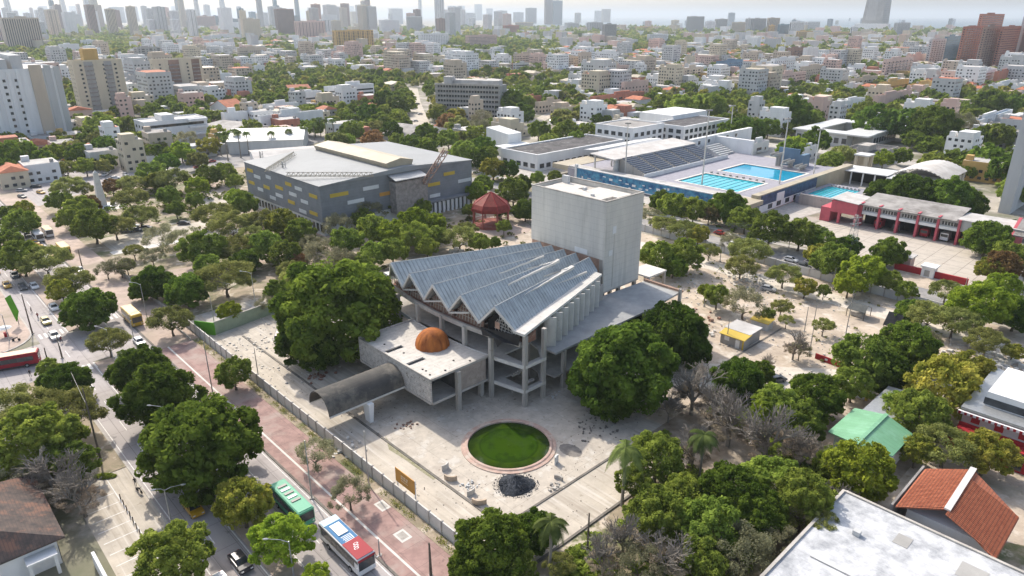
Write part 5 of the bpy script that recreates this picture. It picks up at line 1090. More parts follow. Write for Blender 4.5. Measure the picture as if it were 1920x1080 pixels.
# the rest, each by corner, extents and heights read off the photograph
X_ = 'fine'
DATA = [
(418,425,468,243,215,'white','white two storey villa block left of the sheds','dots','roofw'),
(345,350,463,215,207,'white','long low building with a rust red roof behind the white office block','plain','roofr'),
(487,492,608,249,220,'white','long white school wing with a rusty patched flat roof','dots','tan'),
(495,502,562,222,199,'white','white flat roofed block behind the rusty roofed wing','dots','roofg'),
(560,569,606,205,175,'white','white cube shaped block with few windows, left wing','band','roofw'),
(610,618,703,198,165,'white','white terrace block with strip windows, right wing','band','roofw'),
(1003,1010,1052,214,194,'beige','small pale ochre house block in front of the brick college',X_,'roofg'),
(1052,1060,1138,226,204,'cream','cream apartment row with a bright red roof',X_,'roofr'),
(975,980,1015,200,185,'redb','low brick house with dull red roof','plain','roofr'),
(1105,1115,1207,210,184,'redb','red brick college block with a pale roof','bays','roofw'),
(1632,1642,1705,213,182,'pink','dusty pink block with three white stripes','plain','roofg'),
(1563,1568,1617,224,194,'white','white gable house among trees behind the courtyard building','dots','roofw'),
(1810,1818,1893,258,232,'white','white house with a bright blue roof at the right','bays','blue'),
(1885,1893,1936,402,150,'lgray','tall pale blank tower wall cut off by the right edge','plain','roofw'),
(12,18,86,97,34,'beige','pinkish beige striped tower near the upper left corner','stripes','roofw'),
(-40,-20,16,84,2,'pink','pale pink tower cut off by the left edge','stripes','roofw'),
(77,80,104,28,-28,'brown','red brown hazy tower, leftmost of the skyline','stripes','roofg'),
(102,106,122,28,-18,'teal','pale blue glass tower beside the red brown one','plain','roofg'),
(133,137,150,26,4,'white','slim white tower with grey strips in the haze','stripes','roofw'),
(173,176,195,27,12,'white','low white block in front of the hazy towers',X_,'roofw'),
(209,213,240,43,13,'lgray','pale grey tower with two dark vertical strips','stripes','roofw'),
(241,245,262,40,12,'brown','dull red tower touching the pale grey one','stripes','roofg'),
(113,118,152,103,84,'white','plain white warehouse behind the ochre topped tower','plain','roofw'),
(154,158,187,95,76,'white','white stepped block with small windows beside the warehouse','dots','roofw'),
(252,256,269,82,66,'ochre','small ochre block in the left background','plain','roofg'),
(255,262,305,118,90,'gray','grey framed block with a pink roof','bays','pink'),
(360,365,407,58,31,'pink','twin winged beige block beside the straight street','stripes','roofw'),
(322,328,350,22,-15,'white','white hazy tower with two grey strips','stripes','roofw'),
(412,418,455,60,42,'white','low white hall left of the pale yellow slab','plain','roofg'),
(389,394,443,103,81,'white','white three storey block below an orange roof','dots','roofw'),
(395,400,455,82,66,'white','block with an orange roof left of the yellow slab','plain','roofr'),
(457,461,492,80,36,'cream','blank pale yellow slab tower','plain','roofw'),
(455,457,468,78,20,'cream','taller thin yellow tower behind the blank slab','plain','roofw'),
(447,452,502,113,91,'beige','beige three storey block with a pink corner roof',X_,'roofg'),
(519,524,556,70,17,'brown','red brown tower with white strips left of the peach block','stripes','roofr'),
(555,560,612,76,40,'pink','peach and yellow apartment block with dark bays','bays','roofw'),
(608,612,636,68,28,'white','plain white tower with a red roof line','plain','roofr'),
(626,632,702,97,58,'ochre','ochre apartment block with dark brown balconies','bays','roofw'),
(424,428,453,134,115,'pink','small brownish pink house block',X_,'roofg'),
(458,462,475,140,122,'beige','small beige house with rust stains','dots','roofg'),
(478,482,498,143,124,'white','small white house at the wood edge','dots','roofw'),
(387,393,438,165,141,'white','white and cream house block right of the cream balcony tower','dots','roofw'),
(658,662,675,48,22,'cream','narrow pale yellow tower, free standing','plain','roofw'),
(650,655,683,30,4,'white','white framed hazy tower behind the narrow yellow one','bays','roofw'),
(712,717,750,68,38,'white','broad white block with a pale yellow end','dots','roofw'),
(730,735,762,45,16,'white','white block with an arched top','bays','roofw'),
(763,769,793,63,31,'lgray','twin white and grey tower','stripes','roofw'),
(785,792,842,92,64,'white','white four storey block with many small windows','dots','roofw'),
(818,822,838,66,35,'brown','pink topped brown tower','bays','pink'),
(822,828,856,42,18,'brown','red brown block with a sloped top','plain','roofr'),
(862,868,905,48,24,'white','white stepped block left of the teal tower',X_,'roofw'),
(890,894,914,38,-14,'teal','teal glass tower rising above the horizon','band','roofg'),
(912,914,930,38,16,'blue','dark blue low wing of the teal tower','band','roofg'),
(930,936,965,42,20,'gray','grey slab block right of the blue wing','band','roofg'),
(873,880,932,94,67,'pink','pale pink apartment block with stepped roof',X_,'roofw'),
(820,824,838,28,-20,'teal','blue grey tower with a white edge','stripes','roofg'),
(840,846,858,30,-8,'teal','tall grey blue tower, left of its twin','band','roofg'),
(858,863,872,28,-18,'teal','tall grey blue tower, right of its twin','band','roofg'),
(1020,1024,1036,46,-1,'brown','dark brown half of the tall twin tower','stripes','roofg'),
(1036,1038,1054,46,1,'teal','grey green half of the tall twin tower','band','roofg'),
(985,989,1017,44,15,'gray','grey green stepped tower left of the tall twin tower','stripes','roofg'),
(962,967,985,42,23,'lgray','pale grey low tower in the haze','band','roofg'),
(966,970,1000,55,42,'cream','low cream block with ribs','stripes','roofw'),
(1077,1080,1089,43,24,'beige','lone beige tower, small, right of the tall twin tower','band','roofg'),
(1114,1117,1127,40,20,'lgray','white edged grey tower left of the beige one','stripes','roofw'),
(1127,1131,1146,42,17,'beige','beige rounded tower above the grey block',X_,'roofw'),
(1128,1133,1155,78,46,'gray','grey brown tower nearer in the middle',X_,'roofg'),
(1100,1104,1130,63,42,'lgray','white block with two dark arches','bays','roofw'),
(1058,1064,1086,60,43,'lgray','grey block below the lone beige tower',X_,'roofg'),
(1190,1194,1252,60,50,'ochre','long low ochre housing row','stripes','roofw'),
(1257,1261,1272,58,38,'cream','cream stepped tower right of the ochre row','dots','roofw'),
(1212,1218,1252,85,65,'white','white stepped block with roof tanks',X_,'roofw'),
(1052,1059,1084,131,108,'beige','beige four storey block, left of a pair',X_,'roofr'),
(1083,1089,1108,131,100,'beige','beige taller block, right of a pair','dots','roofr'),
(1123,1127,1164,117,101,'lgray','pale blue framed block','bays','roofw'),
(1112,1117,1136,142,118,'pink','pink flank of a block behind the sloping pink house','dots','roofr'),
(1137,1143,1178,149,126,'pink','pink house block with a sloping roof',X_,'pink'),
(1082,1086,1108,98,80,'white','white house with a pointed top','dots','roofw'),
(1165,1170,1214,190,156,'pink','pale pinkish four storey block with dark square windows','dots','roofg'),
(962,968,1008,125,102,'beige','long beige block with a red tile roof',X_,'tan'),
(962,967,992,140,120,'lgray','white striped block in front of the long beige one','band','roofg'),
(943,947,973,66,48,'redb','brick red stepped block','band','roofr'),
(1285,1290,1318,66,31,'lgray','white and grey tower pair right of the cream stepped tower','stripes','roofw'),
(1320,1324,1340,62,40,'white','white block in front of grey towers',X_,'roofw'),
(1338,1343,1362,60,36,'gray','grey tower behind the white block',X_,'roofg'),
(1370,1374,1396,66,42,'cream','cream ribbed block near the sea','stripes','roofw'),
(1363,1366,1376,50,24,'lgray','slim pale tower above the cream ribbed block',X_,'roofw'),
(1395,1400,1408,64,35,'lgray','pale grey ribbed tower','stripes','roofg'),
(1405,1410,1434,66,35,'gray','white edged dark grey tower','stripes','roofg'),
(1434,1439,1458,73,34,'beige','grey beige tower with fine ribs','stripes','roofg'),
(1438,1441,1450,75,48,'ochre','brown ribbed tower in front of the grey beige one','stripes','roofg'),
(1455,1459,1477,74,46,'teal','blue grey low tower','band','roofg'),
(1477,1481,1505,72,41,'white','white tower with blue window strips, left of two','stripes','roofw'),
(1507,1511,1538,62,41,'white','white tower with blue window strips, right of two','stripes','roofw'),
(1491,1495,1522,76,59,'ochre','low ochre ribbed block','stripes','roofw'),
(1555,1560,1592,74,61,'ochre','long low ochre housing right of the two white towers','stripes','roofw'),
(1592,1596,1606,72,50,'white','small white stepped tower','stripes','roofw'),
(1386,1391,1408,93,77,'lgray','small pale block amid trees','dots','roofw'),
(1378,1380,1384,84,66,'cream','slender cream water tower block','plain','roofw'),
(1408,1413,1450,143,119,'white','white block with rows of small windows, low wing','dots','roofw'),
(1443,1446,1485,158,112,'white','white tower block with rows of small windows','dots','roofw'),
(1458,1461,1470,108,89,'white','blank white side wall of a tower','plain','roofw'),
(1470,1476,1508,124,91,'brown','brown balcony block between two blank white walls','bays','roofg'),
(1502,1506,1530,128,91,'white','blank white tower right of the brown balconies','plain','roofw'),
(1452,1458,1508,166,141,'pink','pinkish three storey block with a white end',X_,'roofw'),
(1497,1503,1553,152,127,'beige','beige pink block with square windows','dots','roofr'),
(1340,1346,1390,143,116,'blue','dark blue office block','dots','roofg'),
(1275,1281,1317,153,130,'beige','ochre beige block with dark bays','bays','roofg'),
(1282,1286,1302,132,107,'cream','cream tower above the ochre beige block','plain','roofg'),
(1552,1558,1590,124,105,'pink','blank pink brick block','plain','roofw'),
(1308,1314,1340,170,155,'white','low white house left of its flat roofed neighbour','bays','roofw'),
(1340,1346,1370,172,158,'white','low white flat roofed house','bays','roofw'),
(1672,1678,1753,70,43,'lgray','long pale hotel slab near the sea','band','roofg'),
(1817,1824,1902,114,27,'redb','red brick tower, rear one of the brick group','fine','roofg'),
(1788,1794,1826,133,51,'redb','red brick tower at the left end of the brick group','bays','roofg'),
(1826,1831,1858,136,51,'brown','brown brick tower in the middle of the brick group','bays','roofg'),
(1858,1863,1896,134,51,'redb','orange brick tower right of the middle one',X_,'roofg'),
(1896,1901,1918,128,32,'lgray','pale grey strip tower within the brick group','plain','roofg'),
(1916,1922,1990,130,27,'redb','red brick tower at the right edge','bays','roofg'),
(1732,1738,1765,127,75,'lgray','grey tower with white balcony edge','bays','roofg'),
(1762,1766,1795,122,70,'teal','blue green glass fronted tower with white balconies','dots','roofg'),
(1650,1656,1706,153,113,'pink','pink brick block with dark balconies','bays','roofg'),
(1705,1710,1742,150,126,'white','white blank house block right of the pink brick one','plain','roofw'),
(1740,1743,1759,158,130,'white','narrow white block with windows','dots','roofw'),
(1695,1700,1732,130,105,'pink','blank dusty pink wall block','plain','roofg'),
(1838,1843,1862,165,133,'white','white banded block beside a red brick wall','band','roofw'),
(1862,1866,1898,166,136,'redb','blank red brick wall block','plain','roofw'),
(1840,1846,1905,183,164,'white','white two storey block at the right','band','roofw'),
(1645,1651,1700,183,157,'ochre','ochre and cream houses in a row',X_,'roofw'),
(1700,1706,1760,180,161,'ochre','orange tiled house row','plain','roofr'),
(1590,1596,1642,172,150,'beige','low tan block with dark windows','bays','tan'),
(1577,1582,1615,180,162,'white','low white house beside the dusty pink block','dots','roofw'),
]
BIG = {}
for d in DATA:
    o, info = BB(*d[:5], d[5], d[6], style=d[7], roof=d[8])
    BIG[d[6]] = info
for k, ph in (('pale pinkish four storey block with dark square windows', 'pinkish four storey block'), ('dusty pink block with three white stripes', 'dusty pink striped block'), ('ochre apartment block with dark brown balconies', 'ochre apartment block'),
              ('dark blue office block', 'dark blue office block'), ('white tower block with rows of small windows', 'white windowed tower'), ('blank pale yellow slab tower', 'blank pale yellow slab tower'), ('red brick tower, rear one of the brick group', 'red brick tower group'),
              ('long pale hotel slab near the sea', 'long pale hotel slab'), ('tall pale blank tower wall cut off by the right edge', 'blank tower at the right edge'), ('white four storey block with many small windows', 'white four storey block'), ('pinkish beige striped tower near the upper left corner', 'striped tower near the upper left'),
              ('grey brown tower nearer in the middle', 'grey brown tower'), ('dark brown half of the tall twin tower', 'tall twin tower'), ('teal glass tower rising above the horizon', 'teal glass tower'), ('white and grey tower pair right of the cream stepped tower', 'white and grey tower pair'), ('pink house block with a sloping roof', 'sloping roofed pink house'),
              ('cream apartment row with a bright red roof', 'red roofed cream row'), ('white cube shaped block with few windows, left wing', 'white cube shaped block'), ('pale pink apartment block with stepped roof', 'pale pink stepped block'), ('long low ochre housing row', 'long ochre housing row'), ('white house with a bright blue roof at the right', 'blue roofed white house'), ('twin winged beige block beside the straight street', 'twin winged beige block'), ('plain white warehouse behind the ochre topped tower', 'plain white warehouse'), ('low ochre ribbed block', 'low ochre ribbed block')):
    u, v, a, c, h = BIG[k]; lm(ph, u - a / 2, v + c / 2)
# tapered high tower by the sea, with a podium
X, Y = G(1640, 60); u, v = LC(X, Y); sc = math.hypot(X, Y) / FPX * .86
b = MB(); w0 = 23 * sc; hh = 150 * sc * .97; cx, cy = u, v
t = thing('high_rise', u, v, 0, 'tall tapering white and grey tower standing alone near the sea', 'tower'); lm('tall tapering tower', u, v)
b.add([(cx - w0, cy - w0 * .5, 0), (cx + w0 * .6, cy - w0 * .5, 0), (cx + w0 * .6, cy + w0, 0), (cx - w0, cy + w0, 0), (cx - w0 * .62, cy - w0 * .3, hh), (cx + w0 * .4, cy - w0 * .3, hh), (cx + w0 * .4, cy + w0 * .7, hh), (cx - w0 * .62, cy + w0 * .7, hh)], [(0, 1, 5, 4), (1, 2, 6, 5), (2, 3, 7, 6), (3, 0, 4, 7), (4, 5, 6, 7)]); b.build('shaft', M['highrise'], t)
b = MB()
for j in range(46):
    f0 = (j + .35) / 47; z = hh * f0; q = 1 - .38 * f0; q2 = .6 - .2 * f0
    b.box(cx + w0 * q2, cx + w0 * q2 + .35, cy - w0 * .42, cy + w0 * .75, z, z + 1.8)
b.build('window_band', M['gray'], t)
b = MB(); b.add([(cx - w0 * .72, cy - w0 * .5 - .3, hh * .14), (cx + w0 * .1, cy - w0 * .5 - .3, hh * .14), (cx - w0 * .05, cy - w0 * .32 - .3, hh * .95), (cx - w0 * .45, cy - w0 * .32 - .3, hh * .95)], [(0, 1, 2, 3)]); b.build('dark_recess', M['gray'], t)
b = MB(); b.box(cx - w0 * 1.2, cx + w0 * 1.3, cy - w0 * 1.2, cy - w0 * .55, 0, hh * .10); b.build('podium', M['white'], t)
# sheds with pitched metal roofs left of the arena
def shed(px0, px1, px2, h0, h1, wall, roof, lab, n=1, rot=0, cat='shed', name='shed'):
    """px0-px1 eave of the near side, px2 far"""
    A_ = Vector((*G(*px0), 0)); B_ = Vector((*G(*px1), 0)); C_ = Vector((*G(*px2), 0)); ex = (B_ - A_); wv = ex.length; ang = math.atan2(ex.y, ex.x)
    ey = C_ - B_; dp = abs(-ey.x * math.sin(ang) + ey.y * math.cos(ang)); t = empty(name, tuple(A_), ang, lab, cat)
    uu, vv = LC(*((A_ + B_) / 2)[:2]); FOOT.append((uu - wv / 2, uu + wv / 2, vv - dp / 2, vv + dp))
    b = MB(); b.add([(0, 0, 0), (wv, 0, 0), (wv, dp, 0), (0, dp, 0), (0, 0, h0), (wv, 0, h0), (wv, dp, h0), (0, dp, h0), (0, dp / 2, h1 - .2), (wv, dp / 2, h1 - .2)], [(0, 1, 5, 4), (1, 2, 6, 9, 5), (2, 3, 7, 6), (3, 0, 4, 8, 7), (4, 5, 9, 8), (8, 9, 6, 7)]); b.build('wall', M[wall], t)
    b = MB(); e = .6; b.slabq([(-e, -e, h0), (wv + e, -e, h0), (wv + e, dp / 2, h1), (-e, dp / 2, h1)], .2); b.slabq([(-e, dp / 2, h1), (wv + e, dp / 2, h1), (wv + e, dp + e, h0), (-e, dp + e, h0)], .2); b.build('roof', M[roof], t); return t
shed((430, 290), (570, 285), (610, 262), 7, 11, 'lgray', 'wmetal', 'big white gabled shed with a striped metal roof left of the arena')
shed((600, 290), (470, 300), (460, 280), 5, 7, 'white', 'roofw', 'low white shed in front of the gabled one beside the arena')
shed((380, 250), (430, 262), (470, 244), 5, 7, 'beige', 'roofg', 'grey low shed right of the white office block')
t = shed((430, 218), (462, 214), (470, 205), 6, 11, 'white', 'roofr', 'white house with a pointed coral red roof', cat='house', name='house')
shed((545, 178), (585, 176), (585, 170), 4, 8, 'brown', 'roofr', 'brown roofed house among the trees above the white wings', cat='house', name='house')
shed((690, 205), (662, 214), (650, 205), 4, 7, 'white', 'roofr', 'orange roofed house left of the wooded street', cat='house', name='house')
shed((815, 245), (850, 252), (860, 240), 3.5, 5, 'white', 'roofr', 'small red roofed kiosk behind the arena', cat='house', name='house')
shed((720, 262), (765, 268), (770, 250), 4, 8.5, 'gray', 'roofg', 'dark pitched shed behind the arena roof')
# row of low red and white houses right of the pool stands
BB(1398, 1404, 1440, 292, 274, 'white', 'low pink roofed white house with arched windows behind the pool stands', style='bays', roof='pink', name='house', cat='house')
BB(1376, 1380, 1396, 290, 272, 'white', 'white and pink gatehouse left of the arched house', style='dots', roof='pink', name='house', cat='house')
BB(1500, 1506, 1530, 303, 280, 'white', 'small white chapel like house behind the diving pool', style='dots', roof='roofw', name='house', cat='house')
# ---- close buildings at the bottom of the picture
t = thing('tiled_house', 76, 30, 0, 'house with an orange clay tile roof split by a white ridge strip', 'house'); lm('orange tiled house', 76, 34)
tile = bands(mat('orange_clay_tiles', (0.48, 0.17, 0.09), c2=(0.33, 0.10, 0.055), scale=1.5, var=0.2, bump=.1), 0.42, 0.13, 0.45, 0); tile2 = tile
b = MB(); b.box(71, 81, 30, 37.5, 0, 5.2); b.build('wall', M['white'], t)
b = MB(); b.slabq([(69.9, 28.2, 6.0), (75.6, 30.0, 7.9), (75.3, 42.5, 7.9), (69.7, 40.5, 6.0)], .25); p1 = b.build('roof', tile, t)
b = MB(); b.slabq([(75.6, 30.0, 7.9), (82.4, 27.0, 5.6), (82.4, 38.6, 5.6), (75.3, 42.5, 7.9)], .25); b.build('roof', tile, t)
for r_, (x0, x1, z0, z1, yy0, yy1) in enumerate(((69.9, 75.6, 6.0, 7.9, 28.4, 40.8), (75.6, 82.4, 7.9, 5.6, 28.4, 39.6))):
    b = MB(); n = 30
    for k in range(n):
        y = yy0 + (yy1 - yy0) * k / n; b.tube([(x0 + .1, y + (1.6 if r_ == 0 else 1.4) * 0 + .2, z0 + .06), (x1 - .1, y + (1.7 if r_ == 0 else -.9) + .2, z1 + .06)], .13, 5)
    b.build('tile_row', tile, t)
b = MB(); b.slabq([(75.2, 29.6, 8.15), (76.0, 29.5, 8.15), (75.7, 42.7, 8.15), (74.9, 42.6, 8.15)], .25); b.build('ridge_strip', M['roofw'], t)
b = MB(); b.box(69.3, 69.6, 28, 41, 0, 6.2); b.build('side_wall', M['roofg'], t)
t = thing('flat_roofed_house', 74, 14, 0, 'large house with a stained white flat roof in the lower right corner', 'house'); lm('white flat roofed house', 74, 16)
b = MB(); holed(b, 63.4, 90, -3, 26.4, 5.6, 6.0, [(78.8, 83, 6, 16)]); b.build('roof', bands(mat('white_membrane', (0.54, 0.545, 0.555), var=0.08, scale=0.8, c3=(0.27, 0.28, 0.295), scale3=0.3, thr3=(0.46, 0.66), detail=9), 1.3, .05, .22, 1), t)
b = MB(); b.box(63.8, 78.7, -2.6, 26, 0, 5.6); b.box(78.7, 89.6, 16.1, 26, 0, 5.6); b.box(83.1, 89.6, -2.6, 16.1, 0, 5.6); b.build('wall', M['gray'], t)
b = MB(); b.box(63.3, 63.7, -3, 26.4, 6.003, 6.25); b.box(63.7, 90, 26.1, 26.5, 6.003, 6.25); b.box(78.5, 78.8, 6, 16, 6.003, 6.3); b.box(78.5, 83.3, 16, 16.3, 6.003, 6.3); b.build('roof_rim', M['conc'], t)
b = MB(); b.box(75.5, 76.8, 12, 13.2, 6.003, 6.9); b.box(68, 68.9, 18, 18.8, 6.003, 6.7); b.build('roof_unit', M['lgray'], t)
b = MB(); b.tube([(66, 10, 6.1), (75, 10.5, 6.1), (75.4, 12.4, 6.1)], .06, 5); b.build('roof_pipe', M['gray'], t)
for (x, y, w_, d_) in ((72.2, 20.4, 1.8, 2.4), (79.6, 20.0, 3.0, 3.2), (69.5, 6.5, 1.6, 1.6)): b = MB(); b.box(x, x + w_, y, y + d_, 6.003, 6.05); b.build('roof_patch', M['gray'], t)
t = thing('green_roofed_shed', 59, 48, 0, 'shed with a ridged light green sheet roof', 'shed'); lm('green roofed shed', 59, 48); RU = 59.9
b = MB(); b.box(55.2, 64, 43.8, 52.6, 0, 4.0); b.build('wall', M['white'], t)
b = MB(); b.slabq([(54.4, 42.6, 4.5), (RU, 39.8, 6.0), (RU, 52.6, 6.0), (54.4, 53.6, 4.5)], .15); b.slabq([(RU, 39.8, 6.0), (64.6, 43.0, 4.5), (64.6, 52.2, 4.5), (RU, 52.6, 6.0)], .15); b.build('roof', bands(M['greenroof'], 1.0, .08, .25, 1), t)
b = MB(); b.slabq([(RU - .3, 39.6, 6.12), (RU + .3, 39.6, 6.12), (RU + .3, 52.8, 6.12), (RU - .3, 52.8, 6.12)], .12); b.build('ridge_cap', M['greenroof'], t)
t = thing('grey_roofed_shed', 58, 60, 0, 'silver sheet roofed shed behind the green one', 'shed'); b = MB(); b.box(56, 61, 56, 66, 0, 3.6); b.build('wall', M['white'], t); b = MB(); b.slabq([(55.4, 54.6, 4.1), (62, 54.6, 4.5), (62, 67.2, 4.5), (55.4, 67.2, 4.1)], .15); b.build('roof', M['metal'], t)
t = thing('garden_wall', 47, 60, 0, 'short white wall with a yellow end pillar under trees', 'wall'); wx = L(1580, 735, 0); wy = L(1627, 745, 0)
b = MB(); b.box(wx[0], wy[0], wx[1] - .1, wx[1] + .1, 0, 2.6); b.build('wall', M['white'], t); b = MB(); b.box(wy[0], wy[0] + .5, wx[1] - .3, wx[1] + .3, 0, 2.7); b.build('pillar', M['yellow'], t)
t = thing('white_red_building', 72, 66, 0, 'white building with red trim, striped awning and roof box at the right edge', 'building'); lm('white and red building', 72, 66)
b = MB(); b.box(68.6, 90, 64.2, 84, 0, 6.4); b.build('wall', M['lgray'], t)
b = MB(); b.box(68.2, 90, 63.4, 84, 6.4, 6.8); b.build('roof', M['metal'], t)
b = MB(); b.box(70.8, 90, 67, 80, 6.8, 9.4); bx = b.build('roof_box', M['white'], t); b = MB(); b.box(70.6, 90, 66.9, 66.99, 7.0, 8.3); b.build('glazing', M['glass'], bx)
b = MB(); b.box(68, 90, 62.9, 63.4, 5.7, 6.2); b.build('awning', M['white'], t)
b = MB(); [b.box(68.1 + .9 * k, 68.5 + .9 * k, 62.85, 62.9, 5.7, 6.2) for k in range(24)]; b.build('awning_stripe', M['fsred'], t)
b = MB(); b.box(68.4, 90, 63.9, 64.19, 2.9, 3.7); b.box(68.4, 90, 61.6, 63.9, 2.9, 3.05); b.build('red_band', M['fsred'], t)
b = MB(); b.box(67.6, 90, 60.4, 61.6, 0, 2.2); b.build('forebuilding', M['fsred'], t)
for x in (70, 73.5, 77, 80.5, 84): b = MB(); b.box(x, x + 1.3, 64.1, 64.19, 4.1, 5.3); b.build('window', M['fsred'], t); b = MB(); b.box(x, x + 2.0, 60.3, 60.39, .4, 2.0); b.build('window', M['glass'], t)
# old tiled house bottom left
t = thing('old_house', -10, -60, 0, 'old house with a mossy brown tile roof in the bottom left corner', 'house'); lm('old mossy roofed house', -10, -58)
old = bands(mat('old_tiles', (0.13, 0.095, 0.08), c2=(0.06, 0.052, 0.05), scale=0.9, var=.2, c3=(0.20, 0.11, 0.08), scale3=.3), .4, .1, .4, 1)
hb = [LC(*G(*p, 5.0)) for p in ((5, 985), (100, 985), (95, 1080), (0, 1080))]
b = MB(); b.box(-24, -6.5, -72, -58.6, 0, 4.4); b.build('wall', M['white'], t)
b = MB(); b.slabq([(-25, -73, 4.4), (-5.8, -73, 4.4), (-9.8, -65.4, 7.6), (-21, -65.4, 7.6)], .25); b.slabq([(-5.8, -57.6, 4.4), (-25, -57.6, 4.4), (-21, -65.4, 7.6), (-9.8, -65.4, 7.6)], .25); b.slabq([(-5.8, -73, 4.4), (-5.8, -57.6, 4.4), (-9.8, -65.4, 7.6)], .25); b.slabq([(-25, -57.6, 4.4), (-25, -73, 4.4), (-21, -65.4, 7.6)], .25); b.build('roof', old, t)
b = MB(); b.box(-6.4, -4.4, -62.5, -59.0, 3.0, 3.25); b.box(-4.9, -4.5, -62.4, -62.0, 0, 3.0); b.box(-4.9, -4.5, -59.5, -59.1, 0, 3.0); b.build('porch', M['white'], t)
b = MB(); b.box(-8, -6.8, -60.2, -58.5, .3, 2.6); b.build('door', M['dark'], t)
t = thing('boundary_wall', 0, -56, 0, 'white garden wall around the old mossy roofed house', 'wall'); b = MB(); b.box(-3, 4.6, -55.6, -55.2, 0, 2.2); b.box(4.2, 4.6, -70, -55.6, 0, 2.2); b.build('wall', M['white'], t)
b = MB(); b.box(4.9, 9.6, -62, -56.2, 3.0, 3.3); o = b.build('red_canopy_roof', M['gazebo2'], loc=(7, -58, 0), rz='grid'); o['label'] = 'faded red flat awning roof at the bottom edge beside the garden wall'; o['category'] = 'awning'
b = MB(); b.box(5, 5.3, -61.5, -56.5, 0, 2.99); b.box(9.2, 9.5, -61.5, -56.5, 0, 2.99); q_ = b.build("side_wall", M["white"]); q_.parent = o; q_.matrix_local = Matrix.Translation((-7, 58, 0))
# ------------------------------------------------------------------ foliage
def np_mesh(name, V, F, mats, midx=None, smooth=False):
    me = bpy.data.meshes.new(name); V = np.asarray(V, dtype=np.float32); F = np.asarray(F, dtype=np.int32); k = F.shape[1]
    me.vertices.add(len(V)); me.vertices.foreach_set('co', V.ravel()); me.loops.add(F.size); me.loops.foreach_set('vertex_index', F.ravel())
    me.polygons.add(len(F)); me.polygons.foreach_set('loop_start', np.arange(len(F), dtype=np.int32) * k); me.polygons.foreach_set('loop_total', np.full(len(F), k, dtype=np.int32))
    for m in (mats if isinstance(mats, (list, tuple)) else [mats]): me.materials.append(m)
    if midx is not None: me.polygons.foreach_set('material_index', np.asarray(midx, dtype=np.int32))
    me.update(calc_edges=True); me.validate(); return me
def leaf_quads(C, Nn, s, r):
    """random leaf faces at centres C facing roughly Nn, sizes s"""
    n = len(C); d = Nn + r.normal(0, .75, (n, 3)); d /= np.linalg.norm(d, axis=1)[:, None] + 1e-9
    a = np.cross(d, r.normal(0, 1, (n, 3))); a /= np.linalg.norm(a, axis=1)[:, None] + 1e-9; c = np.cross(d, a)
    s = s[:, None]; asp = r.uniform(.55, 1.0, (n, 1))
    q = np.stack([C - a * s - c * s * asp * .4, C + a * s * .3 - c * s * asp, C + a * s + c * s * asp * .3, C - a * s * .2 + c * s * asp], 1)
    V = q.reshape(-1, 3); F = np.arange(4 * n).reshape(-1, 4); return V, F
def crown(seed, nleaf, lobes=9, spread=.62, lr=(.28, .48), flat=.78, leaf=.05, gaps=.25, low=.5, nsub=9, core=0.0, sr=(.26, .50)):
    """unit crown: radius 1 sideways, vertical radius `flat`; leaves sit in clumps on a lumpy dome"""
    r = np.random.default_rng(seed); L_ = []
    for i in range(lobes):                                   # lobes spread over a dome from rim to top
        f = (i + .5) / lobes; zz = -low + (1 + low) * f; rr_ = math.sqrt(max(0, 1 - zz * zz)) if zz > 0 else math.sqrt(max(0, 1 - .35 * zz * zz)); t = 2.399 * i + r.uniform(-.3, .3); q = spread * r.uniform(.82, 1.12)
        L_.append((q * rr_ * math.cos(t), q * rr_ * math.sin(t), zz * flat * .66 * r.uniform(.85, 1.15), r.uniform(*lr)))
    sub = []
    for (x, y, z, rad) in L_:
        for j in range(nsub):
            d = r.normal(0, 1, 3); d += np.array([x, y, z * 1.2]) * 1.2; d /= np.linalg.norm(d); sub.append((x + d[0] * rad * .75, y + d[1] * rad * .75, z + d[2] * rad * .75 * flat, rad * r.uniform(*sr), d))
    sub = [s for s in sub if r.random() > gaps * .5]
    w_ = np.array([s[3] ** 2 for s in sub]); w_ /= w_.sum(); pick = r.choice(len(sub), nleaf, p=w_)
    c0 = np.array([s[:3] for s in sub])[pick]; rad = np.array([s[3] for s in sub])[pick]; d = r.normal(0, 1, (nleaf, 3)); d /= np.linalg.norm(d, axis=1)[:, None]
    q = r.uniform(.30, 1.0, nleaf) ** .5; C = c0 + d * (rad * q)[:, None] * np.array([1, 1, .85])
    if core:                                                 # inner foliage that closes most of the holes
        k = int(nleaf * core); e = r.normal(0, 1, (k, 3)); e /= np.linalg.norm(e, axis=1)[:, None]; e[:, 2] = np.maximum(e[:, 2], -low); C[:k] = e * (r.uniform(.55, .84, k) * (1 + .10 * np.sin(5 * np.arctan2(e[:, 1], e[:, 0]) + seed) + .07 * np.sin(9 * e[:, 2] + seed)))[:, None] * np.array([spread + .22, spread + .22, flat]); d[:k] = e
    sc = leaf * np.exp(r.normal(-.08, .38, len(C))); return leaf_quads(C, d + np.array([0, 0, .35]), sc, r)
CR = {}
def reg(kind, lst): CR[kind] = lst
reg('d', [np_mesh('crown', *crown(10 + i, 34000, 26, .72, (.22, .34), .92, .027, 0, .6, core=.3), M['white']) for i in range(3)])
reg('m', [np_mesh('crown', *crown(20 + i, 20000, 22, .74, (.20, .32), .85, .029, .15, .45, core=.22), M['white']) for i in range(3)])
reg('o', [np_mesh('crown', *crown(30 + i, 19000, 20, .76, (.20, .32), .70, .0215, .25, .3, nsub=9, core=.08, sr=(.40, .75)), M['white']) for i in range(3)])
reg('g', [np_mesh('crown', *crown(40 + i, 11000, 20, .78, (.18, .30), .8, .019, .4, .4, nsub=8, sr=(.45, .85)), M['white']) for i in range(2)])
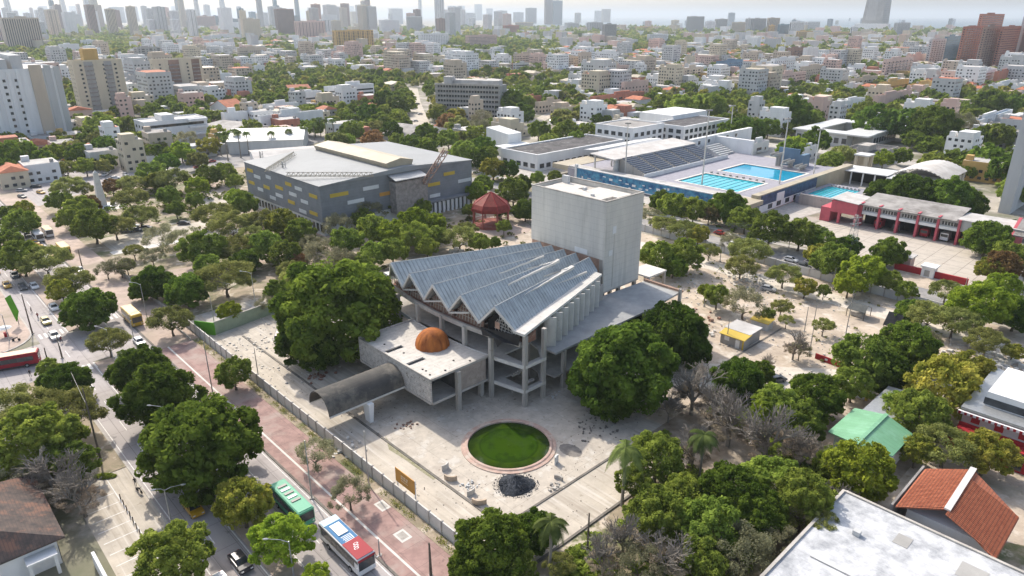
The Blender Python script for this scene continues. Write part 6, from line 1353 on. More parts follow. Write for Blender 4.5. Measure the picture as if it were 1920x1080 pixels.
reg('f', [np_mesh('crown', *crown(50 + i, 3800, 17, .72, (.22, .34), .85, .062, .1, .5, core=.25), M['white']) for i in range(3)])
def trunk_mesh(seed, h=1.0, spread=.6, r0=.055, limbs=6, twig=0, top=.35):
    rr = random.Random(seed); b = MB(); b.tube([(0, 0, -.02), (rr.uniform(-.03, .03), rr.uniform(-.03, .03), h * .5), (0, 0, h)], [r0 * 1.25, r0 * .85, r0 * .7], 7)
    for i in range(limbs):
        t = i * 2.4 + rr.uniform(-.3, .3); q = spread * rr.uniform(.6, 1); z1 = h + top * rr.uniform(.2, 1)
        p = [(0, 0, h * rr.uniform(.75, .98)), (q * .45 * math.cos(t), q * .45 * math.sin(t), h + (z1 - h) * .5 + .03), (q * math.cos(t + .2), q * math.sin(t + .2), z1)]
        b.tube(p, [r0 * .6, r0 * .38, r0 * .14], 5, cap=False)
        for j in range(twig):
            a = t + rr.uniform(-1, 1); s = p[1] if j % 2 else p[2]; e = (s[0] + .3 * math.cos(a), s[1] + .3 * math.sin(a), s[2] + rr.uniform(.05, .3)); b.tube([s, e], [r0 * .2, r0 * .06], 3, cap=False)
    return b.mesh('trunk', [M['bark']])
TR = [trunk_mesh(i) for i in range(3)]
def bare_mesh(seed):
    rr = random.Random(seed); b = MB()
    def grow(p, d, ln, r, lv):
        q = p + d * ln; b.tube([tuple(p), tuple(q)], [r, r * .72], 4 if lv < 2 else 3, cap=False)
        if lv >= 6: return
        for k in range((2 if lv > 2 else 3) if lv else 5):
            dd = (d + Vector((rr.uniform(-.75, .75), rr.uniform(-.75, .75), rr.uniform(-.28, .5)))).normalized(); grow(q, dd, ln * rr.uniform(.66, .85), r * .68, lv + 1)
        if rr.random() < .6: grow(p + d * ln * .6, (d + Vector((rr.uniform(-1, 1), rr.uniform(-1, 1), .1))).normalized(), ln * .6, r * .5, lv + 2)
    grow(Vector((0, 0, 0)), Vector((0, 0, 1)), .34, .042, 0)
    return b
BARE = []
for i in range(3):
    bb_ = bare_mesh(60 + i); V_ = np.array(bb_.v); s_ = 1.0 / max(np.percentile(np.abs(V_[:, 0]), 99), np.percentile(np.abs(V_[:, 1]), 99)); bb_.v = [tuple(p * s_) for p in V_]; BARE.append(bb_.mesh('branches', [M['barkg']]))
def palm_mesh(seed, n=15, droop=1.0, ln=1.0):
    r = random.Random(seed); V = []; F = []
    for i in range(n):
        a = 2 * math.pi * i / n + r.uniform(-.2, .2); up = r.uniform(.15, .75); pts = []
        K = 9
        for k in range(K + 1):
            t = k / K; rad = ln * t * (1 - .18 * t * droop); z = up * ln * t * 1.0 - droop * ln * t * t * (.75 + .5 * (1 - up)); pts.append(Vector((rad * math.cos(a), rad * math.sin(a), z)))
        side = Vector((-math.sin(a), math.cos(a), 0))
        for k in range(K):
            for j in range(4):
                p = pts[k].lerp(pts[k + 1], j / 4); L_ = ln * .26 * math.sin(math.pi * min(1, (k + j / 4 + .9) / (K + .6))) + .03
                for s in (-1, 1):
                    e = p + side * s * L_ * .8 + (pts[k + 1] - pts[k]).normalized() * L_ * .5 + Vector((0, 0, -L_ * .45)); wv = (pts[k + 1] - pts[k]).normalized() * .022 * ln
                    b0 = len(V); V += [p - wv, p + wv, e + wv * .3, e - wv * .3]; F.append((b0, b0 + 1, b0 + 2, b0 + 3))
    return np_mesh('fronds', [tuple(v) for v in V], F, M['leaf_palm'])
PALM = [palm_mesh(1), palm_mesh(2, 13, 1.3)]
tb = MB(); tb.tube([(0, 0, 0), (0, 0, .15), (0.01, 0, .6), (0, 0, .9), (0, 0, 1)], [.034, .026, .024, .022, .03], 8); PTR = tb.mesh('trunk', [M['palmtrunk']])
KIND = {'d': ('dense dark green', 'leaf_dark', 'd'), 'm': ('leafy mid green', 'leaf_mid', 'm'), 'o': ('thin olive green', 'leaf_olive', 'o'), 'y': ('bright yellow green', 'leaf_lime', 'm'), 'l': ('golden green', 'leaf_gold', 'm'), 'g': ('sparse grey green', 'leaf_grey', 'g'), 'r': ('rust brown', 'leaf_rust', 'm'), 'k': ('reddish flowering', 'leaf_pink', 'm')}
NT = 0; TREEPOS = []
def put_mesh(name, me, parent, loc, scale, rz, m):
    o = bpy.data.objects.new(name, me); COL.objects.link(o); o.parent = parent; o.location = loc; o.scale = scale; o.rotation_euler = (0, 0, rz)
    if m is not None: o.material_slots[0].link = 'OBJECT'; o.material_slots[0].material = m
    return o
def tree_at(X, Y, Rr, kind, zc=None, look=None, flat=1.0, simple=False, name=None):
    """crown radius Rr metres, crown centre at height zc"""
    global NT; NT += 1; rz = rng.uniform(0, 6.28)
    zc = zc or Rr * .66 + 1.0
    TREEPOS.append((X, Y, Rr))
    if kind == 'b':
        t = empty('bare_tree', (X, Y, 0), 0, None, 'tree', 'bare leafless trees'); h = zc * 1.25
        o = put_mesh('branches', BARE[NT % 3], t, (0, 0, 0), (Rr, Rr, h / 1.35 if h / 1.35 < Rr * 1.3 else Rr * 1.3), rz, None)
        put_mesh('twigs', CR['g'][NT % 2], t, (0, 0, h * .66), (Rr * .84, Rr * .84, h * .34), rz, M['leaf_twig'])
        auto(t, 'bare grey leafless tree', X, Y); return t
    lk, lf, ck = KIND[kind]; big = 'large ' if Rr > 6.5 else ('small ' if Rr < 2.6 else '')
    t = empty(name or 'tree', (X, Y, 0), 0, None, 'tree', 'trees'); meshes = CR['f' if simple else ck]
    s = rng.uniform(.93, 1.07)
    put_mesh('crown', meshes[NT % len(meshes)], t, (0, 0, zc), (Rr * s, Rr / s, Rr * flat), rz, M[lf])
    th_ = max(.8, zc - Rr * .45); put_mesh('trunk', TR[NT % 3], t, (0, 0, 0), (Rr, Rr, th_), rz, None)
    auto(t, look or (big + lk + ' tree'), X, Y); return t
def T_(cx, cy, rpx, kind, zk=.66, z0=.9, flat=1.0, **k):
    z = 4.0
    for _ in range(12):
        X, Y = G(cx, cy, z); dep = Y * CP - (z - H) * SP; Rr = rpx * dep / FPX; z = Rr * zk + z0
    return tree_at(X, Y, Rr, kind, z, flat=flat, **k)
def palm(px, py, h, r, lab, k=0, droop=False):
    X, Y = G(px, py); t = empty('palm_tree', (X, Y, 0), 0, lab, 'palm', 'palm trees'); put_mesh('trunk', PTR, t, (0, 0, 0), (h * .9, h * .9, h), 0, None)
    put_mesh('fronds', PALM[k], t, (0, 0, h), (r, r, r), rng.uniform(0, 6), None); TREEPOS.append((X, Y, r)); return t
LISTT = '''
60 830 82 m;120 775 62 o;22 770 60 o;135 868 48 m;35 905 40 g;150 930 50 b;100 905 55 b;60 915 40 b;125 718 42 d;90 690 22 m;322 1045 72 m;375 838 108 d;302 745 70 d;262 695 50 d;455 945 58 l;530 1012 58 y;592 1078 26 y
438 700 36 m;590 850 36 g;655 925 38 g;165 580 52 d;202 640 40 o;85 488 48 o;132 525 42 o;115 545 30 l;40 485 46 m;15 455 34 m;320 600 42 o;288 532 42 d;350 545 44 d;262 545 24 d;422 520 50 o;430 585 24 y;390 500 30 d
634 588 112 d;570 640 52 d;715 570 48 d;600 665 36 d;690 520 34 m;1168 694 98 d;1108 712 40 d;1258 628 72 d;1290 650 42 d;1150 755 40 d;1205 600 38 d
1232 482 38 m;1284 478 36 m;1262 500 26 d;1345 555 27 m;1396 568 38 g;1322 545 16 y;1300 738 52 b;1255 765 30 b;1440 818 68 b;1370 796 54 b;1505 840 46 b;1335 770 44 b;1300 850 40 b;1560 940 40 b
1385 712 48 d;1428 700 26 d;1455 758 44 m;1530 745 52 d;1500 795 46 m;1440 770 36 y;1610 880 68 y;1560 870 36 m;1850 850 50 l;1775 835 54 o;1720 845 36 l;1230 860 56 m;1190 905 36 m;1205 965 40 m
1370 930 66 d;1450 905 60 m;1500 950 55 o;1330 990 64 m;1235 965 62 m;1280 930 45 m;1420 970 55 d;1170 1010 46 b;1390 1035 60 g;1250 1045 58 b;1130 1050 40 b;1200 1060 46 g;1320 1050 50 m;1460 1020 40 g
925 1025 72 d;1000 1000 44 d;880 1060 40 d;970 1060 40 m;1050 1060 28 o;1620 675 62 m;1600 720 40 m;1700 650 52 d;1665 700 45 d;1770 728 70 l;1725 780 56 m;1810 700 50 l;1680 760 34 m
1840 575 54 y;1905 590 40 d;1790 602 40 o;1742 590 38 o;1708 585 28 d;1880 540 36 y;1850 640 36 o;1775 545 30 o;1900 660 20 l;1740 640 24 g
1262 388 32 m;1240 378 24 d;1300 395 30 m;1330 402 22 k;1365 392 36 d;1398 412 30 m;1285 432 28 o;1245 420 26 o;1220 405 20 g;1310 440 22 l;1445 432 42 m;1500 440 36 m;1540 450 28 m;1405 470 36 o;1370 452 20 g
1470 515 30 o;1560 490 40 m;1535 480 26 l;1620 512 42 y;1665 474 32 d;1592 532 30 y;1668 528 26 m;1700 545 22 m;1475 600 14 o;1390 500 30 o;1330 470 20 o;1545 610 20 o;1510 538 22 l;1440 590 15 m;1590 462 24 d
1500 655 20 g;1465 575 20 o;1440 680 16 b;1490 650 26 b;1545 545 14 m;1850 450 40 d;1895 480 34 m;1880 500 36 r;1915 430 22 d;1860 505 28 l;1782 374 44 d;1702 364 42 d;1655 360 28 d;1822 384 30 d;1740 372 30 m
1850 300 34 d;1885 320 34 d;1900 360 30 m;1657 298 20 y;1560 300 22 m;1545 310 18 m;1530 265 30 d;1580 290 24 o;1490 275 24 y;1480 285 26 d;1400 245 34 d;1370 250 28 d
1480 215 40 d;1440 240 24 d;1520 225 22 m;1640 230 40 d;1700 235 40 d;1750 240 44 d;1800 235 30 g;1870 255 30 m;1905 200 26 d;1860 195 30 d;1620 210 26 m;1760 258 26 o;1835 258 24 y;1330 200 32 m;1280 205 32 m;1240 200 24 m
30 290 42 d;75 300 26 d;100 288 24 y;10 318 30 d;150 290 28 d;192 240 34 m;200 278 34 d;240 238 26 m;180 262 22 o;125 315 22 o;160 312 22 m;340 285 26 y;312 304 24 d;300 268 20 g;350 262 24 g;370 300 22 o;285 326 32 m;325 336 34 o
390 330 26 m;420 325 24 m;440 340 18 m;245 345 28 o;210 350 20 r;128 350 32 o;155 355 22 o;110 378 26 m;165 385 26 r;150 395 36 m;175 425 44 m;215 425 34 o;130 410 30 m;40 420 36 m;8 408 30 m;45 390 20 l;245 372 34 o;262 405 34 o
315 368 26 m;330 392 20 m;370 350 24 y;365 375 20 m;292 342 24 l;455 382 32 m;440 370 20 y;400 402 36 o;435 420 40 o;492 415 34 o;530 420 34 l;562 435 34 m;470 440 26 o;380 470 46 m;440 466 38 o;500 462 38 m;535 478 34 m;460 490 28 d
300 445 36 g;345 452 36 g;285 480 24 g;200 505 22 g;237 498 18 d;225 500 26 g;250 470 20 o;600 475 34 g;635 425 34 g;618 400 22 g;690 398 34 g;760 374 40 d;725 385 30 m;790 390 22 m;650 452 34 m;700 430 36 m;680 410 24 m;732 438 34 y;782 420 40 y
780 445 36 m;812 420 28 y;820 445 28 m;862 445 34 o;898 455 24 m;928 455 13 d;875 430 22 o;640 492 36 g;700 478 32 m;680 500 26 m;735 470 32 m;560 520 34 o;520 548 30 m;540 505 24 o;600 520 30 o;615 555 24 g;500 570 20 g;660 520 26 o;800 465 24 m;560 490 20 r;580 455 22 g
895 362 26 y;905 345 22 m;962 362 36 m;985 395 26 d;940 395 18 m;925 315 26 l;955 318 22 d;900 300 26 d;980 345 20 d;1008 334 15 m;1040 332 16 m;870 285 30 m;905 275 24 d;1060 340 12 o;1085 350 14 m;945 425 16 m;880 395 16 m;915 290 22 m
840 262 24 m;800 248 22 d;770 270 24 d;745 262 16 m;1060 250 28 m;1100 248 24 m;1010 245 22 m;1080 262 20 m;660 245 26 m;690 215 26 d;720 190 26 d;745 195 24 m;715 230 24 m;590 240 20 m;630 265 26 o;700 265 26 r;735 245 22 d;650 265 20 m
960 195 34 d;980 215 26 d;990 195 18 m;860 235 24 o;900 240 24 g;840 228 22 r;820 215 18 m;905 222 22 g;1060 215 14 m;1085 200 12 d;1120 225 14 d;1030 265 20 m;1140 250 14 m
'''
N_NEAR = 0
for tok in LISTT.replace('\n', ';').split(';'):
    tok = tok.split()
    if len(tok) != 4: continue
    cx, cy, rp_, kd = float(tok[0]), float(tok[1]), float(tok[2]), tok[3]
    far = cy < 330
    gr_ = .94 if (cx < 360 and 250 < cy < 660) else (1.0 if (cx < 1000 and cy < 570) else (1.06 if kd != 'b' else 1.0))
    if kd == 'd' and cx < 900 and 330 < cy < 560 and rp_ < 42 and N_NEAR % 2: kd = 'm'
    T_(cx, cy, rp_ * gr_, kd, zk=.66 if kd not in 'og' else .62, z0=(.8 if kd == 'd' else 1.2) if not far else 1.4, flat=1.0 if kd != 'o' else .9, simple=(far and rp_ < 44 and kd not in 'gb')); N_NEAR += 1
T_(1508, 925, 56, 'm', z0=4.2); T_(1545, 985, 34, 'o', z0=3.6)
PL = [((1030, 1085), 9.5, 3.0, 'royal palm at the bottom edge below the gravel heap', 0), ((1166, 948), 10.5, 4.0, 'windswept drooping palm right of the fountain', 1), ((1310, 905), 9, 3.2, 'palm with a thin crown among the bare trees', 0)]
for p, h, r, lab, k in PL: palm(*p, h, r, lab, k)
for i, (x, y, h) in enumerate(((415, 292, 12), (428, 302, 13), (452, 296, 14), (447, 284, 12), (467, 290, 12), (512, 285, 11), (545, 280, 11), (572, 275, 11), (612, 262, 12), (602, 258, 12), (626, 258, 11), (590, 262, 10))):
    t = palm(x, y, h, 3.2, None, 0); auto(t, 'tall palm with a round crown', *G(x, y))
# ------------------------------------------------------------------ the city beyond: houses and trees in blocks
def vnoise(x, y, s, sd=0):
    x = x / s; y = y / s; xi, yi = math.floor(x), math.floor(y); fx, fy = x - xi, y - yi
    def h_(i, j): return (math.sin(i * 127.1 + j * 311.7 + sd * 74.7) * 43758.5453) % 1.0
    fx = fx * fx * (3 - 2 * fx); fy = fy * fy * (3 - 2 * fy)
    return (h_(xi, yi) * (1 - fx) + h_(xi + 1, yi) * fx) * (1 - fy) + (h_(xi, yi + 1) * (1 - fx) + h_(xi + 1, yi + 1) * fx) * fy
WOOD = [[(480, 130), (830, 150), (830, 215), (640, 190), (520, 215), (470, 200)], [(1200, 195), (1480, 180), (1500, 235), (1300, 245), (1200, 215)], [(930, 150), (1060, 165), (1100, 190), (950, 230)], [(100, 60), (260, 70), (240, 110), (80, 120)], [(1500, 170), (1620, 160), (1640, 200), (1520, 200)], [(0, 92), (130, 92), (130, 125), (0, 125)], [(590, 215), (830, 205), (830, 260), (600, 250)], [(1180, 70), (1290, 76), (1290, 100), (1180, 96)], [(820, 70), (1000, 80), (1040, 120), (880, 130)], [(1380, 95), (1600, 100), (1600, 120), (1380, 115)]]
CORR = [[(770, 165), (800, 165), (815, 265), (765, 265)], [(1000, 205), (1060, 200), (1030, 265), (985, 265)], [(335, 55), (345, 55), (375, 115), (355, 115)]]
def inpoly(x, y, P):
    c = False; n = len(P)
    for i in range(n):
        x0, y0 = P[i]; x1, y1 = P[(i + 1) % n]
        if (y0 > y) != (y1 > y) and x < (x1 - x0) * (y - y0) / (y1 - y0) + x0: c = not c
    return c
grid_t = {}
for (x, y, r) in TREEPOS: grid_t.setdefault((int(x // 20), int(y // 20)), []).append((x, y, r))
def near_tree(x, y, d):
    gx, gy = int(x // 20), int(y // 20)
    for i in (-1, 0, 1):
        for j in (-1, 0, 1):
            for (a, b_, r) in grid_t.get((gx + i, gy + j), ()):
                if (a - x) ** 2 + (b_ - y) ** 2 < (d + r * .6) ** 2: return True
    return False
def blocked(u, v, m):
    for (a0, a1, b0, b1) in FOOT:
        if a0 - m < u < a1 + m and b0 - m < v < b1 + m: return True
    return False
TPL = {}
def tpl(lod, i):
    k = (lod, i)
    if k not in TPL:
        n, lf = {0: (620, .13), 1: (240, .20), 2: (70, .34), 3: (24, .55)}[lod]; TPL[k] = crown(200 + lod * 10 + i, n, 12, .68, (.24, .38), .85, lf, .1, .45, nsub=5, core=.25)
    return TPL[k]
stuffV = {}; cand = []; houses = []
y = 300.0
while y < 4300:
    cell = 13.0 if y < 700 else (17.0 if y < 1300 else (26.0 if y < 2400 else 42.0))
    xm = y * .80 + 30; x = -xm
    while x < xm:
        jx, jy = x + rng.uniform(0, cell), y + rng.uniform(0, cell); u, v = LC(jx, jy); x += cell
        p = proj(jx, jy, 0)
        if not (-60 < p[0] < 1990) or p[1] < 31: continue
        # open places inside the built area
        if -270 < u < 62 and -60 < v < 152: continue
        if u > -12 and v < 210 and v > 120 and u < 62: continue
        if jy > 3800 and jx > 900: continue
        if any(inpoly(*p, C_) for C_ in CORR) or (-215 < u < 0 and 155 < v < 296) or (-180 < u < -110 and 290 < v < 340) or (-108 < u < -30 and 292 < v < 345): continue
        if blocked(u, v, 3 if y < 900 else 5): continue
        wood = any(inpoly(*p, C_) for C_ in WOOD)
        su_, sv_ = (u % 92.0), (v % 74.0)
        street = (su_ < 9 or sv_ < 9) and not wood and y < 1800
        nz = vnoise(u, v, 70, 1) * .6 + vnoise(u, v, 24, 2) * .4
        pt = 0.97 if wood else ((.27 if jy < 900 else .15) + .66 * nz)
        if p[0] > 1100 and p[1] < 190: pt -= .10
        if p[0] < 900 and p[1] < 80: pt -= .12
        if street and rng.random() < .55: continue
        if rng.random() < pt:
            if near_tree(jx, jy, 3): continue
            cand.append((jy, jx, jy, rng.uniform(3.8, 7.2) * (1 if y < 1300 else 1.35 if y < 2400 else 2.0), cell))
        elif not street and rng.random() < .9:
            if not near_tree(jx, jy, 4): houses.append((jy, jx, jy, cell))
    y += cell
cand.sort(); houses.sort()
LEFT_IND = max(0, 300 - NT)
def farlook():
    q = rng.random(); return 'd' if q < .42 else ('m' if q < .74 else ('o' if q < .86 else ('l' if q < .94 else 'g')))
for k, (_, X, Y, r, cell) in enumerate(cand[:LEFT_IND]): 
    kd = farlook(); tree_at(X, Y, r, kd, r * .72 + 2.2, simple=kd != 'g')
SM = ['leaf_dark', 'leaf_mid', 'leaf_olive', 'leaf_gold']; acc = {m: [] for m in SM}
for (_, X, Y, r, cell) in cand[LEFT_IND:]:
    lod = 0 if Y < 520 else (1 if Y < 950 else (2 if Y < 1900 else 3)); V_, F_ = tpl(lod, rng.randrange(3)); q = rng.random(); m = SM[0] if q < .5 else (SM[1] if q < .8 else (SM[2] if q < .93 else SM[3]))
    a = rng.uniform(0, 6.28); c_, s_ = math.cos(a) * r, math.sin(a) * r
    W_ = np.empty_like(V_); W_[:, 0] = V_[:, 0] * c_ - V_[:, 1] * s_ + X; W_[:, 1] = V_[:, 0] * s_ + V_[:, 1] * c_ + Y; W_[:, 2] = V_[:, 2] * r * rng.uniform(.8, 1.1) + r * .62 + 1.2
    acc[m].append((W_, F_))
AV, AF, AM, nb = [], [], [], 0
for mi, m in enumerate(SM):
    for (V_, F_) in acc[m]: AV.append(V_); AF.append(F_ + nb); AM.append(np.full(len(F_), mi)); nb += len(V_)
me = np_mesh('distant_trees', np.concatenate(AV), np.concatenate(AF), [M[m] for m in SM], np.concatenate(AM)); o = bpy.data.objects.new('distant_trees', me); COL.objects.link(o)
tag(o, 'mass of street and garden trees spread through the far city', 'trees', None, 'stuff')
# houses: 300 of their own, the rest as one spread
HW = ['white', 'white', 'white', 'lgray', 'lgray', 'cream', 'pink', 'beige', 'gray', 'white', 'cream', 'lgray', 'ochre', 'redb']; HR = ['roofw', 'roofw', 'roofg', 'roofw', 'roofg', 'roofw', 'roofr', 'tan', 'roofg', 'roofw']
HWN = {'white': 'white', 'lgray': 'pale grey', 'cream': 'cream', 'pink': 'pink', 'beige': 'beige', 'ochre': 'ochre', 'gray': 'grey', 'redb': 'brick red', 'brown': 'brown'}; HRN = {'roofw': 'pale', 'roofg': 'grey', 'roofr': 'red tiled', 'tan': 'tan'}
SLOT = {}; HMAT = []
for k_ in HW + HR:
    if k_ not in SLOT: SLOT[k_] = len(HMAT); HMAT.append(M[k_])
SLOT['glass'] = len(HMAT); HMAT.append(M['glass'])
def house_into(b, x0, y0, w_, d_, h, wl, rf, ang, gable, detail):
    c_, s_ = math.cos(ang), math.sin(ang)
    def bx(a0, a1, b0, b1, z0, z1, m):
        vs = [(a0, b0, z0), (a1, b0, z0), (a1, b1, z0), (a0, b1, z0), (a0, b0, z1), (a1, b0, z1), (a1, b1, z1), (a0, b1, z1)]
        b.add([(x0 + p[0] * c_ - p[1] * s_, y0 + p[0] * s_ + p[1] * c_, p[2]) for p in vs], [(4, 5, 6, 7), (0, 1, 5, 4), (1, 2, 6, 5), (2, 3, 7, 6), (3, 0, 4, 7)], m)
    bx(-w_ / 2, w_ / 2, -d_ / 2, d_ / 2, 0, h, SLOT[wl])
    if gable:
        vs = [(-w_ / 2 - .5, -d_ / 2 - .5, h), (w_ / 2 + .5, -d_ / 2 - .5, h), (w_ / 2 + .5, d_ / 2 + .5, h), (-w_ / 2 - .5, d_ / 2 + .5, h), (-w_ / 3, 0, h + 2.2), (w_ / 3, 0, h + 2.2)]
        b.add([(x0 + p[0] * c_ - p[1] * s_, y0 + p[0] * s_ + p[1] * c_, p[2]) for p in vs], [(0, 1, 5, 4), (1, 2, 5), (2, 3, 4, 5), (3, 0, 4)], SLOT[rf])
    else:
        bx(-w_ / 2 + .3, w_ / 2 - .3, -d_ / 2 + .3, d_ / 2 - .3, h, h + .06, SLOT[rf])
        if detail: bx(-w_ / 2 + .6, -w_ / 2 + 3.4, -d_ / 2 + 1, -d_ / 2 + 4, h + .06, h + 2.3, SLOT[wl]); bx(w_ / 2 - 3, w_ / 2 - 1.6, d_ / 2 - 3, d_ / 2 - 1.6, h + .06, h + 1.4, SLOT['gray'])
        if detail and rng.random() < .5: bx(-w_ * .1, w_ / 2 - .2, -d_ / 2 + .2, d_ * .15, h + .06, h + 2.9, SLOT[wl])
    if detail:
        for fl in range(max(1, int(h / 3))):
            for k in range(int(w_ / 3)):
                if rng.random() < .8: s = -w_ / 2 + 1 + 3 * k; bx(s, s + 1.5, -d_ / 2 - .05, -d_ / 2, 1.1 + 3 * fl, 2.4 + 3 * fl, SLOT['glass'])
            for k in range(int(d_ / 3)):
                if rng.random() < .8: s = -d_ / 2 + 1 + 3 * k; bx(w_ / 2, w_ / 2 + .05, s, s + 1.5, 1.1 + 3 * fl, 2.4 + 3 * fl, SLOT['glass'])
fb = MB()
for k, (_, X, Y, cell) in enumerate(houses):
    ang = TH + rng.uniform(-.06, .06); s = cell / 13.0; w_, d_ = rng.uniform(10, 18) * s, rng.uniform(10, 16) * s; q = rng.random(); h = rng.uniform(3.2, 5) if q < .38 else (rng.uniform(6, 9) if q < .76 else rng.uniform(10, 17)); 
    mid = 600 < Y < 2600 and q > .86
    if mid: h = rng.uniform(13, 30); w_ = rng.uniform(16, 30); d_ = rng.uniform(14, 22)
    elif Y > 900 and q > .95: h = rng.uniform(18, 36)
    wl, rf = rng.choice(HW if h < 11 else ['white', 'white', 'lgray', 'beige', 'cream', 'pink', 'lgray']), rng.choice(HR); gable = rf == 'roofr' or (rf == 'tan' and rng.random() < .5)
    if h > 11: gable = False
    if h > 15 and not mid: w_ *= .6; d_ *= .6
    if k < 298:
        b = MB(); house_into(b, 0, 0, w_, d_, h, wl, rf, 0, gable, True); o = b.build('house', HMAT, loc=(X, Y, 0), rz=ang); tag(o, None, 'house', 'houses of the city blocks')
        auto(o, '%s house with a %s roof' % (HWN[wl], HRN[rf]), X, Y)
    else: house_into(fb, X, Y, w_, d_, h, wl, rf, ang, gable, Y < 1500)
o = fb.build('distant_houses', HMAT, loc=(0, 0, 0)); tag(o, 'spread of low houses and small blocks filling the far city', 'houses', None, 'stuff')
# ------------------------------------------------------------------ hazy high-rise skyline
SKY_ = []
for i in range(175):
    px = rng.uniform(-40, 720) if i < 125 else (rng.uniform(700, 960) if i < 145 else rng.uniform(1080, 1800))
    dens = 1.0 if px < 700 else .75
    if rng.random() > dens: continue
    yb = rng.choice([rng.uniform(43, 56), rng.uniform(50, 74)]) if px < 960 else rng.uniform(40, 58)
    X, Y = G(px, yb); top = (rng.uniform(-18, 10) if rng.random() < .22 else rng.uniform(8, 36)) if px < 560 else (rng.uniform(-8, 30) if px < 960 else rng.uniform(34, yb - 6))
    if px > 880 and px < 960: top = rng.uniform(20, 34)
    if yb > 56 and px < 700: top = rng.uniform(8, 40)
    if px > 700 and yb > 52: yb -= 8
    h = height_at(X, Y, top)
    if h < 10: continue
    w_ = rng.uniform(20, 38) * (1.0 if px < 960 else .8); u, v = LC(X, Y)
    if blocked(u, v, 12): continue
    FOOT.append((u - w_, u, v, v + w_)); SKY_.append((Y, X, u, v, w_, h))
SKY_.sort()
for (Y, X, u, v, w_, h) in SKY_[:290]:
    wl = rng.choice(['white', 'white', 'white', 'lgray', 'lgray', 'pink', 'cream', 'white', 'brown', 'teal', 'beige']); stl = rng.choice(['stripes', 'stripes', 'bays', 'band', 'fine', 'plain'])
    b = tower_mesh(u, v, w_, rng.uniform(.7, 1.2) * w_, h, wl, 'roofw', stl if stl != 'fine' or h < 70 else 'stripes', None)
    o = b.build('tower_block', [M[wl], M['roofw'], M['glass'] if stl != 'stripes' else M['balc'], M['gray']], loc=(u, v, 0), rz='grid'); tag(o, None, 'tower', 'hazy high rise skyline')
    nm = {'teal': 'blue grey', **HWN}[wl]; auto(o, '%s hazy tower with %s' % (nm, {'stripes': 'dark vertical strips', 'bays': 'balcony bays', 'band': 'window bands', 'fine': 'many windows', 'plain': 'blank walls'}[stl]), X, Y)
# ------------------------------------------------------------------ gazebo and obelisk
gz = thing('gazebo', -89, 94.5, 0, 'octagonal gazebo with a domed dark red roof on a red balustraded base', 'gazebo'); lm('red roofed gazebo', -89, 94.5)
gu, gv = -89, 94.5; oc = lambda r, z, o=0: [(gu + r * math.cos(R(45 * k + 22.5 + o)), gv + r * math.sin(R(45 * k + 22.5 + o)), z) for k in range(8)]
b = MB(); rings = [oc(7.3, 5.9), oc(7.2, 6.9), oc(6.3, 8.3), oc(3.3, 10.3), oc(.25, 12.2)]
for i, r_ in enumerate(rings): b.v += r_
for i in range(4): b.f += [(i * 8 + k, i * 8 + (k + 1) % 8, (i + 1) * 8 + (k + 1) % 8, (i + 1) * 8 + k) for k in range(8)]
b.f += [tuple(range(32, 40)), tuple(range(8))[::-1]]; b.m = [0] * len(b.f); gr = b.build('roof', M['gazebo'], gz)
b = MB()
for k in range(8):
    b.tube([(p[k][0], p[k][1], p[k][2] + .03) for p in rings], .09, 4)
b.build('roof_rib', M['fsred'], gr)
for k in range(8):
    p = oc(6.6, 0)[k]; b = MB(); b.box(p[0] - .2, p[0] + .2, p[1] - .2, p[1] + .2, .9, 6.0); b.build('column', M['gazebo2'], gz)
b = MB(); b.prism([(p[0], p[1]) for p in oc(7.0, 0)], 0.03, .9); b.build('base', M['gazebo2'], gz)
b = MB(); q = oc(6.7, 0)
for k in range(8):
    if k in (0,): continue
    a_, c_ = q[k], q[(k + 1) % 8]
    beam(b, (a_[0], a_[1], 1.75), (c_[0], c_[1], 1.75), .12, .12)
    for j in range(1, 9): t_ = j / 9; x_, y_ = a_[0] + (c_[0] - a_[0]) * t_, a_[1] + (c_[1] - a_[1]) * t_; b.box(x_ - .04, x_ + .04, y_ - .04, y_ + .04, .9, 1.7)
b.build('balustrade', M['gazebo2'], gz)
ob = thing('obelisk', -213, .6, 0, 'slender white obelisk on a round plinth in the park', 'obelisk'); lm('white obelisk', -213, .6)
b = MB(); s = lambda r, z: [(-213 - r, .6 - r, z), (-213 + r, .6 - r, z), (-213 + r, .6 + r, z), (-213 - r, .6 + r, z)]
b.v = s(1.5, .9) + s(.75, 13.6) + s(.02, 14.6); b.f = [(0, 1, 5, 4), (1, 2, 6, 5), (2, 3, 7, 6), (3, 0, 4, 7), (4, 5, 9, 8), (5, 6, 10, 9), (6, 7, 11, 10), (7, 4, 8, 11)]; b.m = [0] * 8; b.build('shaft', M['conc_l'], ob)
b = MB(); b.lathe([(4.6, .03), (4.6, .5), (4.4, .5)], 24, -213, .6); b.box(-215.2, -210.8, -1.6, 2.8, .501, .9); b.build('plinth', M['white'], ob)
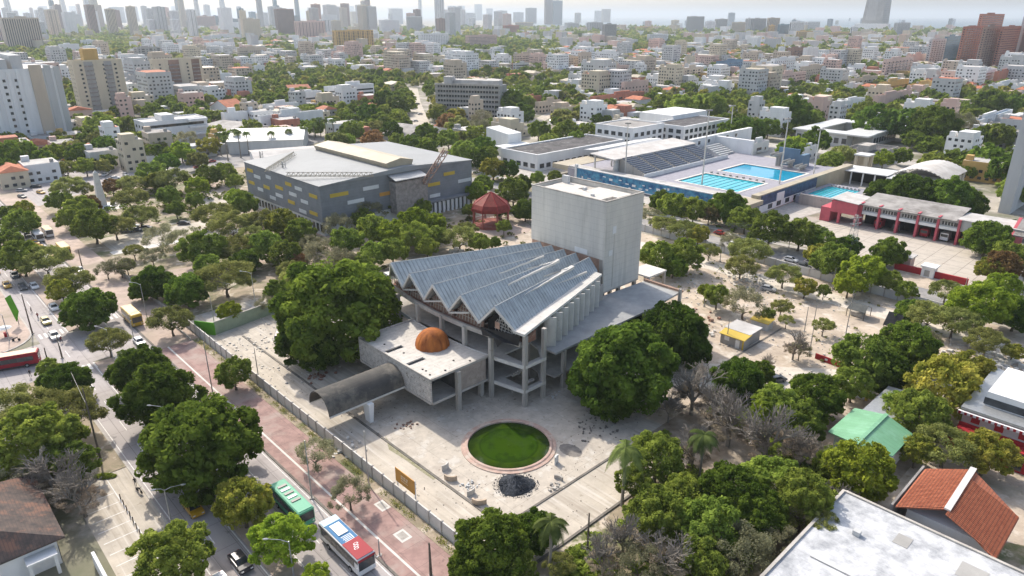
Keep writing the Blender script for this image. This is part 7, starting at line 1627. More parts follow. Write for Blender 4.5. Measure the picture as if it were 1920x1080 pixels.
# ------------------------------------------------------------------ walls, fences
def wall_run(name, p, q, h, m, lab, post=0, cat='wall', th_=.22, cap=None):
    (u0, v0), (u1, v1) = p, q; Ln = math.hypot(u1 - u0, v1 - v0); X, Y = W(u0, v0); X1, Y1 = W(u1, v1); ang = math.atan2(Y1 - Y, X1 - X)
    t = empty(name, (X, Y, 0), ang, lab, cat); b = MB(); b.box(0, Ln, -th_ / 2, th_ / 2, 0, h); b.build('panel', m, t)
    if cap: b = MB(); b.box(-.05, Ln + .05, -th_ / 2 - .06, th_ / 2 + .06, h + .001, h + .12); b.build('coping', cap, t)
    if post:
        n = min(95, int(Ln / post))
        for k in range(n + 1): b = MB(); x = Ln * k / n; b.box(x - .12, x + .12, -th_ / 2 - .1, th_ / 2 + .1, 0, h + .12 + (.12 if cap else 0)); b.build('post', M['conc'], t)
    return t
wall_run('site_wall', (-78, -17.2), (31, -17.2), 2.3, M['conc_l'], 'long grey concrete site wall between the red pavement and the forecourt', 3.0)
wall_run('rear_wall', (-60, 128.5), (48, 125.0), 2.4, M['lgray'], 'pale panel wall along the back street behind the building site', 3.4)
wall_run('side_fence', (-65.2, -14), (-70.5, 18), 3.2, M['palegreen'], 'pale green wall at the left end of the forecourt', 0, cap=M['conc'])
t = wall_run('green_hoarding', (-69.4, -17), (-64.9, -14.2), 3.2, M['brightgreen'], 'bright green hoarding panel at the corner of the forecourt', 0)
wall_run('rail_fence', (-135, -17.4), (-80, -17.4), 1.1, M['conc'], 'low grey railing wall along the park pavement', 2.6)
wall_run('low_wall', (-66, -19.5), (-80, -19.5), .7, M['conc'], 'low planter wall at the corner of the forecourt')
for (a_, c_, lab) in (((-240, 131), (-62, 128.5), 'long low wall along the back street beside the park'),): wall_run('park_wall', a_, c_, 1.6, M['kerb'], lab, 6)
b = MB(); b.slabq([(-137, -21.5, 1.3), (-103, -21.5, 1.3), (-103, -21.2, 1.3), (-137, -21.2, 1.3)], .1)
pr = L(1528, 672); t = wall_run('barrier', pr, (pr[0] + 6.2, pr[1] - .4), 1.3, M['fsred'], 'short red panel barrier on the building site')
b = MB(); b.box(2.2, 2.8, -.16, -.12, .5, .95); b.build('white_mark', M['white'], t)
# strip of shrubs in the planting bed beside the wall
rs = np.random.default_rng(5); n = 9000; U_ = rs.uniform(-64, 34, n); keep = (np.sin(U_ * .5) + np.sin(U_ * 1.7 + 1) + rs.uniform(-1, 1, n)) > .3; U_ = U_[keep]; n = len(U_)
C_ = np.stack([O[0] + U_ * UX - rs.uniform(-19.1, -17.7, n) * UY, O[1] + U_ * UY + rs.uniform(-19.1, -17.7, n) * UX, .17 + rs.uniform(0, .45, n)], 1); V_, F_ = leaf_quads(C_, np.tile([0, 0, 1.], (n, 1)), rs.uniform(.04, .13, n), rs)
o = bpy.data.objects.new('ground_cover', np_mesh('ground_cover', V_, F_, M['leaf_olive'])); COL.objects.link(o); tag(o, 'straggly low plants in the narrow bed along the site wall', 'ground cover', None, 'stuff')
def scatter_cover(name, polys, n, m, lab, r0=.4, r1=1.2, seed=1, box=False):
    r = np.random.default_rng(seed); AV, AF, nb, k = [], [], 0, 0; tp = [crown(700 + i, 110, 8, .6, (.3, .45), .8, .17, .2, .2, nsub=5) for i in range(3)]; ar = [abs(sum(P[i][0] * P[(i + 1) % len(P)][1] - P[(i + 1) % len(P)][0] * P[i][1] for i in range(len(P)))) for P in polys]; tot = sum(ar); b = MB()
    for P, A_ in zip(polys, ar):
        us = [p[0] for p in P]; vs_ = [p[1] for p in P]; cnt = int(n * A_ / tot); tries = 0
        while cnt > 0 and tries < n * 60:
            tries += 1; u, v = r.uniform(min(us), max(us)), r.uniform(min(vs_), max(vs_))
            if not inpoly(u, v, P) or blocked(u, v, 1) or (vnoise(u, v, 9, 5) < .42): continue
            cnt -= 1; X_, Y_ = W(u, v)
            if box:
                s_ = r.uniform(r0, r1); a_ = r.uniform(0, 3.1); c_, q_ = math.cos(a_) * s_, math.sin(a_) * s_; b.prism([(X_ + c_, Y_ + q_), (X_ - q_ * .7, Y_ + c_ * .7), (X_ - c_, Y_ - q_), (X_ + q_ * .6, Y_ - c_ * .6)], 0.0, .03 + s_ * r.uniform(.3, 1)); continue
            V_, F_ = tp[k % 3]; k += 1; R_ = r.uniform(r0, r1); a_ = r.uniform(0, 6.3); c_, s_ = math.cos(a_) * R_, math.sin(a_) * R_; Q = np.empty_like(V_); Q[:, 0] = V_[:, 0] * c_ - V_[:, 1] * s_ + X_; Q[:, 1] = V_[:, 0] * s_ + V_[:, 1] * c_ + Y_; Q[:, 2] = V_[:, 2] * R_ * .8 + R_ * .4
            AV.append(Q); AF.append(F_ + nb); nb += len(Q)
    if not box and not AV: print("EMPTY", name); return
    o = bpy.data.objects.new(name, np_mesh(name, np.concatenate(AV), np.concatenate(AF), m)) if not box else None
    if box: o = b.build(name, m, loc=(0, 0, 0))
    else: COL.objects.link(o)
    tag(o, lab, 'undergrowth' if not box else 'rubble', None, 'stuff')
scatter_cover('undergrowth', [[(31, 20), (60, 14), (62, 52), (34, 46)], [(41, -30), (62, -30), (62, 14), (41, 16)]], 650, M['leaf_mid'], 'leafy undergrowth beneath the trees at the lower right', .5, 1.7, 2)
scatter_cover('dry_undergrowth', [[(-78, 32), (-42, 34), (-46, 100), (-78, 100)], [(-240, 16), (-90, 16), (-90, 122), (-240, 122)]], 900, M['leaf_olive'], 'patchy dry undergrowth on the park ground', .4, 1.5, 3)
scatter_cover('verge_plants', [[(-240, 142), (-20, 142), (-20, 160), (-240, 160)], [(-68, -52), (-26, -52), (-26, -46), (-68, -46)], [(-240, -16), (-172, -16), (-172, 40), (-240, 40)]], 420, M['leaf_dark'], 'dark low shrubs along the back street verge', .4, 1.4, 8)
scatter_cover('weeds', [[(-40, 88), (60, 84), (60, 122), (-40, 122)], [(36, 60), (62, 70), (62, 88), (40, 84)]], 160, M['leaf_olive'], 'weeds dotted over the building site', .2, .7, 4)
scatter_cover('kerb_weeds', [[(-1, -10.5), (11, -10.9), (11, -9.9), (-1, -10.0)]], 60, M['leaf_olive'], 'grassy weeds along the kerb left of the fountain', .12, .34, 7)
scatter_cover('stones', [[(-64, 82), (58, 60), (58, 120), (-64, 120)], [(-80, -16), (-30, -16), (-30, 28), (-80, 28)], [(62, 88), (110, 80), (110, 118), (62, 118)]], 2600, M['conc_l'], 'small stones and rubble scattered over the building site', .05, .32, 6, True)
scatter_cover('debris', [[(-13, -9), (29, -9), (29, 28), (-13, 28)], [(31, -14), (38, -14), (38, 17), (31, 17)], [(-58, -15), (29, -15), (29, -10), (-58, -10)]], 420, M['darkkerb'], 'small dark debris scattered over the forecourt', .03, .13, 9, True)
# ------------------------------------------------------------------ vehicles
carpaint = {}
def paint(nm, c, rough=.3):
    return mat('paint_' + nm, c, rough=rough, var=.03, scale=.5, spec=.5)
def car_meshes(pm):
    b = MB(); L_, Wd = 4.3, .86
    prof = [(-2.12, .35), (-2.15, .75), (-1.95, .92), (-1.35, .98), (1.0, .96), (1.85, .86), (2.12, .72), (2.15, .35)]
    def sweep(pf, w0, w1=None):
        n = len(pf); w1 = w1 or w0; vs = [(x, -w0, z) for x, z in pf] + [(x, w1, z) for x, z in pf]
        return vs, [tuple(range(n)), tuple(range(n, 2 * n))[::-1]] + [(i, n + i, n + (i + 1) % n, (i + 1) % n) for i in range(n)]
    b.add(*sweep(prof, Wd)); b.add([(-1.2, -.62, 1.40), (.35, -.62, 1.40), (.35, .62, 1.40), (-1.2, .62, 1.40), (-1.2, -.62, 1.46), (.35, -.62, 1.46), (.35, .62, 1.46), (-1.2, .62, 1.46)], [(0, 3, 2, 1), (4, 5, 6, 7), (0, 1, 5, 4), (1, 2, 6, 5), (2, 3, 7, 6), (3, 0, 4, 7)])
    for (x0, x1) in ((-1.9, -1.2), (.35, 1.15)):
        for s in (-1, 1): b.tube([(x0 if x0 < 0 else x1, s * .78, .95), (x1 if x0 < 0 else x0, s * .62, 1.43)], .05, 4)
    body = b.mesh('body', [pm])
    b = MB(); b.add([(-1.85, -.76, .96), (1.1, -.76, .96), (1.1, .76, .96), (-1.85, .76, .96), (-1.2, -.60, 1.399), (.35, -.60, 1.399), (.35, .60, 1.399), (-1.2, .60, 1.399)], [(0, 3, 2, 1), (4, 5, 6, 7), (0, 1, 5, 4), (1, 2, 6, 5), (2, 3, 7, 6), (3, 0, 4, 7)]); gl = b.mesh('windows', [M['glass']])
    return body, gl
wb_ = MB(); wb_.tube([(0, -.11, 0), (0, .11, 0)], .31, 12); wb_.tube([(0, -.13, 0), (0, .13, 0)], .16, 8, 1); WHEEL = wb_.mesh('wheel', [M['rubber'], M['metal']])
lb_ = MB(); lb_.box(-.03, .03, -.16, .16, -.07, .07); HL = lb_.mesh('headlight', [M['white']]); RL = lb_.mesh('tail_light', [M['fsred']])
CARM = {}
def car(px, col, heading=0, lab=None, cat='car', look=None, sc=1.0, loc=None, group=None):
    """px = wheel-level middle of the car; heading 0 = along the avenue towards the camera"""
    key = col
    if key not in CARM: CARM[key] = car_meshes(PAINTS[col])
    X, Y = G(*px) if loc is None else W(*loc); t = empty('car' if cat != 'taxi' else 'taxi', (X, Y, .02), TH + heading, lab, cat, group)
    def ad(nm, me, p): o = bpy.data.objects.new(nm, me); COL.objects.link(o); o.parent = t; o.location = p
    ad('body', CARM[key][0], (0, 0, 0)); ad('windows', CARM[key][1], (0, 0, 0))
    for x in (-1.3, 1.35):
        for y in (-.76, .76): ad('wheel', WHEEL, (x, y, .31))
    for y in (-.6, .6): ad('headlight', HL, (2.14, y, .66)); ad('tail_light', RL, (-2.15, y, .72))
    t.scale = (sc,) * 3
    if look: auto(t, look, X, Y)
    return t
PAINTS = {'taxi': paint('taxi_yellow', (.55, .30, .02)), 'white': paint('white', (.72, .72, .72)), 'black': paint('black', (.02, .02, .025)), 'silver': paint('silver', (.38, .39, .40)), 'dark': paint('dark_grey', (.07, .08, .09)), 'red': paint('red', (.35, .03, .02)), 'blue': paint('blue', (.08, .14, .25)), 'orange': paint('orange_brown', (.42, .17, .05)), 'olive': paint('yellow_olive', (.40, .33, .08))}
car((363, 958), 'taxi', 0, 'yellow taxi in the shade on the left carriageway', 'taxi', sc=1.08)
car((452, 1060), 'black', 0, 'black hatchback on the left carriageway at the bottom edge', sc=1.05)
car((418, 1100), 'white', 0, 'white car just entering at the bottom edge')
car((262, 645), 'white', 0, 'white car on the right carriageway behind the yellow bus')
car((102, 580), 'white', 0, 'white pickup in the left carriageway, nearest the median tree'); car((87, 606), 'olive', 0, 'yellow olive taxi behind the white pickup', 'taxi'); car((103, 634), 'silver', 0, 'silver grey car stopping at the zebra crossing', sc=1.05)
car((65, 540), 'white', 0, 'white car with a black roof farther up the left carriageway'); car((32, 516), 'orange', 0, 'orange brown car farthest up the left carriageway')
car((151, 510), 'silver', 0, 'grey car on the right carriageway beside the park pavement'); car((28, 462), 'white', 0, 'white car half hidden by trees at the left edge')
for i, (p, c, hd) in enumerate([((68, 352), 'black', 1.2), ((42, 371), 'dark', .3), ((77, 363), 'taxi', .3), ((10, 352), 'silver', .6), ((20, 345), 'white', .5)]): car(p, c, hd, look='%s on the roundabout' % {'black': 'black car', 'dark': 'dark grey car', 'taxi': 'yellow taxi', 'silver': 'silver car', 'white': 'white car'}[c], cat='taxi' if c == 'taxi' else 'car')
for p, c in (((238, 436), 'dark'), ((256, 434), 'dark'), ((345, 421), 'black'), ((250, 426), 'silver'), ((275, 430), 'dark')): car(p, c, 1.0, look={'dark': 'dark grey', 'black': 'black', 'silver': 'silver'}[c] + ' car parked in the park')
rc = random.Random(12)
rt = random.Random(31)
for lane, hd in ((-29.1, 0), (-33.0, 0), (-40.6, 0), (-43.6, 0)):
    u = -322 + rt.uniform(0, 8)
    while u < (-150 if lane > -38 else -128):
        c = rt.choice(['white', 'silver', 'taxi', 'dark', 'white', 'taxi', 'red', 'black']); car(None, c, hd + rt.uniform(-.03, .03), look={'taxi': 'yellow taxi', 'dark': 'dark grey car'}.get(c, c + ' car') + ' far up the avenue', loc=(u, lane + rt.uniform(-.3, .3)), cat='taxi' if c == 'taxi' else 'car'); u += rt.uniform(7, 22)
for k in range(16):
    a = rt.uniform(0, 6.28); c = rt.choice(['white', 'silver', 'taxi', 'dark', 'white', 'red']); u, v = -300 + 38 * math.cos(a), -5 + 30 * math.sin(a)
    car(None, c, a + 1.57, look={'taxi': 'yellow taxi', 'dark': 'dark grey car'}.get(c, c + ' car') + ' on the roundabout', loc=(u, v), cat='taxi' if c == 'taxi' else 'car')
cols = ['white', 'silver', 'dark', 'red', 'black', 'white', 'silver', 'blue']
CN = {'white': 'white', 'silver': 'silver', 'dark': 'dark grey', 'red': 'red', 'black': 'black', 'blue': 'blue', 'taxi': 'yellow'}
for row in range(8):
    for k in range(8):
        u = -330 + row * 9.5 + (4 if k > 4 else 0); v = 48 + k * 9.5 + rc.uniform(-1, 1)
        x_, y_ = proj(*W(u, v), 0)
        if not (185 < x_ < 420 and 268 < y_ < 345): continue
        if rc.random() < .12: continue
        c = rc.choice(cols); car(None, c, rc.choice([0, 1.57]) + rc.uniform(-.1, .1), look=CN[c] + ' car in the car park', loc=(u, v), group='cars in the crowded car park')
for x_, y_, c, a_ in ((270, 256, 'white', 0), (281, 262, 'dark', 0), (262, 268, 'silver', .1), (252, 300, 'white', 1.5), (268, 309, 'blue', 0), (256, 320, 'red', .2), (286, 318, 'white', 1.5), (302, 300, 'silver', 0), (330, 312, 'dark', 0), (216, 336, 'white', 1.4), (236, 330, 'silver', 0), (205, 341, 'dark', .3), (310, 321, 'white', 0), (366, 300, 'black', 0), (240, 312, 'dark', 0), (276, 300, 'white', 1.5), (96, 322, 'white', .6), (120, 330, 'silver', .8), (52, 345, 'dark', .8), (128, 372, 'white', .4)):
    car((x_, y_), c, a_, look=CN[c] + ' car parked beyond the park')
for x_, y_, c in ((775, 262, 'white'), (782, 252, 'silver'), (790, 240, 'dark'), (779, 228, 'white'), (788, 215, 'silver'), (776, 205, 'white'), (783, 196, 'dark'), (1015, 255, 'white'), (1024, 240, 'silver'), (1035, 228, 'white'), (868, 240, 'white'), (1046, 216, 'dark'), (1300, 447, 'white'), (1318, 457, 'dark'), (1264, 427, 'white'), (1376, 462, 'white'), (1482, 490, 'white'), (1521, 496, 'silver'), (1506, 503, 'dark'), (1576, 516, 'silver'), (1540, 505, 'white'), (1350, 440, 'red'), (1100, 408, 'white')):
    car((x_, y_), c, 1.5 if x_ < 1100 else 0.05, look=CN[c] + (' car on the tree lined street' if x_ < 1100 else ' car parked along the back street'))
car((1455, 716), 'dark', 1.2, 'dark blue grey car parked beneath the leafless tree on the building site'); car((1885, 800), 'black', .1, 'black car beside the white and red building'); car((1440, 545), 'silver', .2, 'silver car parked in the building site')
PGr = paint('bus_dark', (.03, .03, .035))
def bus(px, Ln, Wd, Hb, bodym, roofm, lab, heading=0, extra=None, cat='bus', name='bus', bandm=None):
    X, Y = G(*px); t = empty(name, (X, Y, .02), TH + heading, lab, cat)
    b = MB(); x0, x1 = -Ln / 2, Ln / 2; w_ = Wd / 2
    b.box(x0, x1, -w_, w_, .38, Hb); o = b.build('body', bodym, t, bevel=.12)
    b = MB(); b.box(x0 + .25, x1 - .25, -w_ + .15, w_ - .15, Hb, Hb + .09); rf = b.build('roof', roofm, t)
    for s in (-1, 1):
        b = MB(); b.box(x0 + .5, x1 - .9, s * w_ - .02, s * w_ + .02, 1.45, 2.45); sw = b.build('side_windows', M['glass'], t)
        b = MB(); [b.box(x0 + .5 + 1.45 * k - .06, x0 + .5 + 1.45 * k + .06, s * w_ - .03, s * w_ + .035, 1.42, 2.48) for k in range(1, int((Ln - 1.6) / 1.45) + 1)]; b.build('window_pillars', PGr, sw)
        b = MB(); b.box(x0 + .1, x1 - .1, s * w_ - .02, s * w_ + .03, .38, .62); b.build('skirt', PGr, t)
    b = MB(); b.box(x1 - .02, x1 + .03, -w_ + .15, w_ - .15, 1.25, 2.65); b.build('windscreen', M['glass'], t)
    b = MB(); b.box(x0 - .03, x0 + .02, -w_ + .2, w_ - .2, 1.7, 2.6); b.build('rear_window', M['glass'], t)
    for x in (x0 + Ln * .24, x1 - Ln * .2):
        for s in (-1, 1): q = bpy.data.objects.new('wheel', WHEEL); COL.objects.link(q); q.parent = t; q.location = (x, s * (w_ - .12), .46); q.scale = (1.5, 1.6, 1.5)
    for s in (-1, 1): q = bpy.data.objects.new('headlight', HL); COL.objects.link(q); q.parent = t; q.location = (x1 + .03, s * (w_ - .35), .85)
    for s in (-1, 1): q = bpy.data.objects.new('mirror', HL); COL.objects.link(q); q.parent = t; q.location = (x1 + .2, s * (w_ + .18), 2.2)
    if extra: extra(t, rf, x0, x1, w_, Hb)
    return t
PW = paint('bus_white', (.70, .70, .70)); PB = paint('bus_blue', (.012, .13, .29), .7); PR = paint('bus_red', (.29, .008, .018), .7); PY = paint('bus_yellow', (.52, .33, .03)); PG = paint('bus_green', (.09, .36, .22), .6); PGr = paint('bus_dark', (.03, .03, .035)); PLB = paint('bus_pale_blue', (.30, .50, .60))
def art(t, rf, x0, x1, w_, Hb):
    z = Hb + .09
    b = MB(); b.box(x1 - 4.0, x1 - .15, -w_ + .08, w_ - .08, z, z + .03); b.build('red_roof_half', PR, t)
    b = MB(); b.box(x0 + .2, x0 + 1.5, -w_ + .1, w_ - .1, z, z + .03); b.build('pale_roof_end', PLB, t)
    b = MB(); b.box(x0 + 2.0, x0 + 4.6, -.75, .75, z, z + .12); ac = b.build('roof_unit', PW, t)
    b = MB(); b.box(x0 + 2.4, x0 + 3.2, -.5, -.1, z + .12, z + .15); b.box(x0 + 3.3, x0 + 3.9, .05, .5, z + .12, z + .15); b.build('vent', PLB, ac)
    rr = random.Random(2)
    # white letter-like marks on the blue part and a round white mark on the red part
    b = MB()
    for k in range(5): x = x0 + 5.0 + k * .30; b.box(x, x + .1, -.7 + .1 * (k % 2), .55, z + .003, z + .02)
    b.box(x0 + 5.0, x0 + 6.3, .62, .72, z + .003, z + .02); b.build('roof_lettering', PW, t)
    b = MB()
    for k in range(3):
        for j in range(8): a = 6.283 * j / 8; b.box(x1 - 2.9 + .42 * k + .18 * math.cos(a) - .06, x1 - 2.9 + .42 * k + .18 * math.cos(a) + .06, .3 * math.sin(a) - .06 - .2 * (k - 1), .3 * math.sin(a) + .06 - .2 * (k - 1), z + .033, z + .05)
    b.build('roof_emblem', PW, t)
    b = MB(); b.box(x0, x1, -w_ - .025, -w_ + .02, 2.5, 3.0); b.box(x0, x1, w_ - .02, w_ + .025, 2.5, 3.0); b.build('dark_band', PGr, t)
    b = MB(); b.box(x1 - .1, x1 + .05, -w_ + .1, w_ - .1, 2.7, 3.05); b.build('destination_panel', PR, t)
bus((652, 1040), 10.3, 2.75, 3.15, PW, PB, 'white city bus with a blue and red painted roof on the right carriageway', extra=art)
def vents(t, rf, x0, x1, w_, Hb):
    for k in range(5): b = MB(); b.box(x0 + 1.6 + k * 1.1, x0 + 2.1 + k * 1.1, -.7, .7, Hb + .09, Hb + .2); b.build('roof_vent', PW if k % 2 else PGr, t)
bus((550, 960), 9.4, 2.5, 3.0, PG, PG, 'pale green city bus half hidden beneath the lime green tree', extra=vents)
bus((250, 604), 8.2, 2.5, 3.2, PY, PY, 'yellow bus on the right carriageway, the nearer one')
bus((122, 478), 7.6, 2.5, 3.4, PY, PY, 'yellow box truck bus on the right carriageway, the farther one')
bus((73, 450), 7.5, 2.4, 2.9, PW, PW, 'white minibus beside a yellow one on the right carriageway'); bus((91, 442), 7.0, 2.3, 2.8, PW, PY, 'white and yellow minibus next to the kerb farther up the avenue')
bus((18, 690), 11.5, 2.6, 3.1, PR, paint('bus_orange', (.50, .20, .10)), 'red bus turning out of the side street at the left edge', heading=1.25)
bus((528, 640), 5.2, 2.2, 2.4, PW, paint('truck_box', (.42, .33, .29)), 'small truck with a red cab parked under the dense tree', heading=-.6, cat='truck', name='truck', extra=lambda t, rf, x0, x1, w_, Hb: (lambda b: (b.box(x0 - 1.3, x0 - .03, -w_ + .1, w_ - .1, .5, 1.7), b.build('cab', PR, t)))(MB()))
for k in range(5):
    c_ = [PR, PGr, PR, PW, PR][k]
    t = thing('fire_truck', 8 + 6.2 * k + (2.5 if k > 1 else 0), 193, .03, None, 'fire truck', 'vehicles in the station bays'); u_, v_ = ORG[t.name][:2]
    lookf = {0: 'red', 1: 'dark', 2: 'red', 3: 'white', 4: 'red'}[k]
    b = MB(); b.box(u_ - 1.2, u_ + 1.2, 190.8, 194.6, .5, 2.9); b.build('body', c_, t); b = MB(); b.box(u_ - 1.05, u_ + 1.05, 190.74, 190.79, 1.6, 2.5); b.build('windscreen', M['glass'], t)
    t['label'] = ['red fire truck in the leftmost occupied station bay', 'dark vehicle parked in the second occupied station bay', 'red fire truck in the middle station bay', 'white vehicle in the station bay right of the middle', 'red fire truck in the rightmost station bay'][k]
    for s in (-1, 1): q = bpy.data.objects.new('wheel', WHEEL); COL.objects.link(q); q.parent = t; q.location = (s * 1.0, -1.4, .45); q.rotation_euler = (0, 0, 1.57); q.scale = (1.4,) * 3
# motorcycles
mb_ = MB(); mb_.tube([(-.6, 0, .55), (-.1, 0, .72), (.35, 0, .8), (.6, 0, .35)], [.1, .16, .12, .04], 6); mb_.tube([(.35, -.35, .98), (.35, .35, .98)], .03, 4); MBODY = mb_.mesh('frame', [M['tarp']])
mw = MB(); mw.tube([(0, -.05, 0), (0, .05, 0)], .3, 12); MWH = mw.mesh('wheel', [M['rubber']])
def moto(px, hd, lab=None, look=None):
    X, Y = G(*px); t = empty('motorcycle', (X, Y, .13), TH + hd, lab, 'motorcycle', 'motorcycles')
    for nm, me, p in (('frame', MBODY, (0, 0, 0)), ('wheel', MWH, (-.62, 0, .3)), ('wheel', MWH, (.65, 0, .3))): o = bpy.data.objects.new(nm, me); COL.objects.link(o); o.parent = t; o.location = p
    if look: auto(t, look, X, Y)
for k in range(7): moto((18 + 4.2 * k, 493 - 0.2 * k), 1.2, look='motorcycle in the row across the left carriageway')
moto((262, 924), .2, 'lone dark motorcycle in the bay area left of the avenue'); moto((31, 640), 1.0, 'motorcycle beside a seated stall on the left corner pavement')
# people: one skinned surface each
def person_mesh(name, shirt, trousers, step=.18, arm=.12):
    P = [(0, 0, .95), (0, 0, 1.15), (0, 0, 1.38), (0, 0, 1.50), (0, .02, 1.62), (0, .02, 1.74), (-.10, 0, .90), (-.11, step * .6, .50), (-.11, step * .3, .08), (.10, 0, .90), (.11, -step * .2, .50), (.11, -step, .08), (-.19, 0, 1.42), (-.25, arm * .2, 1.15), (-.26, arm, .90), (.19, 0, 1.42), (.25, -arm * .3, 1.15), (.26, 0.02, .90), (-.11, step * .3 + .16, .03), (.11, -step + .16, .03)]
    E_ = [(0, 1), (1, 2), (2, 3), (3, 4), (4, 5), (0, 6), (6, 7), (7, 8), (0, 9), (9, 10), (10, 11), (2, 12), (12, 13), (13, 14), (2, 15), (15, 16), (16, 17), (8, 18), (11, 19)]
    rad = [.15, .14, .16, .06, .10, .085, .10, .07, .05, .10, .07, .05, .07, .05, .035, .07, .05, .035, .035, .035]
    me = bpy.data.meshes.new(name); me.from_pydata(P, E_, []); o = bpy.data.objects.new(name, me); COL.objects.link(o)
    s = o.modifiers.new('skin', 'SKIN'); sv_ = me.skin_vertices[0].data if me.skin_vertices else None
    if sv_ is None:
        bpy.context.view_layer.objects.active = o; bpy.ops.mesh.customdata_skin_add(); sv_ = me.skin_vertices[0].data
    for i, r in enumerate(rad): sv_[i].radius = (r, r * .8)
    sv_[0].use_root = True; o.modifiers.new('sub', 'SUBSURF').levels = 1; o.modifiers['sub'].render_levels = 1
    dg = bpy.context.evaluated_depsgraph_get(); m2 = bpy.data.meshes.new_from_object(o.evaluated_get(dg)); bpy.data.objects.remove(o)
    m2.materials.clear()
    for m in (shirt, trousers, MATS['skin'], MATS['hair']): m2.materials.append(m)
    for p in m2.polygons:
        c = p.center; p.material_index = 3 if c.z > 1.70 or (c.z > 1.62 and c.y < -.02) else (2 if c.z > 1.47 or (abs(c.x) > .2 and c.z < 1.12) else (0 if c.z > .95 else 1))
    return m2
mat('skin', (.22, .11, .065), var=.05); mat('hair', (.015, .012, .01), var=.2)
pm1 = person_mesh('person', PGr, mat('trousers_grey', (.09, .09, .10)), .2); pm2 = person_mesh('person', mat('shirt_maroon', (.20, .03, .04)), mat('trousers_dark', (.03, .03, .05)), .28, .2)
for me, px, rz, lab in ((pm1, (58, 708), 1.0, 'person in black top walking at the side street corner'), (pm2, (72, 598), .4, 'person in maroon shirt crossing the left carriageway'), (pm1, (60, 587), 2.0, 'person in black top standing by the left kerb'), (pm2, (116, 643), 1.2, 'person in maroon shirt by the zebra crossing pole'), (pm1, (255, 912), .4, 'person in black beside the lone motorcycle')):
    X, Y = G(*px); o = bpy.data.objects.new('person', me); COL.objects.link(o); o.location = (X, Y, .13 if px[0] < 60 else .03); o.rotation_euler = (0, 0, rz); tag(o, lab, 'person')
# ------------------------------------------------------------------ lamps, poles, signs
def lamp(px, top, arm, lab=None, look=None, head=None, m=None, name='street_lamp', r=.09):
    X, Y = G(*px); h = height_at(X, Y, top); m = m or M['metal']; t = empty(name, (X, Y, 0), 0, lab, 'street lamp' if arm else 'pole', 'street lamps' if arm else 'poles')
    b = MB(); b.tube([(0, 0, 0), (0, 0, h * .5), (0, 0, h)], [r * 1.4, r * 1.1, r * .75], 8); b.build('pole', m, t)
    b = MB(); b.box(-.28, .28, -.28, .28, 0, .18); b.build('base', M['conc'], t)
    for (dx, dy) in (arm or []):
        b = MB(); b.tube([(0, 0, h - .15), (dx * .4, dy * .4, h + .25), (dx, dy, h + .38)], [.06, .05, .045], 6); a_ = b.build('arm', m, t)
        b = MB(); an = math.atan2(dy, dx); cx, cy = dx + .35 * math.cos(an), dy + .35 * math.sin(an); b.tube([(dx, dy, h + .38), (cx, cy, h + .38), (cx + .35 * math.cos(an), cy + .35 * math.sin(an), h + .36)], [.08, .15, .09], 6); b.build('lamp_head', M['lgray'], a_)
    if look: auto(t, look, X, Y)
    return t
LFT = (-1.9, -.6); RGT = (1.9, .6)
lamp((322, 982), 918, [(2.2, .6), (-.9, -.4)], 'double armed street lamp at the near left kerb beside the taxi'); lamp((552, 1088), 1015, [(-2.6, 0)], 'street lamp at the bottom edge by the lime green tree'); lamp((330, 850), 765, [(-2.6, .2)], 'street lamp rising between two big median trees')
lamp((212, 672), 618, [(-2.4, .8)], 'street lamp beside the median at the zebra crossing'); lamp((276, 596), 533, [(-2.2, .4)], 'street lamp beside the nearer yellow bus'); lamp((118, 556), 513, [(-2.0, .6)], 'street lamp among the olive median trees'); lamp((55, 478), 437, [(-3.2, .9)], 'street lamp at the left edge above the minibuses')
lamp((252, 640), 590, [(1.6, 1.2)], 'slanting street lamp in front of the nearer yellow bus'); lamp((18, 640), 590, [(-1.5, .5)], 'lamp at the left edge by the green sign')
lamp((482, 590), 512, [(-2.2, .3)], 'tall lamp behind the pale green wall'); lamp((692, 912), 808, None, 'tall plain steel pole inside the site wall'); lamp((585, 935), 826, None, 'steel pole on the red pavement left of the orange sign'); lamp((399, 737), 640, None, 'steel pole on the red pavement beside the young tree', m=M['steel'])
lamp((486, 716), 652, None, 'grey pole on the forecourt near the site wall'); lamp((404, 618), 555, None, 'white pole left of the pale green wall'); lamp((712, 1042), 1010, None, 'short post on the red pavement near the bus'); lamp((808, 1080), 1018, None, 'short thick post at the bottom of the red pavement', m=M['wood'], r=.16)
for px, top, lab in (((189, 862), 728, 'tall wooden power pole beside the parking bays'), ((61, 626), 552, 'wooden power pole by the bright green sign'), ((93, 690), 652, 'thin wooden post at the side street corner'), ((117, 672), 628, 'wooden pole beside the zebra crossing'), ((154, 500), 468, 'dark post at the park kerb near the farther yellow bus'), ((1101, 1042), 962, 'slim pole on the lower right track')): lamp(px, top, None, lab, m=M['wood'], name='utility_pole', r=.13)
for px, top in (((1478, 470), 436), ((1508, 622), 575), ((1526, 605), 570), ((1518, 660), 610), ((1586, 625), 545), ((1532, 520), 490), ((1560, 545), 502), ((1602, 560), 540), ((1350, 490), 455), ((1320, 575), 545), ((1362, 645), 598), ((1420, 560), 520), ((1640, 490), 470), ((1808, 545), 520), ((1282, 418), 396)):
    lamp(px, top, None, None, 'slim grey pole on the site', m=M['steel'], name='utility_pole', r=.09)
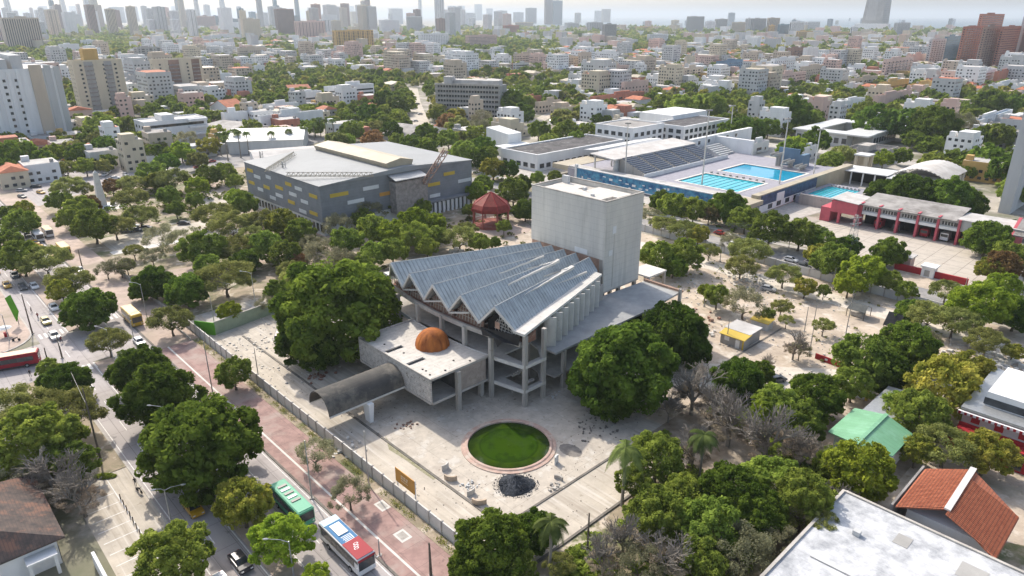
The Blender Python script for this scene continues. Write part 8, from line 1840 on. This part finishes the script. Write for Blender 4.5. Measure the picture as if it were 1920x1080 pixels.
for i, (px, top, lab) in enumerate((((1172, 326), 232, 'floodlight mast beside the pool promenade, leftmost'), ((1316, 345), 208, 'floodlight mast at the lap pool, second from left'), ((1368, 258), 199, 'floodlight mast at the rear wall of the pools'), ((1461, 345), 224, 'floodlight mast standing before the turquoise diving pool'), ((1524, 335), 244, 'floodlight mast at the right end of the pools'))):
    X, Y = G(*px, 5 if i != 4 else 3); zb = 0; h = height_at(X, Y, top); t = empty('floodlight_mast', (X, Y, 0), 0, lab, 'floodlight', 'floodlight masts')
    b = MB(); b.tube([(0, 0, 0), (0, 0, h)], [.38, .22], 8); b.build('mast', M['conc_l'], t); b = MB(); b.box(-1.3, 1.3, -.3, .3, h, h + .5); [b.box(-1.3 + .55 * k, -.9 + .55 * k, -.5, -.31, h + .02, h + .5) for k in range(5)]; b.build('lamp_bank', M['gray'], t)
# lattice pylon
X, Y = G(1592, 485); ph = height_at(X, Y, 403); t = empty('lattice_pylon', (X, Y, 0), .3, 'grey lattice steel pylon standing before the fire station yard', 'pylon'); lm('lattice pylon', *LC(X, Y)); b = MB(); n = 9
def pr_(z): return 1.1 * (1 - z / ph) + .35
for i in range(n):
    z0_, z1_ = ph * i / n, ph * (i + 1) / n; r0, r1 = pr_(z0_), pr_(z1_); c0 = [(-r0, -r0), (r0, -r0), (r0, r0), (-r0, r0)]; c1 = [(-r1, -r1), (r1, -r1), (r1, r1), (-r1, r1)]
    for k in range(4):
        b.tube([(*c0[k], z0_), (*c1[k], z1_)], .07, 4, cap=False); b.tube([(*c0[k], z0_), (*c1[(k + 1) % 4], z1_)], .04, 3, cap=False); b.tube([(*c1[k], z1_), (*c1[(k + 1) % 4], z1_)], .04, 3, cap=False)
b.build('lattice', M['metal'], t)
for z in (ph * .8, ph * .93): b = MB(); b.box(-2.0, 2.0, -.1, .1, z, z + .2); b.build('cross_arm', M['metal'], t)
# power lines
def wire(pts, lab, r=.035):
    b = MB(); P = []
    for (a_, c_) in zip(pts[:-1], pts[1:]):
        for k in range(9): t_ = k / 8; P.append((a_[0] + (c_[0] - a_[0]) * t_, a_[1] + (c_[1] - a_[1]) * t_, a_[2] + (c_[2] - a_[2]) * t_ - 1.0 * 4 * t_ * (1 - t_)))
    b.tube(P, r, 3); o = b.build('power_line', M['steel'], loc=(0, 0, 0)); tag(o, lab, 'cable')
for k, dz in enumerate((0, -.7, -1.4)): wire([P3(1210, 400, 9 + dz), P3(1478, 437, 8 + dz) if 0 else (*G(1478, 470), 8.4 + dz), (X, Y, ph * .85 + dz)], ['top', 'middle', 'lowest'][k] + ' cable of the power line along the back street')
a_, c_ = G(189, 862), G(117, 672); wire([(a_[0], a_[1], 10.5), (c_[0], c_[1], 4.6), (*G(61, 626), 7.0)], 'cable strung along the wooden poles left of the avenue', .03)
# orange sign on posts inside the wall
t = thing('orange_sign', 15, -16.4, 0, 'orange billboard with white lettering on posts behind the site wall', 'sign'); (su0, sv0, _), (su1, sv1, _) = (*L(742, 925, 1.0), 0), (*L(776, 948, 1.0), 0)
b = MB(); b.box(12.4, 17.4, -16.5, -16.38, 2.2, 4.7); bd = b.build('board', M['orange'], t)
for x in (12.5, 17.2): b = MB(); b.box(x, x + .18, -16.38, -16.2, 0, 4.6); b.build('post', M['white'], t)
b = MB()
for r_, (z, n_, w_) in enumerate(((3.75, 3, .55), (3.35, 3, .5), (2.95, 6, .2))):
    for k in range(n_): x = 14.0 + k * (w_ + .1); b.box(x, x + w_ * .85, -16.56, -16.51, z, z + (.26 if r_ < 2 else .14))
b.build('lettering', mat('sign_lettering', (.70, .55, .35), var=.05), bd)
# bright green leaning sign
X, Y = G(36, 610); t = empty('green_sign', (X, Y, 0), 0, 'bright green panel sign with a fold, beside the wooden power pole', 'sign'); b = MB(); b.add([(-2.6, 1.2, 6.6), (-.9, 1.0, 7.6), (1.0, -.3, 3.9), (.1, -.6, 1.2), (-2.6, 1.35, 6.5), (-.9, 1.15, 7.5), (1.0, -.15, 3.8), (.1, -.45, 1.1)], [(0, 1, 2, 3)[::-1], (4, 5, 6, 7), (0, 4, 7, 3), (1, 2, 6, 5), (0, 1, 5, 4), (2, 3, 7, 6)]); b.build('panel', M['brightgreen'], t); b = MB(); b.tube([(-.3, .4, 0), (-.3, .6, 5.2)], .09, 6); b.build('post', M['steel'], t)
# bollards and bins
for k in range(8): X, Y = W(-15.6 + 1.75 * k, -48.7 - .06 * k); b = MB(); b.lathe([(.09, .03), (.09, .95), (.03, 1.0)], 8); o = b.build('bollard', M['wood'], loc=(X, Y, 0)); tag(o, None, 'bollard', 'bollards in the parking bays'); auto(o, 'brown bollard in the parking bay row', X, Y)
# planted oval island
X, Y = W(-23.5, -48.8); rs = np.random.default_rng(9); n = 1400; t_ = rs.uniform(0, 6.28, n); q = np.sqrt(rs.uniform(0, 1, n)); C_ = np.stack([1.9 * q * np.cos(t_), .8 * q * np.sin(t_), .12 + .5 * (1 - q ** 2) * rs.uniform(.3, 1, n)], 1); V_, F_ = leaf_quads(C_, np.tile([0, 0, 1.], (n, 1)), rs.uniform(.06, .14, n), rs)
o = bpy.data.objects.new('hedge', np_mesh('hedge', V_, F_, M['leaf_mid'])); COL.objects.link(o); o.location = (X, Y, 0); tag(o, 'small oval clipped hedge at the head of the parking bays', 'hedge')
# site huts and tents
def hut(u0, u1, v0, v1, h, wall, roofm, lab, door=True, tilt=.5):
    t = thing('site_hut', u1, v0, 0, lab, 'hut'); b = MB(); b.box(u0, u1, v0, v1, 0, h); b.build('wall', M[wall], t); b = MB(); b.slabq([(u0 - .3, v0 - .4, h + .1), (u1 + .3, v0 - .4, h + .1), (u1 + .3, v1 + .3, h + .1 + tilt), (u0 - .3, v1 + .3, h + .1 + tilt)], .12); b.build('roof', roofm, t)
    if door: b = MB(); b.box(u1 - 2.0, u1 - 1.0, v0 - .06, v0 - .003, .05, 2.1); b.build('door', M['white'], t); b = MB(); b.box(u0 + 1, u0 + 2.2, v0 - .06, v0 - .003, 1.1, 2.1); b.build('window', M['white'], t); b = MB(); b.box(u1 - .35, u1 + .02, v0 - .08, v0 - .003, 0, h - .1); b.build('corner_post', M['yellow'], t)
    return t
hut(18.8, 24.6, 68.6, 71.2, 2.4, 'gray', M['yellow'], 'grey site hut with a yellow awning roof and white door'); hut(18.4, 24.4, 71.4, 76.4, 2.9, 'gray', M['roofw'], 'grey block store hut directly behind the yellow awning hut', False, .1); lm('yellow roofed site hut', 21.6, 70)
hut(19.2, 23.4, 82, 84.6, 1.9, 'lgray', M['yellow'], 'small hut with an ochre roof half hidden by the grey green tree', False)
for (u_, v_, sx_, sy_, lab, pl) in ((34.6, 107.2, 4.4, 4.6, 'open sided shelter with a dark grey tarpaulin roof on the building site', True), (43, 107.5, 3.8, 4.0, 'dark crumpled tarpaulin tent right of the open shelter', False)):
    t = thing('tarp_shelter', u_, v_, 0, lab, 'shelter'); b = MB(); w2, d2 = sx_ / 2, sy_ / 2; hb = 2.2 if pl else .4
    b.slabq([(u_ - w2, v_ - d2, hb), (u_ + w2, v_ - d2, hb - (.1 if pl else .2)), (u_ + w2 * .9, v_, 3.2), (u_ - w2 * .9, v_, 3.3)], .1); b.slabq([(u_ - w2 * .9, v_, 3.3), (u_ + w2 * .9, v_, 3.2), (u_ + w2, v_ + d2, hb), (u_ - w2, v_ + d2, hb + .2)], .1)
    b.build('tarpaulin', M['tarp'] if not pl else mat('grey_tarp', (.09, .095, .09), var=.2, scale=.6), t)
    for a_ in (-1, 1):
        for c_ in (-1, 1): b = MB(); b.box(u_ + a_ * w2 * .95 - .07, u_ + a_ * w2 * .95 + .07, v_ + c_ * d2 * .95 - .07, v_ + c_ * d2 * .95 + .07, 0, hb); b.build('post', M['wood'], t)
    if pl: b = MB(); b.box(u_ - 1.5, u_ + 1.3, v_ - 1.2, v_ + 1.2, .2, 1.2); b.build('table', M['conc'], t)
X, Y = G(1080, 742); rubble((1035, 742), 10, 2, .1, .3, M['lgray'], 'blue grey sheet scraps beside the theatre foot', 21)
for px, s_, lab in (((1800, 645), 2.0, 'broken grey masonry block beside the dirt track'), ((1840, 655), 2.6, 'pale masonry trough beside the dirt track')):
    X, Y = G(*px); b = MB(); b.box(-s_, s_, -.8, .8, 0, .9); b.box(-s_ + .3, s_ - .3, -.6, .6, .9, 1.0); o = b.build('masonry_block', M['conc'], loc=(X, Y, 0), rz=-.4); tag(o, lab, 'masonry block')
# stall and umbrella on the left corner pavement
t = thing('street_stall', -98, -50, .15, 'small street stall with a pale round umbrella and red seat on the corner', 'stall'); b = MB(); b.lathe([(1.5, 2.2), (.8, 2.6), (.02, 2.8)], 10, -98, -50); b.build('umbrella', M['white2'], t); b = MB(); b.box(-98.7, -97.3, -50.4, -49.6, .15, 1.0); b.build('counter', M['fsred'], t); b = MB(); b.tube([(-98, -50, .15), (-98, -50, 2.6)], .04, 5); b.build('pole', M['steel'], t)
# ------------------------------------------------------------------ air
finish_labels()
hm = bpy.data.materials.new('haze'); hm.use_nodes = True; n = hm.node_tree; n.nodes.remove(n.nodes['Principled BSDF'])
pv = n.nodes.new('ShaderNodeVolumePrincipled'); pv.inputs['Color'].default_value = (0.74, 0.82, 0.90, 1); pv.inputs['Density'].default_value = HAZE; pv.inputs['Anisotropy'].default_value = 0.2
n.links.new(pv.outputs[0], n.nodes['Material Output'].inputs['Volume'])
b = MB(); b.box(-70000, 70000, -5000, 75000, -1.0, 270.0); o = b.build('haze', hm, loc=(0, 0, 0)); tag(o, 'thin pale haze over the whole city', 'haze', None, 'stuff')
